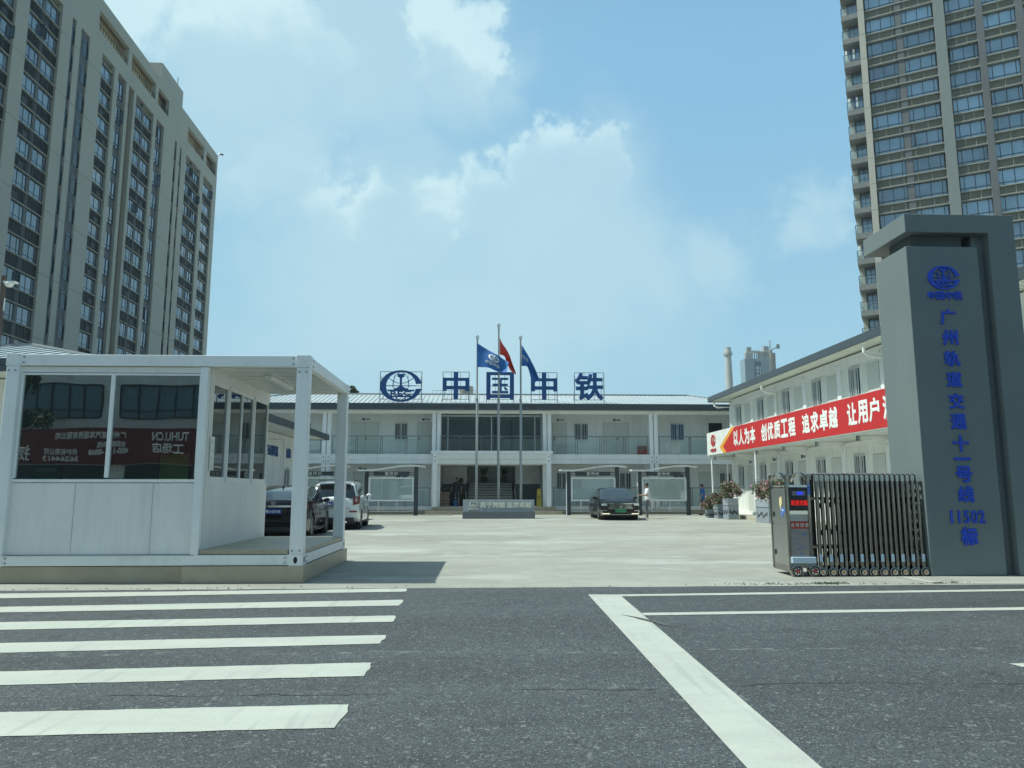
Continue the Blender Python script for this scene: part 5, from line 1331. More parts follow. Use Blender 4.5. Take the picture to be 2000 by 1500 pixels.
def ctower():
    T = thing('unfinished_tower', 'distant grey unfinished tower block wrapped in netting under the crane', 'tower block', (187, 505, 0))
    MG = mat('scaffold_netting', (0.20, 0.27, 0.32), .8, var=.1, scale=.15); MC = mat('raw_concrete', (0.30, 0.31, 0.30), .8)
    b = MB(); b.box(180.2, 194.2, 500, 508, 0, 73); b.build('lower_floors', MC, T)
    b = MB(); b.box(179.0, 185.5, 498.8, 508, 73, 91.5); b.box(191.0, 198.4, 498.8, 508, 73, 91.5); b.box(185.5, 191, 499.4, 508, 73, 91.5)
    b.build('netting', MG, T)
    b = MB(); z = 73.0
    while z < 91: b.box(179.0, 185.5, 498.7, 498.8, z, z + .15); b.box(191.0, 198.4, 498.7, 498.8, z, z + .15); z += 1.5
    b.build('scaffold_lines', mat('scaffold_line', (0.2, 0.27, 0.3), .8), T)
    b = MB(); b.box(186.0, 190.6, 499.1, 499.4, 75.5, 89.5); b.build('dark_banner', mat('banner_slate', (0.06, 0.08, 0.13), .8), T)
    for i, ch in enumerate('越秀地产'):
        b = MB(); put_text(b, ch, (187.9, 499.0, 85.2 - i * 2.7), '-y', 2.2, .08, .07); b.build('lettering', mat('banner_pale', (0.45, 0.5, 0.55), .8), T)
    b = MB(); b.box(189.6, 190.1, 499.0, 499.1, 76.5, 86); b.build('lettering', mat('banner_pale', (0.45, 0.5, 0.55), .8), T)
    b = MB(); b.box(181.5, 186, 503, 507, 91.5, 96.5); b.box(182.8, 186, 504, 507, 96.5, 100.6); b.box(194.5, 198, 503, 507, 91.5, 101.2); b.box(191.5, 195, 503, 507, 91.5, 97)
    for x in (186.0, 187.6, 189.2, 190.8): b.box(x, x + .6, 503, 504, 91.5, 97)
    b.box(186, 191.5, 503, 507, 97, 98); b.build('roof_structure', MC, T)
    b = MB(); b.box(198.4, 201.2, 500, 506, 0, 96); b.box(178.0, 180.1, 500, 503, 69, 71); b.build('hoist_tower', mat('hoist_brown', (0.25, 0.2, 0.17), .8, var=.3, scale=.3), T)
    C = thing('tower_crane', 'distant tower crane rising beside the unfinished tower block', 'crane', (200.0, 498, 0))
    b = MB(); x, y = 196.6, 497
    MY = mat('crane_pale', (0.32, 0.29, 0.23), .6)
    for dx, dy in ((-.7, -.7), (.7, -.7), (-.7, .7), (.7, .7)): b.tube([(x + dx, y + dy, 0), (x + dx, y + dy, 96.5)], .14, 4)
    z = 60
    while z < 94: b.bar((x - .7, y - .7, z), (x + .7, y - .7, z + 1.5), .12, .12); b.bar((x + .7, y - .7, z + 1.5), (x - .7, y - .7, z + 3), .12, .12); z += 3
    b.build('mast', MY, C)
    b = MB(); b.bar((x - .6, y, 96.5), (x, y, 104.3), .3, .3); b.bar((x + .6, y, 96.5), (x, y, 104.3), .3, .3); b.box(x - 1, x + 1, y - 1, y + 1, 95.5, 97); b.build('apex', MY, C)
    b = MB(); b.bar((x, y, 96.8), (x + 5.6, y, 100), .6, .6); b.box(x + 4.6, x + 6.4, y - .7, y + .7, 98.4, 101.4); b.build('counter_jib', mat('crane_dark', (0.16, 0.16, 0.17), .6), C)
    b = MB(); b.bar((x, y, 97), (x - 14, y + 7, 96.4), .6, .6); b.bar((x, y, 104), (x - 9, y + 4, 96.8), .1, .1); b.build('jib', MY, C)
ctower()
# building behind the ridge: roof tank and railing
T = thing('rear_building', 'roof edge with railing peeping above the office ridge left of the first character', 'building', (-6, 122, 0))
b = MB(); b.box(-30, 30, 120, 140, 0, 16.2); b.build('wall', M_PANEL, T)
b = MB(); b.box(-8.6, -1.6, 120.2, 120.25, 17.45, 17.5); b.box(-8.6, -1.6, 120.2, 120.25, 16.95, 17.0)
for k in range(11): b.box(-8.6 + k * .7, -8.55 + k * .7, 120.2, 120.25, 16.2, 17.5)
b.build('roof_railing', M_SEAM, T)
b = MB(); b.lathe([(0, 16.9), (1.15, 16.9), (1.2, 17.1), (1.2, 18.1), (1.15, 18.3), (0.3, 18.55), (0, 18.55)], (-3.1, 121.5, 0), 'z', 16)
for dx, dy in ((-.8, -.8), (.8, -.8), (-.8, .8), (.8, .8)): b.box(-3.1 + dx - .06, -3.1 + dx + .06, 121.5 + dy - .06, 121.5 + dy + .06, 16.2, 17.0)
for zz in (17.4, 17.75): b.lathe([(1.22, zz), (1.22, zz + .06)], (-3.1, 121.5, 0), 'z', 16)
tag(b.build('roof_tank', mat('tank_steel', (0.4, 0.38, 0.33), .5, .2), None, True), 'round pale water tank seen above the office roof ridge', 'water tank')
def tree(label, x, y, h, r, seed, n=1500, trunk_r=.16, leaf=.16):
    rr = random.Random(seed); T = thing('tree', label, 'tree', (x, y, 0))
    b = MB(); b.tube([(x, y, 0), (x + .1, y, h * .35), (x + .05, y + .1, h * .72)], [trunk_r, trunk_r * .75, trunk_r * .35], 8)
    cl = []
    for i in range(11):
        a = rr.uniform(0, 6.28); q = rr.uniform(.2, .95) * r; zz = h * .62 + rr.uniform(0, .32) * h
        p = (x + math.cos(a) * q, y + math.sin(a) * q, zz); cl.append((p, rr.uniform(.3, .5) * r)); b.tube([(x + .07, y + .05, h * rr.uniform(.35, .6)), p], [trunk_r * .35, .02], 5)
    b.build('trunk', mat('bark', (0.10, 0.085, 0.06), .9, var=.3), T, True)
    b = MB()
    for i in range(n):
        p, q = rr.choice(cl); v = Vector((rr.gauss(0, 1), rr.gauss(0, 1), rr.gauss(0, .8))).normalized() * q * rr.uniform(.4, 1) ** .5
        c = Vector(p) + v; a = Vector((rr.gauss(0, 1), rr.gauss(0, 1), rr.gauss(0, 1))).normalized() * leaf; d = a.cross(Vector((rr.gauss(0, 1), rr.gauss(0, 1), rr.gauss(0, 1)))).normalized() * leaf * .5
        b.face([c - a, c + d, c + a, c - d])
    b.build('crown', mat('tree_leaf', (0.055, 0.085, 0.03), .6, var=.5, scale=1.5), T)
tree('small tree top just showing above the office roof left of the emblem', -14.2, 80, 13.0, 1.3, 5, 1400, .15, .2)

# ================= SHOP BUILDING ACROSS THE ROAD (seen in the booth glass) =================
def shop():
    T = thing('shop_building', 'grey repair shop across the road with a red sign band, mirrored in the booth windows', 'shop building', (-14, -14, 0))
    Y = -13.0
    b = MB(); b.box(-34, 2, -24, Y, 0, 8.2); b.build('wall', mat('shop_render', (0.68, 0.72, 0.68), .8, var=.2, scale=.7, stain=('#4a4d44', .5)), T)
    b = MB(); b.box(-34, 2, Y, Y + .25, 2.6, 4.25); b.build('sign_band', mat('shop_sign_red', (0.13, 0.008, 0.010), .5, var=.1), T)
    yt = Y + .26; b = MB()
    put_text(b, 'TUHU.CN', (-14.85, yt, 3.88), '+y', .5, .01, .01, fit_w=1.7, fit_h=.40); put_text(b, '工场店', (-14.95, yt, 3.32), '+y', .5, .01, .012, fit_w=1.5, fit_h=.5)
    put_text(b, '广州恒道汽车服务有限公司', (-18.6, yt, 3.92), '+y', .3, .01, .006, fit_w=3.2, fit_h=.32); put_text(b, '全国服务热线', (-17.6, yt, 3.5), '+y', .3, .01, .006, fit_w=1.2, fit_h=.26)
    put_text(b, '400-111-8868', (-17.7, yt, 3.2), '+y', .3, .01, .006, fit_w=1.7, fit_h=.26)
    put_text(b, '养护有限公司', (-19.9, yt, 3.2), '+y', .4, .01, .006, fit_w=1.6, fit_h=.3); put_text(b, '36264413', (-19.9, yt, 2.86), '+y', .4, .01, .006, fit_w=1.7, fit_h=.26)
    put_text(b, '捷', (-21.7, yt, 3.1), '+y', .8, .01, .01, fit_w=.7, fit_h=.7)
    b.build('lettering', M_TEXTW, T)
    for (xa, xb) in ((-22.2, -18.3), (-17.4, -13.1), (-12.2, -7.9), (-7, -2)):
        b = MB(); b.box(xa, xb, Y - .02, Y + .03, 4.75, 6.35, 1)
        n = 5
        for k in range(n + 1): xx = xa + (xb - xa) * k / n; b.box(xx - .035, xx + .035, Y + .03, Y + .08, 4.75, 6.35)
        b.box(xa, xb, Y + .03, Y + .08, 5.1, 5.15); b.box(xa, xb, Y + .03, Y + .09, 4.7, 4.76); b.box(xa, xb, Y + .03, Y + .09, 6.34, 6.4)
        b.build('window', [M_WFR, mat('shop_pane', (0.16, 0.26, 0.30), .1, var=.3, spec=.8)], T)
    b = MB()
    for (xa, xb) in ((-33, -24), (-22.5, -17.8), (-17.0, -12), (-11, -6)): b.box(xa, xb, Y - .02, Y + .02, .0, 2.55)
    b.build('shop_front', mat('dark_shop_front', (0.02, 0.025, 0.03), .3), T)
    tree('leafy street tree across the road, mirrored dark in the booth left pane', -20.3, -9.5, 7.0, 1.3, 9, 1800, .12, .13)
shop()
# ================= ROOF SIGN =================
def sign_frame(b, x0, x1, z0, z1, y):
    for x in (x0, x1): b.box(x - .02, x + .02, y + .03, y + .07, z0 - .36, z1)
    for z in (z0 + .05, z1, (z0 + z1) / 2): b.box(x0, x1, y + .03, y + .065, z - .015, z + .015)
    for t in (.33, .67): x = x0 + (x1 - x0) * t; b.box(x - .012, x + .012, y + .035, y + .06, z0 + .05, z1)
    for x in (x0 + .06, x1 - .06): b.bar((x, y + .06, z1 - .3), (x, y + 1.25, z0 - .03), .03, .03)
def X43(px): return (px - 946) / 1450 * 44.0
ZB, ZTOP, YS = 6.62, 8.30, 43.5
M_FR = mat('sign_frame_steel', (0.22, 0.26, 0.28), .5, .4)
# emblem
x0, x1 = X43(742.5), X43(823)
T = thing('roof_emblem_sign', 'round navy railway emblem on a frame, first of the signs on the office roof', 'roof sign', ((x0 + x1) / 2, YS, 6.3), group='roof sign characters')
b = MB(); sign_frame(b, x0, x1, ZB, ZTOP, YS); b.build('support_frame', M_FR, T)
b = MB(); emblem(b, ((x0 + x1) / 2, YS, (ZB + ZTOP) / 2 - .02), '-y', 2.46, .03); b.build('emblem', M_BLUE, T)
def stroke_char(b, polys, x0, x1, z0, z1, y):
    for p in polys:
        pts = [(x0 + (x1 - x0) * u, z0 + (z1 - z0) * v) for u, v in p]
        b.prism(pts, 'y', y - .03, y + .03)
def rect(a, b_, c, d): return [(a, c), (b_, c), (b_, d), (a, d)]
ZHONG = [rect(.41, .585, 0, 1), rect(.0, .41, .68, .79), rect(.585, 1, .68, .79), rect(0, .41, .37, .49), rect(.585, 1, .37, .49), rect(0, .145, .49, .68), rect(.855, 1, .49, .68), rect(0, .15, .31, .37), rect(.85, 1, .31, .37)]
GUO = [rect(0, .145, 0, 1), rect(.855, 1, 0, 1), rect(.145, .855, .895, 1), rect(.145, .855, .06, .17), rect(.20, .80, .72, .80), rect(.22, .78, .50, .585), rect(.20, .80, .235, .32), rect(.43, .56, .32, .50), rect(.43, .56, .585, .72), [(.62, .46), (.70, .46), (.79, .36), (.71, .33)]]
for i, (pa, pb, ch, lab) in enumerate(((864, 915, ZHONG, 'navy character 中 on a roof frame, between the emblem and the flags'), (949, 1002, GUO, 'navy character 国 on a roof frame, behind the middle flagpole'),
                                  (1036, 1087, ZHONG, 'navy character 中 on a roof frame, partly behind the right blue flag'), (1121, 1179, None, 'navy character 铁 on a roof frame, last and rightmost of the roof signs'))):
    x0, x1 = X43(pa), X43(pb)
    T = thing('roof_character_sign', lab, 'roof sign', ((x0 + x1) / 2, YS, 6.3), group='roof sign characters')
    b = MB(); sign_frame(b, x0, x1, ZB, ZTOP, YS); b.build('support_frame', M_FR, T)
    b = MB()
    if ch: stroke_char(b, ch, x0, x1, ZB + .03, ZTOP - .01, YS)
    else: put_text(b, '铁', ((x0 + x1) / 2, YS, (ZB + ZTOP) / 2), '-y', 1.7, .06, .052, zs=.5, fit_w=x1 - x0 - .02, fit_h=ZTOP - ZB)
    b.build('character', M_BLUE, T)

# ================= FLAGPOLES, FLAGS, NAME STONE =================
YP = 37.4
def XP(px): return (px - 946) / 1450 * 37.8
poles = [(XP(930.5), 9.15, 'stainless flagpole carrying the wide blue company flag, left of the three'), (XP(972.5), 9.78, 'tallest stainless flagpole in the middle, carrying the red flag'), (XP(1015.5), 9.15, 'stainless flagpole carrying the folded blue flag, right of the three')]
for x, h, lab in poles:
    T = thing('flagpole', lab, 'flagpole', (x, YP, 0), group='flagpoles behind the name stone')
    b = MB(); b.tube([(x, YP, 0), (x, YP, 5.9), (x, YP, 5.92), (x, YP, h - .12)], [.07, .06, .045, .038], 12); b.lathe([(0, 5.86), (.075, 5.86), (.075, 5.96), (0, 5.96)], (x, YP, 0), 'z', 12); b.build('pole', mat('flagpole_steel', (0.36, 0.36, 0.34), .38, .9), T, True)
    b = MB(); b.ball((x, YP, h + .0), .095, 14); b.lathe([(.045, h - .14), (.075, h - .12), (.075, h - .1), (.045, h - .09)], (x, YP, 0), 'z', 12); b.build('finial', M_CHROME, T, True)
    b = MB(); b.lathe([(0, 0), (.14, 0), (.14, .03), (.09, .06), (0, .06)], (x, YP, 0), 'z', 14); b.build('base_flange', M_STEEL, T, True)
    b = MB(); b.tube([(x + .05, YP - .05, h - .2), (x + .06, YP - .07, 5), (x + .05, YP - .06, 1.2)], .006, 4); b.build('halyard', M_TEXTW, T)
def pxw(px, py, y):
    x = (px - 1000) / 1450; yy = -(py - 750) / 1450; P = math.atan(208 / 1450)
    Y = math.cos(P) - yy * math.sin(P); Z = math.sin(P) + yy * math.cos(P); c, s = math.cos(R(2.1)), math.sin(R(2.1))
    X, Y = c * x + s * Y, -s * x + c * Y
    return Vector((X * y / Y, y, 1.35 + Z * y / Y))
def flag(name, label, top, bot, mats_, depthfn, nu=28, nv=12, text=None, grp='flags on the three poles'):
    """top/bot: metric outlines of the hanging cloth's upper and lower edge (X, Z), thickness by two-sided mesh"""
    def ev(l, t):
        k = t * (len(l) - 1); i = min(int(k), len(l) - 2); f = k - i
        p0 = Vector(l[max(i - 1, 0)]); p1 = Vector(l[i]); p2 = Vector(l[i + 1]); p3 = Vector(l[min(i + 2, len(l) - 1)])
        return .5 * ((2 * p1) + (-p0 + p2) * f + (2 * p0 - 5 * p1 + 4 * p2 - p3) * f * f + (-p0 + 3 * p1 - 3 * p2 + p3) * f ** 3)
    def S(u, v):
        a, c = ev(top, u), ev(bot, u); p = a + (c - a) * v
        return Vector((p[0], YP + depthfn(u, v), p[1]))
    T = thing(name, label, 'flag', tuple(S(0, 0)), group=grp)
    vs = [S(i / nu, j / nv) for i in range(nu + 1) for j in range(nv + 1)]
    fs = [(i * (nv + 1) + j, (i + 1) * (nv + 1) + j, (i + 1) * (nv + 1) + j + 1, i * (nv + 1) + j + 1) for i in range(nu) for j in range(nv)]
    b = MB(); b.raw(vs, fs); o = b.build('cloth', mats_, T, True)
    if text:
        for (kind, body, u0, u1, v0, v1) in text:
            b = MB(); q = MB()
            if kind == 'emb': emblem(q, (0, 0, 0), None, 1.0, .0001, mtx=Matrix.Identity(3)); wv = [-.5, .5, -.38, .38]
            else:
                put_text(q, body, (0, 0, 0), None, 1.0, .0001, .0, mtx=Matrix.Identity(3)); wv = [min(v.x for v in q.v), max(v.x for v in q.v), min(v.y for v in q.v), max(v.y for v in q.v)]
            pts = []
            for v in q.v:
                u = u0 + (u1 - u0) * (v.x - wv[0]) / (wv[1] - wv[0]); w = v1 + (v0 - v1) * (v.y - wv[2]) / (wv[3] - wv[2])
                u = min(max(u, 0), 1); w = min(max(w, 0), 1)
                pts.append(S(u, w) + Vector((0, -.014, 0)))
            b.raw(pts, q.f); b.build('lettering' if kind != 'emb' else 'emblem', M_TEXTW, T)
    return T
def XZ(*pts): return [(lambda v: (v.x, v.z))(pxw(px, py, YP)) for px, py in pts]
M_FB = mat('blue_flag_cloth', (0.010, 0.12, 0.37), .7, var=.08, scale=2)
M_FRD = mat('red_flag_cloth', (0.60, 0.045, 0.030), .7, var=.1, scale=2)
flag('company_flag', 'wide blue flag with a white emblem flying from the left pole', XZ((931.8, 671), (946, 680), (960, 689), (973, 697), (984, 704), (993, 709.5)), XZ((931.8, 717.5), (944, 718.5), (955, 720), (967, 725), (978, 729), (989, 730)), M_FB,
     lambda u, v: -.12 - .30 * u + .16 * u * math.sin(u * 9 + v * 2) + .05 * math.sin(v * 7 + u * 4) * u, text=[('emb', '', .33, .66, .13, .52), ('t', '中国中铁', .26, .72, .56, .78)])
flag('national_flag', 'drooping red flag on the tall middle pole', XZ((973.8, 653), (981, 669), (989, 680), (996, 693), (999, 703), (1003, 714), (1008.5, 728)), XZ((973.8, 691), (980, 692.5), (986, 696), (989.5, 707), (994, 715), (998, 721), (1008.3, 729)), M_FRD,
     lambda u, v: .10 + .25 * u + .16 * math.sin(u * 6 + v * 9) * u)
flag('company_flag', 'narrow folded blue flag hanging down from the right pole', XZ((1016.5, 670), (1024, 681), (1032, 694), (1040, 710), (1048, 727), (1054, 741)), XZ((1016.5, 714.5), (1024, 714.8), (1029.5, 716), (1034, 727), (1037.5, 740), (1039.5, 750)), M_FB,
     lambda u, v: .1 * u + .15 * math.sin(u * 7 + v * 8) * u, text=[('t', '中', .10, .26, .42, .62), ('t', '国', .30, .42, .40, .55)])
T = thing('name_stone', 'low grey stone block with raised motto letters in front of the flagpoles', 'name stone', (.7, 36.9, 0))
b = MB(); b.box(-1.06, 2.46, 36.5, 37.2, 0, .33); b.build('base', mat('dark_grey_granite', (0.13, 0.155, 0.165), .35, var=.1), T, bevel=.01)
b = MB(); b.prism([(36.62, .33), (36.72, .90), (37.1, .90), (37.1, .33)], 'x', -1.04, 2.44); b.build('slab', mat('grey_granite', (0.25, 0.285, 0.295), .25, var=.12, scale=1.2), T, bevel=.01)
tl = math.atan2(.10, .57); ca, sa = math.cos(tl), math.sin(tl)
A = Matrix(((1, 0, 0), (0, sa, -ca), (0, ca, sa)))
def sp(x, z): return (x, 36.62 + (z - .33) * .10 / .57 - .012, z)
b = MB(); emblem(b, sp(-.53, .69), None, .42, .02, mtx=A); put_text(b, '中国中铁', sp(-.53, .45), None, .12, .02, .004, fit_w=.5, fit_h=.10, mtx=A)
put_text(b, '勇于跨越 追求卓越', sp(1.05, .64), None, .3, .022, .008, fit_w=2.5, fit_h=.27, mtx=A); b.build('raised_lettering', mat('pale_steel_letter', (0.52, 0.54, 0.47), .4), T)

# ================= NOTICE BOARDS =================
def notice_board():
    T = thing('notice_board', '', 'notice board', (0, 0, 0), local=True)
    MP = mat('slate_post', (0.045, 0.06, 0.07), .45); MS = mat('pale_side_strip', (0.55, 0.62, 0.64), .4)
    for s in (-1, 1):
        b = MB(); b.box(s * 1.36 - .11, s * 1.36 + .11, -.06, .10, 0, 2.43 if s < 0 else 2.66); b.build('post', MP, T, bevel=.01)
        b = MB(); b.box(s * 1.36 - .13, s * 1.36 - .111, -.15, .13, .0 if s < 0 else .9, 2.36 if s < 0 else 2.0); b.build('side_strip', MS, T)
    b = MB(); pts = []
    n = 24; top = []; bot = []
    for i in range(n + 1):
        x = -1.85 + 3.7 * i / n; t = i / n
        z = 2.53 - .13 * math.cos(math.pi * (t - .12) / .66)
        top.append((x, z + .085)); bot.append((x, z))
    for i in range(n):
        y0, y1 = -.35, .25
        b.raw([(bot[i][0], y0, bot[i][1]), (bot[i + 1][0], y0, bot[i + 1][1]), (bot[i + 1][0], y1, bot[i + 1][1]), (bot[i][0], y1, bot[i][1]), (top[i][0], y0, top[i][1]), (top[i + 1][0], y0, top[i + 1][1]), (top[i + 1][0], y1, top[i + 1][1]), (top[i][0], y1, top[i][1])],
              [(0, 3, 2, 1), (4, 5, 6, 7), (0, 1, 5, 4), (3, 7, 6, 2)] + ([(0, 4, 7, 3)] if i == 0 else []) + ([(1, 2, 6, 5)] if i == n - 1 else []))
    b.build('wavy_canopy', M_TEXTW, T, True)
    b = MB(); b.box(-.98, .98, -.05, .03, 2.16, 2.385); b.box(-1.25, -.98, -.02, .02, 2.19, 2.23); b.box(.98, 1.25, -.02, .02, 2.19, 2.23); b.box(-1.25, -.98, -.02, .02, 2.32, 2.36); b.box(.98, 1.25, -.02, .02, 2.32, 2.36)
    o = b.build('title_panel', MP, T)
    b = MB(); put_text(b, '宣传栏', (0, -.056, 2.272), '-y', .19, .006, .003, spacing=1.25, fit_w=.72, fit_h=.18); b.build('lettering', M_TEXTW, o)
    b = MB(); b.box(-1.24, 1.24, -.08, .06, .77, .85); b.box(-1.24, 1.24, -.08, .06, 1.99, 2.07); b.box(-1.24, -1.15, -.08, .06, .85, 1.99); b.box(1.15, 1.24, -.08, .06, .85, 1.99); b.box(-1.15, 1.15, .0, .05, .85, 1.99)
    c = b.build('display_case', M_WHITE, T, bevel=.006)
    b = MB(); b.box(-1.14, 1.14, -.05, -.045, .855, 1.985); b.build('glass', glass('case_glass', (0.9, 0.93, 0.93), .95, .08), c)
    b = MB(); b.box(-1.15, 1.15, -.012, -.002, .85, 1.99); b.build('backing', mat('case_backing_grey', (0.78, 0.83, 0.80), .6, var=.10, scale=1.2), c)
    b = MB(); b.box(-.7, -.66, -.01, .03, .22, .77); b.box(.30, .34, -.01, .03, .22, .77); b.box(-1.3, 1.3, -.01, .02, .20, .235); b.build('lower_stay', M_WHITE, T)
    return T
nb = notice_board()
for i, (x, lab) in enumerate(((-9.3, 'notice board under a wavy canopy, half hidden behind the booth post and white suv'), (-5.13, 'notice board with empty case between the white suv and the entrance steps'), (6.03, 'notice board with empty case directly behind the black sedan'), (10.0, 'notice board with empty case behind the man in the white shirt'))):
    o = nb if i == 0 else copy_tree(nb)
    o.location = (x, 41.5, 0); o['label'] = lab; o['group'] = 'notice boards before the office'

# ================= PLANTERS =================
M_PL = mat('grey_planter', (0.24, 0.28, 0.31), .5, var=.07); M_PLD = mat('planter_dark_wave', (0.045, 0.055, 0.065), .5); M_PLL = mat('planter_rim', (0.30, 0.34, 0.365), .5)
def planter(x, y, w, d, h, label):
    T = thing('planter_box', label, 'planter', (x, y, 0), group='grey planters along the annex')
    b = MB(); b.box(x - w / 2, x + w / 2, y - d / 2, y + d / 2, 0, h * .66)
    b.box(x - w / 2 - .02, x + w / 2 + .02, y - d / 2 - .02, y + d / 2 + .02, h * .66, h * .70)
    b.build('box_body', M_PL, T, bevel=.008)
    b = MB(); t = .04; z0, z1 = h * .70, h
    b.box(x - w / 2, x + w / 2, y - d / 2, y - d / 2 + t, z0, z1); b.box(x - w / 2, x + w / 2, y + d / 2 - t, y + d / 2, z0, z1); b.box(x - w / 2, x - w / 2 + t, y - d / 2 + t, y + d / 2 - t, z0, z1); b.box(x + w / 2 - t, x + w / 2, y - d / 2 + t, y + d / 2 - t, z0, z1)
    b.box(x - w / 2 + t, x + w / 2 - t, y - d / 2 + t, y + d / 2 - t, z0, h - .08, 1)
    b.build('rim', [M_PLL, mat('planter_soil', (0.06, 0.045, 0.03), .9)], T)
    b = MB()
    for k in range(2):
        for (f, L_) in (('x', w), ('y', d)):
            n = 12
            for i in range(n):
                a0 = -.42 * L_ + .84 * L_ * i / n; a1 = -.42 * L_ + .84 * L_ * (i + 1) / n
                z_ = lambda q: h * .30 + h * .075 * math.sin(q / L_ * 15 + k) + k * h * .07
                if f == 'x': b.bar((x + a0, y - d / 2 - .004, z_(a0)), (x + a1, y - d / 2 - .004, z_(a1)), .012, .045)
                else: b.bar((x - w / 2 - .004, y + a0, z_(a0)), (x - w / 2 - .004, y + a1, z_(a1)), .012, .045)
    b.build('wave_motif', M_PLD, T)
M_FL = mat('pink_bougainvillea', (0.38, 0.15, 0.20), .7, var=.5, scale=14); M_FL2 = mat('pale_pink_flower', (0.52, 0.30, 0.32), .7, var=.4, scale=14); M_LF2 = mat('shrub_leaf', (0.10, 0.13, 0.05), .65, var=.5, scale=9)
def shrub(x, y, z, r, h, label, seed, tilt=(0, 0)):
    rr = random.Random(seed); T = thing('flowering_shrub', label, 'shrub', (x, y, z), group='pink flowering shrubs in the planters')
    b = MB(); tips = []
    for i in range(9):
        a = rr.uniform(0, 6.28); q = rr.uniform(.2, .8) * r; p = (x + math.cos(a) * q + tilt[0], y + math.sin(a) * q + tilt[1], z + h * rr.uniform(.18, .8)); tips.append(p)
        b.tube([(x, y, z), ((x + p[0]) / 2, (y + p[1]) / 2, (z + p[2]) / 2 + .05), p], [.016, .010, .004], 5) if False else b.tube([(x, y, z), ((x + p[0]) / 2, (y + p[1]) / 2, (z + p[2]) / 2), (x + (p[0] - x) * .8, y + (p[1] - y) * .8, z + (p[2] - z) * .75)], [.014, .009, .004], 5)
    b.build('stem', mat('bark', (0.10, 0.085, 0.06), .9), T)
    lf = MB(); fl = MB(); cl = [(tips[i % 9], rr.uniform(.38, .6) * r) for i in range(16)]
    for i in range(1500):
        p, q = rr.choice(cl); v = Vector((rr.gauss(0, 1), rr.gauss(0, 1), rr.gauss(0, 1))).normalized() * q * rr.uniform(.2, 1.05)
        c = Vector(p) + v; s = rr.uniform(.028, .06); a = Vector((rr.gauss(0, 1), rr.gauss(0, 1), rr.gauss(0, 1))).normalized() * s; d = a.cross(Vector((rr.gauss(0, 1), rr.gauss(0, 1), rr.gauss(0, 1)))).normalized() * s * .7
        g = (lf if rr.random() < (.88 - .25 * (v.length / q > .75)) else fl); g.face([c - a, c + d, c + a, c - d], 0 if g is lf else rr.choice([0, 0, 1]))
    lf.build('foliage', M_LF2, T); fl.build('blossom', [M_FL, M_FL2], T)
PX = lambda px, Y: (px - 946) / 1450 * Y
planter(11.35, 37.4, .42, .42, .42, 'smallest grey planter at the far end of the stepped planter row')
planter(11.62, 36.6, .52, .6, .68, 'middle height grey planter in the stepped row by the annex corner')
planter(11.78, 35.6, .5, .8, .98, 'tall grey planter with a wave motif beside the annex corner step')
planter(12.15, 31.6, .7, 1.5, .98, 'long grey planter just left of the gate motor cabinet')
shrub(11.35, 37.4, .38, .42, .7, 'sparse pink shrub in the smallest planter', 1, (-.1, 0)); shrub(11.62, 36.6, .62, .5, .75, 'low pink shrub spreading over the middle height planter', 2); shrub(11.8, 35.6, .92, .52, .95, 'tallest pink bougainvillea above the tall planter by the annex corner', 3)
shrub(11.9, 31.9, .92, .55, .9, 'pink shrub at the left end of the long planter', 4); shrub(12.1, 31.1, .92, .6, .9, 'pink shrub close beside the gate cabinet in the long planter', 5)

# ================= CARS =================
M_CARB = mat('black_car_paint', (0.006, 0.007, 0.009), .12, var=.03, coat=0.0, spec=.45); M_CARW = mat('white_car_paint', (0.78, 0.81, 0.79), .25, var=.03, coat=1.0)
M_CGL = mat('car_window_glass', (0.012, 0.018, 0.02), .05, var=.05, spec=.9, coat=.6)
M_WSH = mat('windscreen_glass', (0.035, 0.05, 0.055), .06, var=.25, scale=2, spec=.9, coat=.5)
M_RIM = mat('alloy_rim', (0.42, 0.44, 0.45), .3, .9); M_LAMPR = mat('red_tail_lamp', (0.17, 0.008, 0.010), .15, coat=.8); M_LAMPW = mat('clear_lamp', (0.55, 0.6, 0.62), .1, .3, coat=.8)
M_PLB = mat('blue_number_plate', (0.012, 0.06, 0.30), .45); M_PLG = mat('green_number_plate', (0.05, 0.36, 0.16), .45)
def interp(keys, x):
    n = len(keys)
    if x <= keys[0][0]: return keys[0][1]
    if x >= keys[-1][0]: return keys[-1][1]
    i = max(k for k in range(n - 1) if keys[k][0] <= x)
    def slope(k):
        if k == 0: return (keys[1][1] - keys[0][1]) / (keys[1][0] - keys[0][0])
        if k == n - 1: return (keys[-1][1] - keys[-2][1]) / (keys[-1][0] - keys[-2][0])
        return (keys[k + 1][1] - keys[k - 1][1]) / (keys[k + 1][0] - keys[k - 1][0])
    h = keys[i + 1][0] - keys[i][0]; t = (x - keys[i][0]) / h
    return (2 * t ** 3 - 3 * t * t + 1) * keys[i][1] + (t ** 3 - 2 * t * t + t) * h * slope(i) + (3 * t * t - 2 * t ** 3) * keys[i + 1][1] + (t ** 3 - t * t) * h * slope(i + 1)
def lin(keys, x):
    if x <= keys[0][0]: return keys[0][1]
    for (a, va), (b_, vb) in zip(keys, keys[1:]):
        if x <= b_: return va + (vb - va) * (x - a) / (b_ - a)
    return keys[-1][1]
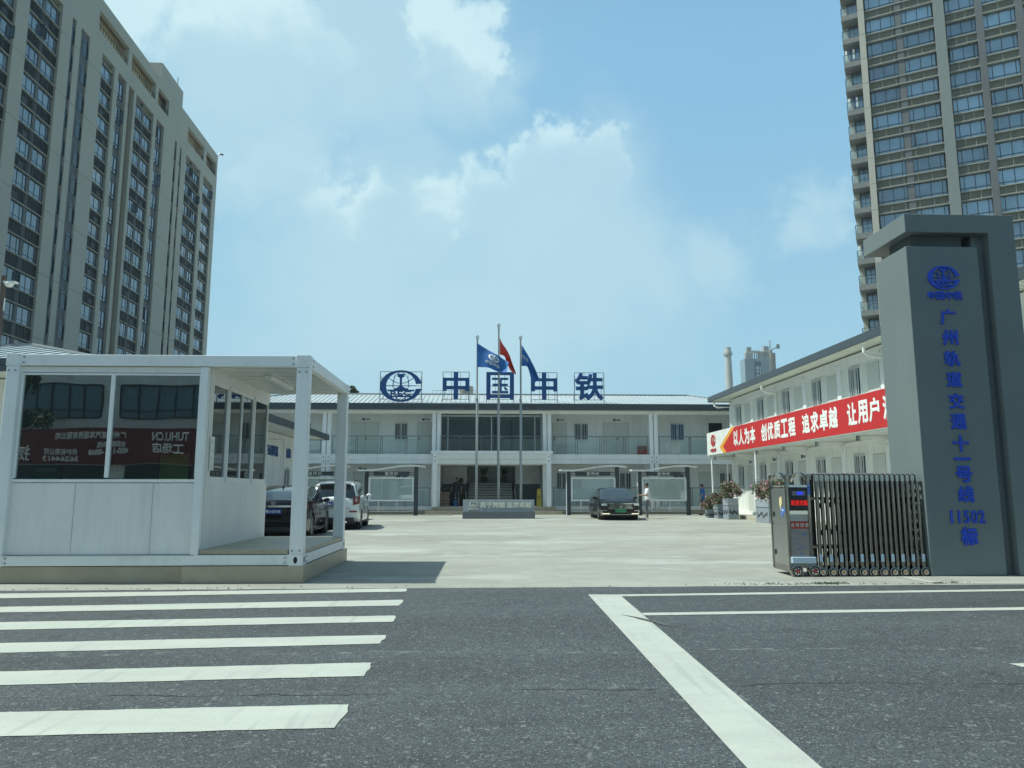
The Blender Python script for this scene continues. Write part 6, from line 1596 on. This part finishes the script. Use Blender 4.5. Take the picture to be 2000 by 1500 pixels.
def car(name, label, spec):
    """x forward, y left, z up. spec: L, W, deck keys, roof keys, wheels, paint"""
    L_, W_ = spec['L'], spec['W']; T = thing(name, label, 'car', (0, 0, 0), local=True)
    hw = W_ / 2; wr = spec['wr']; wx = spec['wx']; deck = spec['deck']; roofk = spec['roof']; cb0, cb1 = spec['cabin']; belt = spec['belt']
    def plan(x):      # half width along length
        return hw * lin([(-L_ / 2, .90), (-L_ / 2 + .12, .955), (-L_ / 2 + .6, .99), (0, 1), (L_ / 2 - .75, .985), (L_ / 2 - .2, .93), (L_ / 2, .86)], x)
    def pull(x, y):    # fascia curvature
        e = spec.get('curve', .16); t = max(0, abs(x) - (L_ / 2 - .7)) / .7
        return x - math.copysign(1, x) * e * (abs(y) / hw) ** 2.2 * t
    def zlow(x):
        z = lin([(-L_ / 2, .36), (-L_ / 2 + .3, .24), (-L_ / 2 + .6, .2), (L_ / 2 - .6, .2), (L_ / 2 - .2, .2), (L_ / 2, .28)], x) * spec.get('low', 1)
        for w in wx:
            d = abs(x - w); ra = wr + .055
            if d < ra: z = max(z, wr + math.sqrt(ra * ra - d * d) * .98)
        return z
    n = 110; st = [-L_ / 2 + L_ * i / n for i in range(n + 1)]
    sec = []
    for x in st:
        w = plan(x); zd = interp(deck, x); zl = zlow(x); zs = max(min(spec['shoulder'], zd - .06), zl + .02)
        end = max(0, 1 - (L_ / 2 - abs(x)) / .10)
        pts = [(w * .80, zl), (w * .965, zl + .0), (w * 1.0, max(zl + .01, .42)), (w * 1.005, max(zl + .015, .60)), (w * .985, zs), (w * .955, max(zs + .01, zd - .035)), (w * .90, zd - .008), (w * .55, zd + .018 * spec.get('crown', 1)), (0, zd + .03 * spec.get('crown', 1))]
        if end > 0: pts = [(y, z + (-.05 * end if i > 4 else 0)) for i, (y, z) in enumerate(pts)]
        row = [Vector((pull(x, y), y, z)) for y, z in pts] + [Vector((pull(x, y), -y, z)) for y, z in reversed(pts[:-1])]
        sec.append(row)
    m = len(sec[0]); vs = [p for r_ in sec for p in r_]; fs = []
    for i in range(n):
        for j in range(m - 1): fs.append((i * m + j, (i + 1) * m + j, (i + 1) * m + j + 1, i * m + j + 1))
    fs.append(tuple(range(m))); fs.append(tuple(n * m + j for j in range(m - 1, -1, -1)))
    b = MB(); b.raw(vs, fs); b.build('body', spec['paint'], T, True)
    # dark underside and wheel wells
    b = MB(); b.box(-L_ / 2 + .25, L_ / 2 - .3, -hw * .80, hw * .80, .19, .62); 
    for w in wx: b.lathe([(0, -hw * .93), (wr + .05, -hw * .93), (wr + .05, hw * .93), (0, hw * .93)], (w, 0, wr), 'y', 24)
    b.build('underbody', M_BLACK, T)
    # greenhouse
    n2 = 46; g = MB(); rows = []
    for i in range(n2 + 1):
        x = cb0 + (cb1 - cb0) * i / n2; zr = interp(roofk, x) if spec.get('sm', 1) else lin(roofk, x); zb_ = interp(deck, x) - .03
        w = plan(x); h = max(zr - zb_, .002); k = min(1, h / .42)
        wt = w * (.93 - .17 * k)
        row = []
        for (yy, zz) in ((w * .93, zb_), (w * .93 - (w * .93 - wt) * .12, zb_ + h * .10), (wt + (w * .93 - wt) * .10, zb_ + h * .86), (wt * .97, zb_ + h * .95), (wt * .82, zb_ + h * .995), (wt * .4, zb_ + h + .012 * k), (0, zb_ + h + .018 * k)): row.append((yy, zz))
        rows.append([Vector((x, y, z)) for y, z in row] + [Vector((x, -y, z)) for y, z in reversed(row[:-1])])
    m2 = len(rows[0]); pil = spec['pillars']; rf0, rf1 = spec['rooftop']
    for i in range(n2):
        xm = cb0 + (cb1 - cb0) * (i + .5) / n2
        for j in range(m2 - 1):
            jj = min(j, m2 - 2 - j)   # 0 bottom .. 5 centre
            mi = 0
            if jj == 1: mi = 1 if (spec['side'][0] < xm < spec['side'][1] and not any(abs(xm - p) < .045 for p in pil)) else 0
            elif jj >= 4: mi = 2 if (xm > rf1 or xm < rf0) else 0
            elif jj == 3: mi = 2 if (xm > rf1 + .15 or xm < rf0 - .12) else 0
            g.raw([rows[i][j], rows[i + 1][j], rows[i + 1][j + 1], rows[i][j + 1]], [(0, 1, 2, 3)], mi)
    g.build('greenhouse', [spec['paint'], M_CGL, spec.get('screen', M_WSH)], T, True)
    # chrome window line
    if spec.get('chrome', True):
        b = MB()
        for s in (-1, 1):
            pts = [(x, s * (plan(x) * .935), interp(deck, x) - .012) for x in [spec['side'][0] + (spec['side'][1] - spec['side'][0]) * i / 10 for i in range(11)]]
            b.tube(pts, .011, 5)
        b.build('window_trim', M_CHROME, T, True)
    # door seams
    b = MB()
    for s in (-1, 1):
        for x in spec['doors']:
            b.box(x - .005, x + .005, s * plan(x) * 1.004 - .003, s * plan(x) * 1.004 + .003, .34, spec['shoulder'])
        for x in spec['doors'][:2]:
            b.box(x + .12, x + .32, s * plan(x) * 1.0 - .008, s * plan(x) * 1.0 + .014 * s, spec['shoulder'] - .06, spec['shoulder'] - .035)
        b.box(-L_ / 2 + 1.35, L_ / 2 - 1.3, s * hw * .99 - .01, s * hw * .99 + .012, .22, .27)
    b.build('door_seams', M_BLACK, T)
    # wheels
    for w in wx:
        for s in (-1, 1):
            yc = s * (hw - .125)
            b = MB(); b.lathe([(wr * .66, -.10), (wr * .93, -.105), (wr, -.07), (wr, .07), (wr * .93, .105), (wr * .66, .10), (wr * .66, -.10)], (w, yc, wr), 'y', 28); o = b.build('wheel', M_RUB, T, True)
            h = MB(); h.lathe([(wr * .60, .02 * s), (wr * .60, .10 * s), (wr * .68, .10 * s), (wr * .68, -.02 * s)], (w, yc, wr), 'y', 28); h.lathe([(0, .085 * s), (.05, .085 * s), (.06, .06 * s)], (w, yc, wr), 'y', 12)
            h.lathe([(0, .0), (wr * .62, 0)], (w, yc, wr), 'y', 20, 1)
            for k in range(10):
                t = 2 * math.pi * k / 10 + (.12 if k % 2 else -.12); h.bar((w + .04 * math.cos(t), yc + .07 * s, wr + .04 * math.sin(t)), (w + wr * .63 * math.cos(t), yc + .075 * s, wr + wr * .63 * math.sin(t)), .03, .03)
            h.build('rim', [M_RIM, M_BLACK], o)
    # mirrors
    for s in (-1, 1):
        b = MB(); mx = spec['mirror']; zz = spec['mz']
        b.ball((mx, s * (hw + .05), zz), .095, 12, 0, (.75, 1.1, .72)); b.bar((mx + .02, s * (hw - .12), zz - .05), (mx, s * (hw), zz - .02), .06, .05); b.build('wing_mirror', spec['paint'], T, True)
    def fas(y, side): return side * (L_ / 2) - side * spec.get('curve', .16) * (abs(y) / hw) ** 2.2
    def patch(name_, mt, side, y0, y1, z0, z1, out=.012, skew=0.0, n_=10, parent=None, bot=None):
        """panel following the curved fascia; side +1 front, -1 rear"""
        q = MB(); vv = []
        for i in range(n_ + 1):
            y = y0 + (y1 - y0) * i / n_; t = i / n_
            zz0 = (bot(t) if bot else z0); zz1 = z1 + skew * t
            x = fas(y, side)
            for (o_, z) in ((out, zz0), (out, zz1), (-.04, zz1), (-.04, zz0)): vv.append(Vector((x + side * o_, y, z)))
        ff = []
        for i in range(n_):
            for j in range(4): ff.append((4 * i + j, 4 * i + (j + 1) % 4, 4 * i + 4 + (j + 1) % 4, 4 * i + 4 + j))
        ff += [(0, 1, 2, 3), tuple(4 * n_ + k for k in (3, 2, 1, 0))]
        q.raw(vv, ff); return q.build(name_, mt, parent or T)
    spec['extra'](T, patch, fas, L_, hw)
    return T
def plate(T, patch, side, y, z, w, h, m, txt, L_):
    o = patch('number_plate', m, side, y - w / 2, y + w / 2, z - h / 2, z + h / 2, .03, n_=1)
    b = MB(); A = Matrix(((0, 0, 1), (1, 0, 0), (0, 1, 0))) if side > 0 else Matrix(((0, 0, -1), (-1, 0, 0), (0, 1, 0)))
    put_text(b, txt, (side * (L_ / 2 + .032), y, z), None, h * .7, .002, .0015, fit_w=w * .88, fit_h=h * .62, mtx=A); b.build('lettering', M_TEXTW if m is M_PLB else M_BLACK, o, local=True)
def ex_front(T, patch, fas, L_, hw):
    MG = mat('grille_black', (0.01, 0.01, 0.012), .3)
    patch('grille', MG, 1, -.62, .62, .50, .74, .008)
    for k in range(4): patch('grille_bar', M_CHROME, 1, -.56 + .02 * k, .56 - .02 * k, .525 + .055 * k, .535 + .055 * k, .016)
    patch('chrome_strip', M_CHROME, 1, -.78, .78, .745, .765, .018)
    for s in (-1, 1):
        patch('headlight', M_LAMPW, 1, s * .62, s * .86, .66, .75, .012, -.0, 6)
        patch('headlight_lens', MG, 1, s * .60, s * .80, .64, .665, .012)
        patch('bumper_lamp_frame', mat('drl_white', (0.7, 0.72, 0.6), .2, emit='#fff4c8', estr=.9), 1, s * .50, s * .84, .285, .318, .02); patch('bumper_lamp_frame', M_CHROME, 1, s * .62, s * .84, .44, .452, .02); patch('bumper_lamp_frame', M_CHROME, 1, s * .835, s * .86, .30, .45, .02, n_=2)
        patch('bumper_intake', MG, 1, s * .56, s * .82, .32, .43, .010)
    patch('lower_intake', MG, 1, -.5, .5, .27, .40, .009)
    patch('bumper_line', M_CHROME, 1, -.84, .84, .255, .268, .016)
    b = MB(); x = L_ / 2 + .02
    b.lathe([(.052, -.004), (.052, .012), (.066, .012), (.066, -.004)], (x, 0, .63), 'x', 20)
    for (y0, z0, y1, z1) in ((-.03, .03, -.012, -.005), (-.012, -.005, 0, .02), (0, .02, .012, -.005), (.012, -.005, .03, .03), (-.045, .005, -.02, -.045), (-.02, -.045, 0, -.005), (0, -.005, .02, -.045), (.02, -.045, .045, .005)):
        b.bar((x + .006, y0, .63 + z0), (x + .006, y1, .63 + z1), .01, .009)
    b.build('badge', M_CHROME, T)
    plate(T, patch, 1, 0, .44, .48, .14, M_PLG, '粤A·F02943', L_)
    b = MB(); 
    b.box(.62, .68, -.5, -.1, 1.0, 1.03); b.build('dashboard_papers', M_TEXTW, T)
sedan = dict(L=4.93, W=1.87, wr=.34, wx=(-1.36, 1.47), low=1.0, shoulder=.80, crown=1,
             deck=[(-2.465, .84), (-2.3, .98), (-1.5, 1.02), (0, .96), (1.0, .93), (1.9, .86), (2.3, .79), (2.465, .70)],
             roof=[(-2.1, .98), (-1.35, 1.28), (-.65, 1.44), (-.1, 1.475), (.35, 1.44), (.85, 1.2), (1.35, .93)], cabin=(-2.1, 1.35), belt=.95, pillars=[-.18, -1.12], side=(-1.6, .85), rooftop=(-1.0, .32),
             doors=[-.18, .92, -1.05], mirror=.72, mz=1.0, paint=M_CARB, extra=ex_front)
def ex_rear_toyota(T, patch, fas, L_, hw):
    patch('chrome_strip', M_CHROME, -1, -.62, .62, .895, .945, .022)
    for s in (-1, 1):
        patch('tail_lamp', M_LAMPR, -1, s * .50, s * .90, .82, .96, .014, .02, 8)
        patch('tail_lamp_lens', M_LAMPW, -1, s * .56, s * .82, .875, .90, .020)
        patch('reflector', M_LAMPR, -1, s * .62, s * .84, .40, .43, .012)
    patch('boot_seam', mat('boot_seam_black', (0.002, 0.002, 0.002), .9), -1, -.75, .75, .66, .668, .006)
    patch('bumper_lower', M_BLACK, -1, -.78, .78, .26, .36, .004)
    patch('boot_recess', mat('boot_recess_black', (0.004, 0.004, 0.005), .5), -1, -.36, .36, .70, .88, .004)
    plate(T, patch, -1, 0, .785, .44, .14, M_PLB, '粤A·835YB', L_)
    b = MB(); A = Matrix(((0, 0, -1), (-1, 0, 0), (0, 1, 0))); x = -L_ / 2 - .012
    for (w, h) in ((.065, .043), (.028, .043)):
        b.raw(*ring(w, h, .008, x, 0, 1.0))
    b.raw(*ring(.045, .016, .007, x, 0, 1.018)); b.build('badge', M_CHROME, T)
    b = MB(); b.prism([(-1.28, 1.40), (-1.05, 1.44), (-1.24, 1.50)], 'y', -.012, .012); b.build('roof_aerial', M_BLACK, T)
def ring(a, h, t, x, y, z, n=20):
    vs = []; fs = []
    for i in range(n):
        q = 2 * math.pi * i / n
        for (r0, r1, dx) in ((a, h, -.006), (a - t, h - t, -.006), (a, h, .01), (a - t, h - t, .01)): vs.append((x + dx, y + r0 * math.cos(q), z + r1 * math.sin(q)))
    for i in range(n):
        k = 4 * i; j = 4 * ((i + 1) % n); fs += [(k, k + 1, j + 1, j), (k, j, j + 2, k + 2), (k + 1, k + 3, j + 3, j + 1)]
    return vs, fs
toyo = dict(L=4.82, W=1.825, wr=.335, wx=(-1.39, 1.39), low=1.0, shoulder=.84, crown=1,
            deck=[(-2.41, .95), (-2.3, 1.07), (-1.6, 1.09), (0, 1.0), (1.0, .97), (1.9, .88), (2.41, .70)],
            roof=[(-2.12, 1.05), (-1.45, 1.34), (-.75, 1.47), (-.1, 1.49), (.35, 1.45), (.9, 1.2), (1.4, .95)], cabin=(-2.12, 1.4), belt=1.0, pillars=[-.15, -1.12], side=(-1.55, .85), rooftop=(-.95, .3),
            doors=[-.15, .95, -1.05], mirror=.75, mz=1.06, paint=M_CARB, extra=ex_rear_toyota)
def ex_rear_suv(T, patch, fas, L_, hw):
    for s in (-1, 1):
        patch('tail_lamp', M_LAMPR, -1, s * .66, s * .885, .84, 1.13, .016, .03, 8, bot=lambda t: .84 + .06 * t); patch('tail_lamp_lens', M_LAMPW, -1, s * .75, s * .80, .97, 1.07, .022)
        patch('reflector', M_LAMPR, -1, s * .55, s * .80, .60, .655, .014)
    patch('lower_bumper', M_BLACK, -1, -.70, .70, .26, .42, .006); patch('plate_recess', mat('recess_shade_grey', (0.4, 0.42, 0.41), .5), -1, -.34, .34, .78, .98, .005)  # plate recess drawn flat, its shade put into a greyer white
    patch('tailgate_seam', M_SEAM, -1, -.58, .58, .735, .745, .008)
    plate(T, patch, -1, 0, .88, .44, .14, M_PLB, '粤A·C6H20', L_)
    b = MB()
    for s in (-1, 1): b.tube([(-1.5, s * .62, 1.62), (-1.3, s * .62, 1.70), (.1, s * .62, 1.72), (.3, s * .62, 1.64)], .02, 6)
    b.build('roof_rail', M_BLACK, T)
    b = MB(); b.box(-2.05, -1.78, -.55, .55, 1.585, 1.625); b.build('spoiler', M_CARW, T, bevel=.01)
    b = MB(); b.bar((-2.05, .02, 1.15), (-1.98, .42, 1.22), .02, .03); b.build('rear_wiper', M_BLACK, T)
    b = MB(); b.tube([(-2.15, -.45, .28), (-2.2, -.45, .27)], .035, 10); b.build('exhaust', M_CHROME, T)
suv = dict(L=4.33, W=1.79, wr=.355, wx=(-1.28, 1.32), low=1.15, shoulder=.98, crown=1, curve=.13,
           deck=[(-2.165, 1.06), (-2.1, 1.12), (-1.6, 1.13), (0, 1.10), (.9, 1.06), (1.7, 1.0), (2.165, .80)],
           roof=[(-2.1, 1.08), (-1.98, 1.34), (-1.78, 1.58), (-.7, 1.67), (0, 1.68), (.4, 1.62), (.85, 1.34), (1.25, 1.06)], cabin=(-2.1, 1.25), belt=1.1, pillars=[-.2, -1.2], side=(-1.75, .8), rooftop=(-1.72, .35), sm=0,
           doors=[-.2, .85, -1.1], mirror=.7, mz=1.17, paint=M_CARW, chrome=False, screen=M_CGL, extra=ex_rear_suv)
o = car('black_sedan', 'black sedan facing the camera with a green number plate, parked before the notice boards', sedan); o.location = (6.27, 36.6, 0); o.rotation_euler = (0, 0, R(-91.2))
o = car('black_sedan', 'black sedan seen from behind between the booth posts, with a blue number plate', toyo); o.location = (-5.90, 23.15, 0); o.rotation_euler = (0, 0, R(93.5))
o = car('white_suv', 'white suv seen from behind, parked beyond the black sedan beside the booth', suv); o.location = (-5.35, 28.35, 0); o.rotation_euler = (0, 0, R(93.5))

# ================= PEOPLE =================
def skinmesh(nodes, links, root, sub=2):
    """nodes: {name:(pos, r)}; returns mesh"""
    names = list(nodes); idx = {k: i for i, k in enumerate(names)}
    me = bpy.data.meshes.new('skin'); me.from_pydata([Vector(nodes[k][0]) for k in names], [(idx[a], idx[b_]) for a, b_ in links], [])
    ob = bpy.data.objects.new('skin', me); COL.objects.link(ob)
    sk = ob.modifiers.new('skin', 'SKIN'); sk.use_smooth_shade = True
    lay = me.skin_vertices[0].data
    for k in names:
        r = nodes[k][1]; lay[idx[k]].radius = r if isinstance(r, tuple) else (r, r); lay[idx[k]].use_root = (k == root)
    ss = ob.modifiers.new('sub', 'SUBSURF'); ss.levels = sub; ss.render_levels = sub
    dg = bpy.context.evaluated_depsgraph_get(); out = bpy.data.meshes.new_from_object(ob.evaluated_get(dg))
    bpy.data.objects.remove(ob); bpy.data.meshes.remove(me); return out
def mkobj(name, me, mt, parent):
    me.name = name; me.materials.clear(); me.materials.append(mt)
    for p in me.polygons: p.use_smooth = True
    o = bpy.data.objects.new(name, me); COL.objects.link(o); o.parent = parent; return o
M_SKIN = mat('skin', (0.36, 0.21, 0.14), .55, var=.06); M_HAIR = mat('black_hair', (0.012, 0.010, 0.010), .6)
def person(label, loc, rz, J, shirt, bottom, shoe, long_trousers=True, H=1.72):
    """faces +x in local space; J: joint overrides"""
    T = thing('person', label, 'person', loc, rz, local=True)
    D = dict(hip=(0, 0, .92), belly=(0, 0, 1.06), chest=(0.01, 0, 1.27), neck=(0.0, 0, 1.44), head0=(.015, 0, 1.50), head=(.03, 0, 1.60), crown=(.02, 0, 1.665),
             shl=(0, .17, 1.39), shr=(0, -.17, 1.39), ell=(-.03, .22, 1.12), elr=(-.03, -.22, 1.12), wrl=(.06, .22, .88), wrr=(.06, -.22, .88),
             hpl=(0, .09, .90), hpr=(0, -.09, .90), knl=(.02, .10, .49), knr=(.02, -.10, .49), anl=(0, .10, .09), anr=(0, -.10, .09))
    D.update(J)
    V = {k: Vector(v) for k, v in D.items()}
    nd = {'hip': (V['hip'], (.12, .10)), 'belly': (V['belly'], (.125, .095)), 'chest': (V['chest'], (.15, .105)), 'neck': (V['neck'], .055), 'head0': (V['head0'], .062), 'head': (V['head'], (.078, .092)), 'crown': (V['crown'], (.06, .07))}
    lk = [('hip', 'belly'), ('belly', 'chest'), ('chest', 'neck'), ('neck', 'head0'), ('head0', 'head'), ('head', 'crown')]
    for s in 'lr':
        sg = 1 if s == 'l' else -1
        nd['sh' + s] = (V['sh' + s], .058); nd['el' + s] = (V['el' + s], .040); nd['wr' + s] = (V['wr' + s], .027)
        nd['hp' + s] = (V['hp' + s], .088); nd['kn' + s] = (V['kn' + s], .058); nd['an' + s] = (V['an' + s], .036)
        cm = V['kn' + s].lerp(V['an' + s], .3) + Vector((-.015, 0, 0)); nd['cf' + s] = (cm, .052)
        toe = V['an' + s] + Vector((.15, 0, -.055)); nd['to' + s] = (toe, (.036, .026)); nd['he' + s] = (V['an' + s] + Vector((-.03, 0, -.05)), .03)
        lk += [('chest', 'sh' + s), ('sh' + s, 'el' + s), ('el' + s, 'wr' + s), ('hip', 'hp' + s), ('hp' + s, 'kn' + s), ('kn' + s, 'cf' + s), ('cf' + s, 'an' + s), ('an' + s, 'to' + s), ('an' + s, 'he' + s)]
        d = (V['wr' + s] - V['el' + s]).normalized(); side = Vector((0, 1, 0)) if abs(d.y) < .8 else Vector((1, 0, 0)); fw = d.cross(side).normalized(); sp_ = d.cross(fw).normalized()
        if abs(d.z) > .6: spd = Vector((1, 0, 0)) - d * d.x; spd.normalize(); curl = Vector((0, -sg, 0))
        else: spd = Vector((0, 1, 0)) - d * d.y; spd.normalize(); curl = Vector((0, 0, -1))
        pm = V['wr' + s] + d * .075; nd['pm' + s] = (pm, (.036, .02)); lk.append(('wr' + s, 'pm' + s))
        for f, (o_, ln) in enumerate(((-.030, .065), (-.010, .078), (.010, .074), (.030, .058))):
            a = pm + spd * o_ + d * .025; b2 = a + d * ln * .5 + curl * .012; c2 = b2 + d * ln * .35 + curl * .03
            nd['f%d%s' % (f, s)] = (a, .010); nd['g%d%s' % (f, s)] = (b2, .009); nd['h%d%s' % (f, s)] = (c2, .008); lk += [('pm' + s, 'f%d%s' % (f, s)), ('f%d%s' % (f, s), 'g%d%s' % (f, s)), ('g%d%s' % (f, s), 'h%d%s' % (f, s))]
        th = V['wr' + s] + d * .03 + spd * .035; t2 = th + d * .035 + spd * .02 + curl * .01; nd['t%s' % s] = (th, .012); nd['u%s' % s] = (t2, .010); lk += [('wr' + s, 't' + s), ('t' + s, 'u' + s)]
    me = skinmesh(nd, lk, 'hip', 2)
    # nose and ears join the body mesh
    bm = bmesh.new(); bm.from_mesh(me); hd = V['head']
    for c, r_, sc in ((hd + Vector((.092, 0, -.01)), .016, (1, .8, 1.4)), (hd + Vector((.0, .082, -.01)), .022, (.8, .4, 1.3)), (hd + Vector((.0, -.082, -.01)), .022, (.8, .4, 1.3))):
        g_ = bmesh.ops.create_uvsphere(bm, u_segments=10, v_segments=7, radius=r_)
        for v in g_['verts']: v.co = Vector((v.co.x * sc[0], v.co.y * sc[1], v.co.z * sc[2])) + c
    bm.to_mesh(me); bm.free()
    mkobj('body', me, M_SKIN, T)
    # clothes: shells grown from the body surface, chosen by nearest bone
    bones = [('torso', V['hip'], V['neck']), ('head', V['neck'] + Vector((0, 0, .05)), V['crown'])]
    for q in 'lr': bones += [('ua' + q, V['sh' + q], V['el' + q]), ('la' + q, V['el' + q], V['wr' + q] + (V['wr' + q] - V['el' + q]) * .8), ('th' + q, V['hp' + q], V['kn' + q]), ('ca' + q, V['kn' + q], V['an' + q]), ('ft' + q, V['an' + q] + Vector((-.03, 0, -.04)), V['an' + q] + Vector((.16, 0, -.06)))]
    def near(p):
        best = None
        for nm_, a_, c_ in bones:
            d_ = c_ - a_; t_ = max(0, min(1, (p - a_).dot(d_) / d_.length_squared)); dist = (p - a_ - d_ * t_).length - (.09 if nm_ == 'torso' else .03 if nm_[:2] == 'th' else 0)
            if best is None or dist < best[0]: best = (dist, nm_, t_)
        return best[1], best[2]
    body_me = bpy.data.meshes['body'] if False else me
    info = [near(p.center) for p in me.polygons]
    def shell(nm_, test, off, mt):
        keep = [i for i, (p, (k_, t_)) in enumerate(zip(me.polygons, info)) if test(k_, t_, p.center)]
        ids = {}; vs_ = []; fs_ = []
        for i in keep:
            f_ = []
            for vi in me.polygons[i].vertices:
                if vi not in ids: ids[vi] = len(vs_); v_ = me.vertices[vi]; vs_.append(v_.co + v_.normal * off)
                f_.append(ids[vi])
            fs_.append(tuple(f_))
        m_ = bpy.data.meshes.new(nm_); m_.from_pydata(vs_, [], fs_); m_.update(); mkobj(nm_, m_, mt, T)
    hz_ = V['hip'].z; nz_ = V['neck'].z
    shell('shirt', lambda k_, t_, c: (k_ == 'torso' and c.z < nz_ + .02 and c.z > hz_ - .04) or (k_[:2] == 'ua' and t_ < .8) or (k_[:2] == 'th' and c.z > hz_ - .03), .022, shirt)
    if long_trousers: shell('trousers', lambda k_, t_, c: k_[:2] in ('th', 'ca') and c.z > .10 or (k_ == 'torso' and c.z < hz_ + .05), .016, bottom)
    else: shell('shorts', lambda k_, t_, c: (k_[:2] == 'th' and t_ < 1.0) or (k_[:2] == 'ca' and t_ < .08) or (k_ == 'torso' and c.z < hz_ + .05), .020, bottom)
    for s in 'lr':
        b = MB(); a = V['an' + s]
        b.tube([a + Vector((-.055, 0, -.05)), a + Vector((0, 0, -.04)), a + Vector((.10, 0, -.055)), a + Vector((.185, 0, -.065))], [.036, .046, .043, .026], 12); b.build('shoe', shoe, T, True, local=True)
    b = MB(); h = V['head']
    b.ball(h + Vector((-.026, 0, .038)), .098, 16, 0, (.98, .93, .96))
    b.build('hair', M_HAIR, T, True, local=True)
    # keep the face clear of the hair: eyes, brows, mouth
    b = MB()
    for s in (-1, 1): b.ball(h + Vector((.084, s * .030, .012)), .009, 8, 0); b.box(h.x + .084, h.x + .092, h.y + s * .03 - .016, h.y + s * .03 + .016, h.z + .030, h.z + .035)
    b.box(h.x + .082, h.x + .09, h.y - .022, h.y + .022, h.z - .045, h.z - .039, 1)
    b.build('face_features', [M_HAIR, mat('lips', (0.25, 0.09, 0.08), .5)], T, local=True)
    return T
M_SHW = mat('white_shirt', (0.72, 0.74, 0.72), .8, var=.05); M_SHB = mat('blue_tee', (0.02, 0.14, 0.42), .8, var=.08); M_TR = mat('grey_trousers', (0.16, 0.17, 0.165), .8, var=.15, scale=12); M_SHO = mat('blue_grey_shorts', (0.06, 0.10, 0.15), .8, var=.2, scale=10)
M_SNK = mat('white_sneaker', (0.7, 0.7, 0.68), .6); M_SAN = mat('dark_sandal', (0.03, 0.025, 0.02), .6); M_DK = mat('dark_tee', (0.02, 0.028, 0.035), .8); M_DK2 = mat('dark_shorts', (0.07, 0.085, 0.09), .8)
person('man in white shirt and grey trousers standing at the black sedan\'s mirror', (7.92, 36.3, 0), R(178), dict(head=(.04, 0, 1.59), head0=(.02, 0, 1.49), crown=(.03, 0, 1.655), ell=(.05, .21, 1.12), elr=(.05, -.21, 1.13), wrl=(.28, .16, 1.12), wrr=(.30, -.15, 1.13), anl=(.04, .10, .09), knl=(.05, .10, .49)), M_SHW, M_TR, M_SNK)
person('man in blue t-shirt and shorts walking left past the annex corner', (12.20, 41.6, 0), R(183), dict(head=(.05, 0, 1.58), head0=(.025, 0, 1.485), crown=(.045, 0, 1.645), ell=(.09, .23, 1.14), elr=(-.14, -.22, 1.14), wrl=(.22, .22, .92), wrr=(-.10, -.24, .88),
       knl=(.12, .10, .50), anl=(.10, .10, .085), knr=(-.06, -.10, .49), anr=(-.36, -.10, .20)), M_SHB, M_SHO, M_SAN, False)
person('person in dark t-shirt and shorts in the shade of the stair hall', (-1.95 + .3, 45.0, .425), R(-95), dict(shl=(0, .19, 1.39), shr=(0, -.19, 1.39), ell=(.0, .26, 1.14), elr=(-.02, -.28, 1.14), wrl=(.05, .27, .89), wrr=(.02, -.33, .9), knl=(.03, .11, .49), knr=(-.02, -.11, .49)), M_DK, M_DK2, M_SAN, False)
# ================= HAZE =================
hm = bpy.data.materials.new('haze_air'); hm.use_nodes = True; t = hm.node_tree; t.nodes.clear()
ho = N(t, 'ShaderNodeOutputMaterial'); pv = N(t, 'ShaderNodeVolumePrincipled'); pv.inputs['Color'].default_value = (0.80, 0.93, 1.0, 1); pv.inputs['Density'].default_value = HAZE_D; pv.inputs['Anisotropy'].default_value = 0.0
L(t, pv.outputs[0], ho.inputs['Volume'])
b = MB(); b.box(-950, 950, -750, 1050, -1.1, 112)
o = b.build('haze', hm); o['kind'] = 'stuff'
# cleanup of helper properties
for o in bpy.data.objects:
    if '_o' in o: del o['_o']
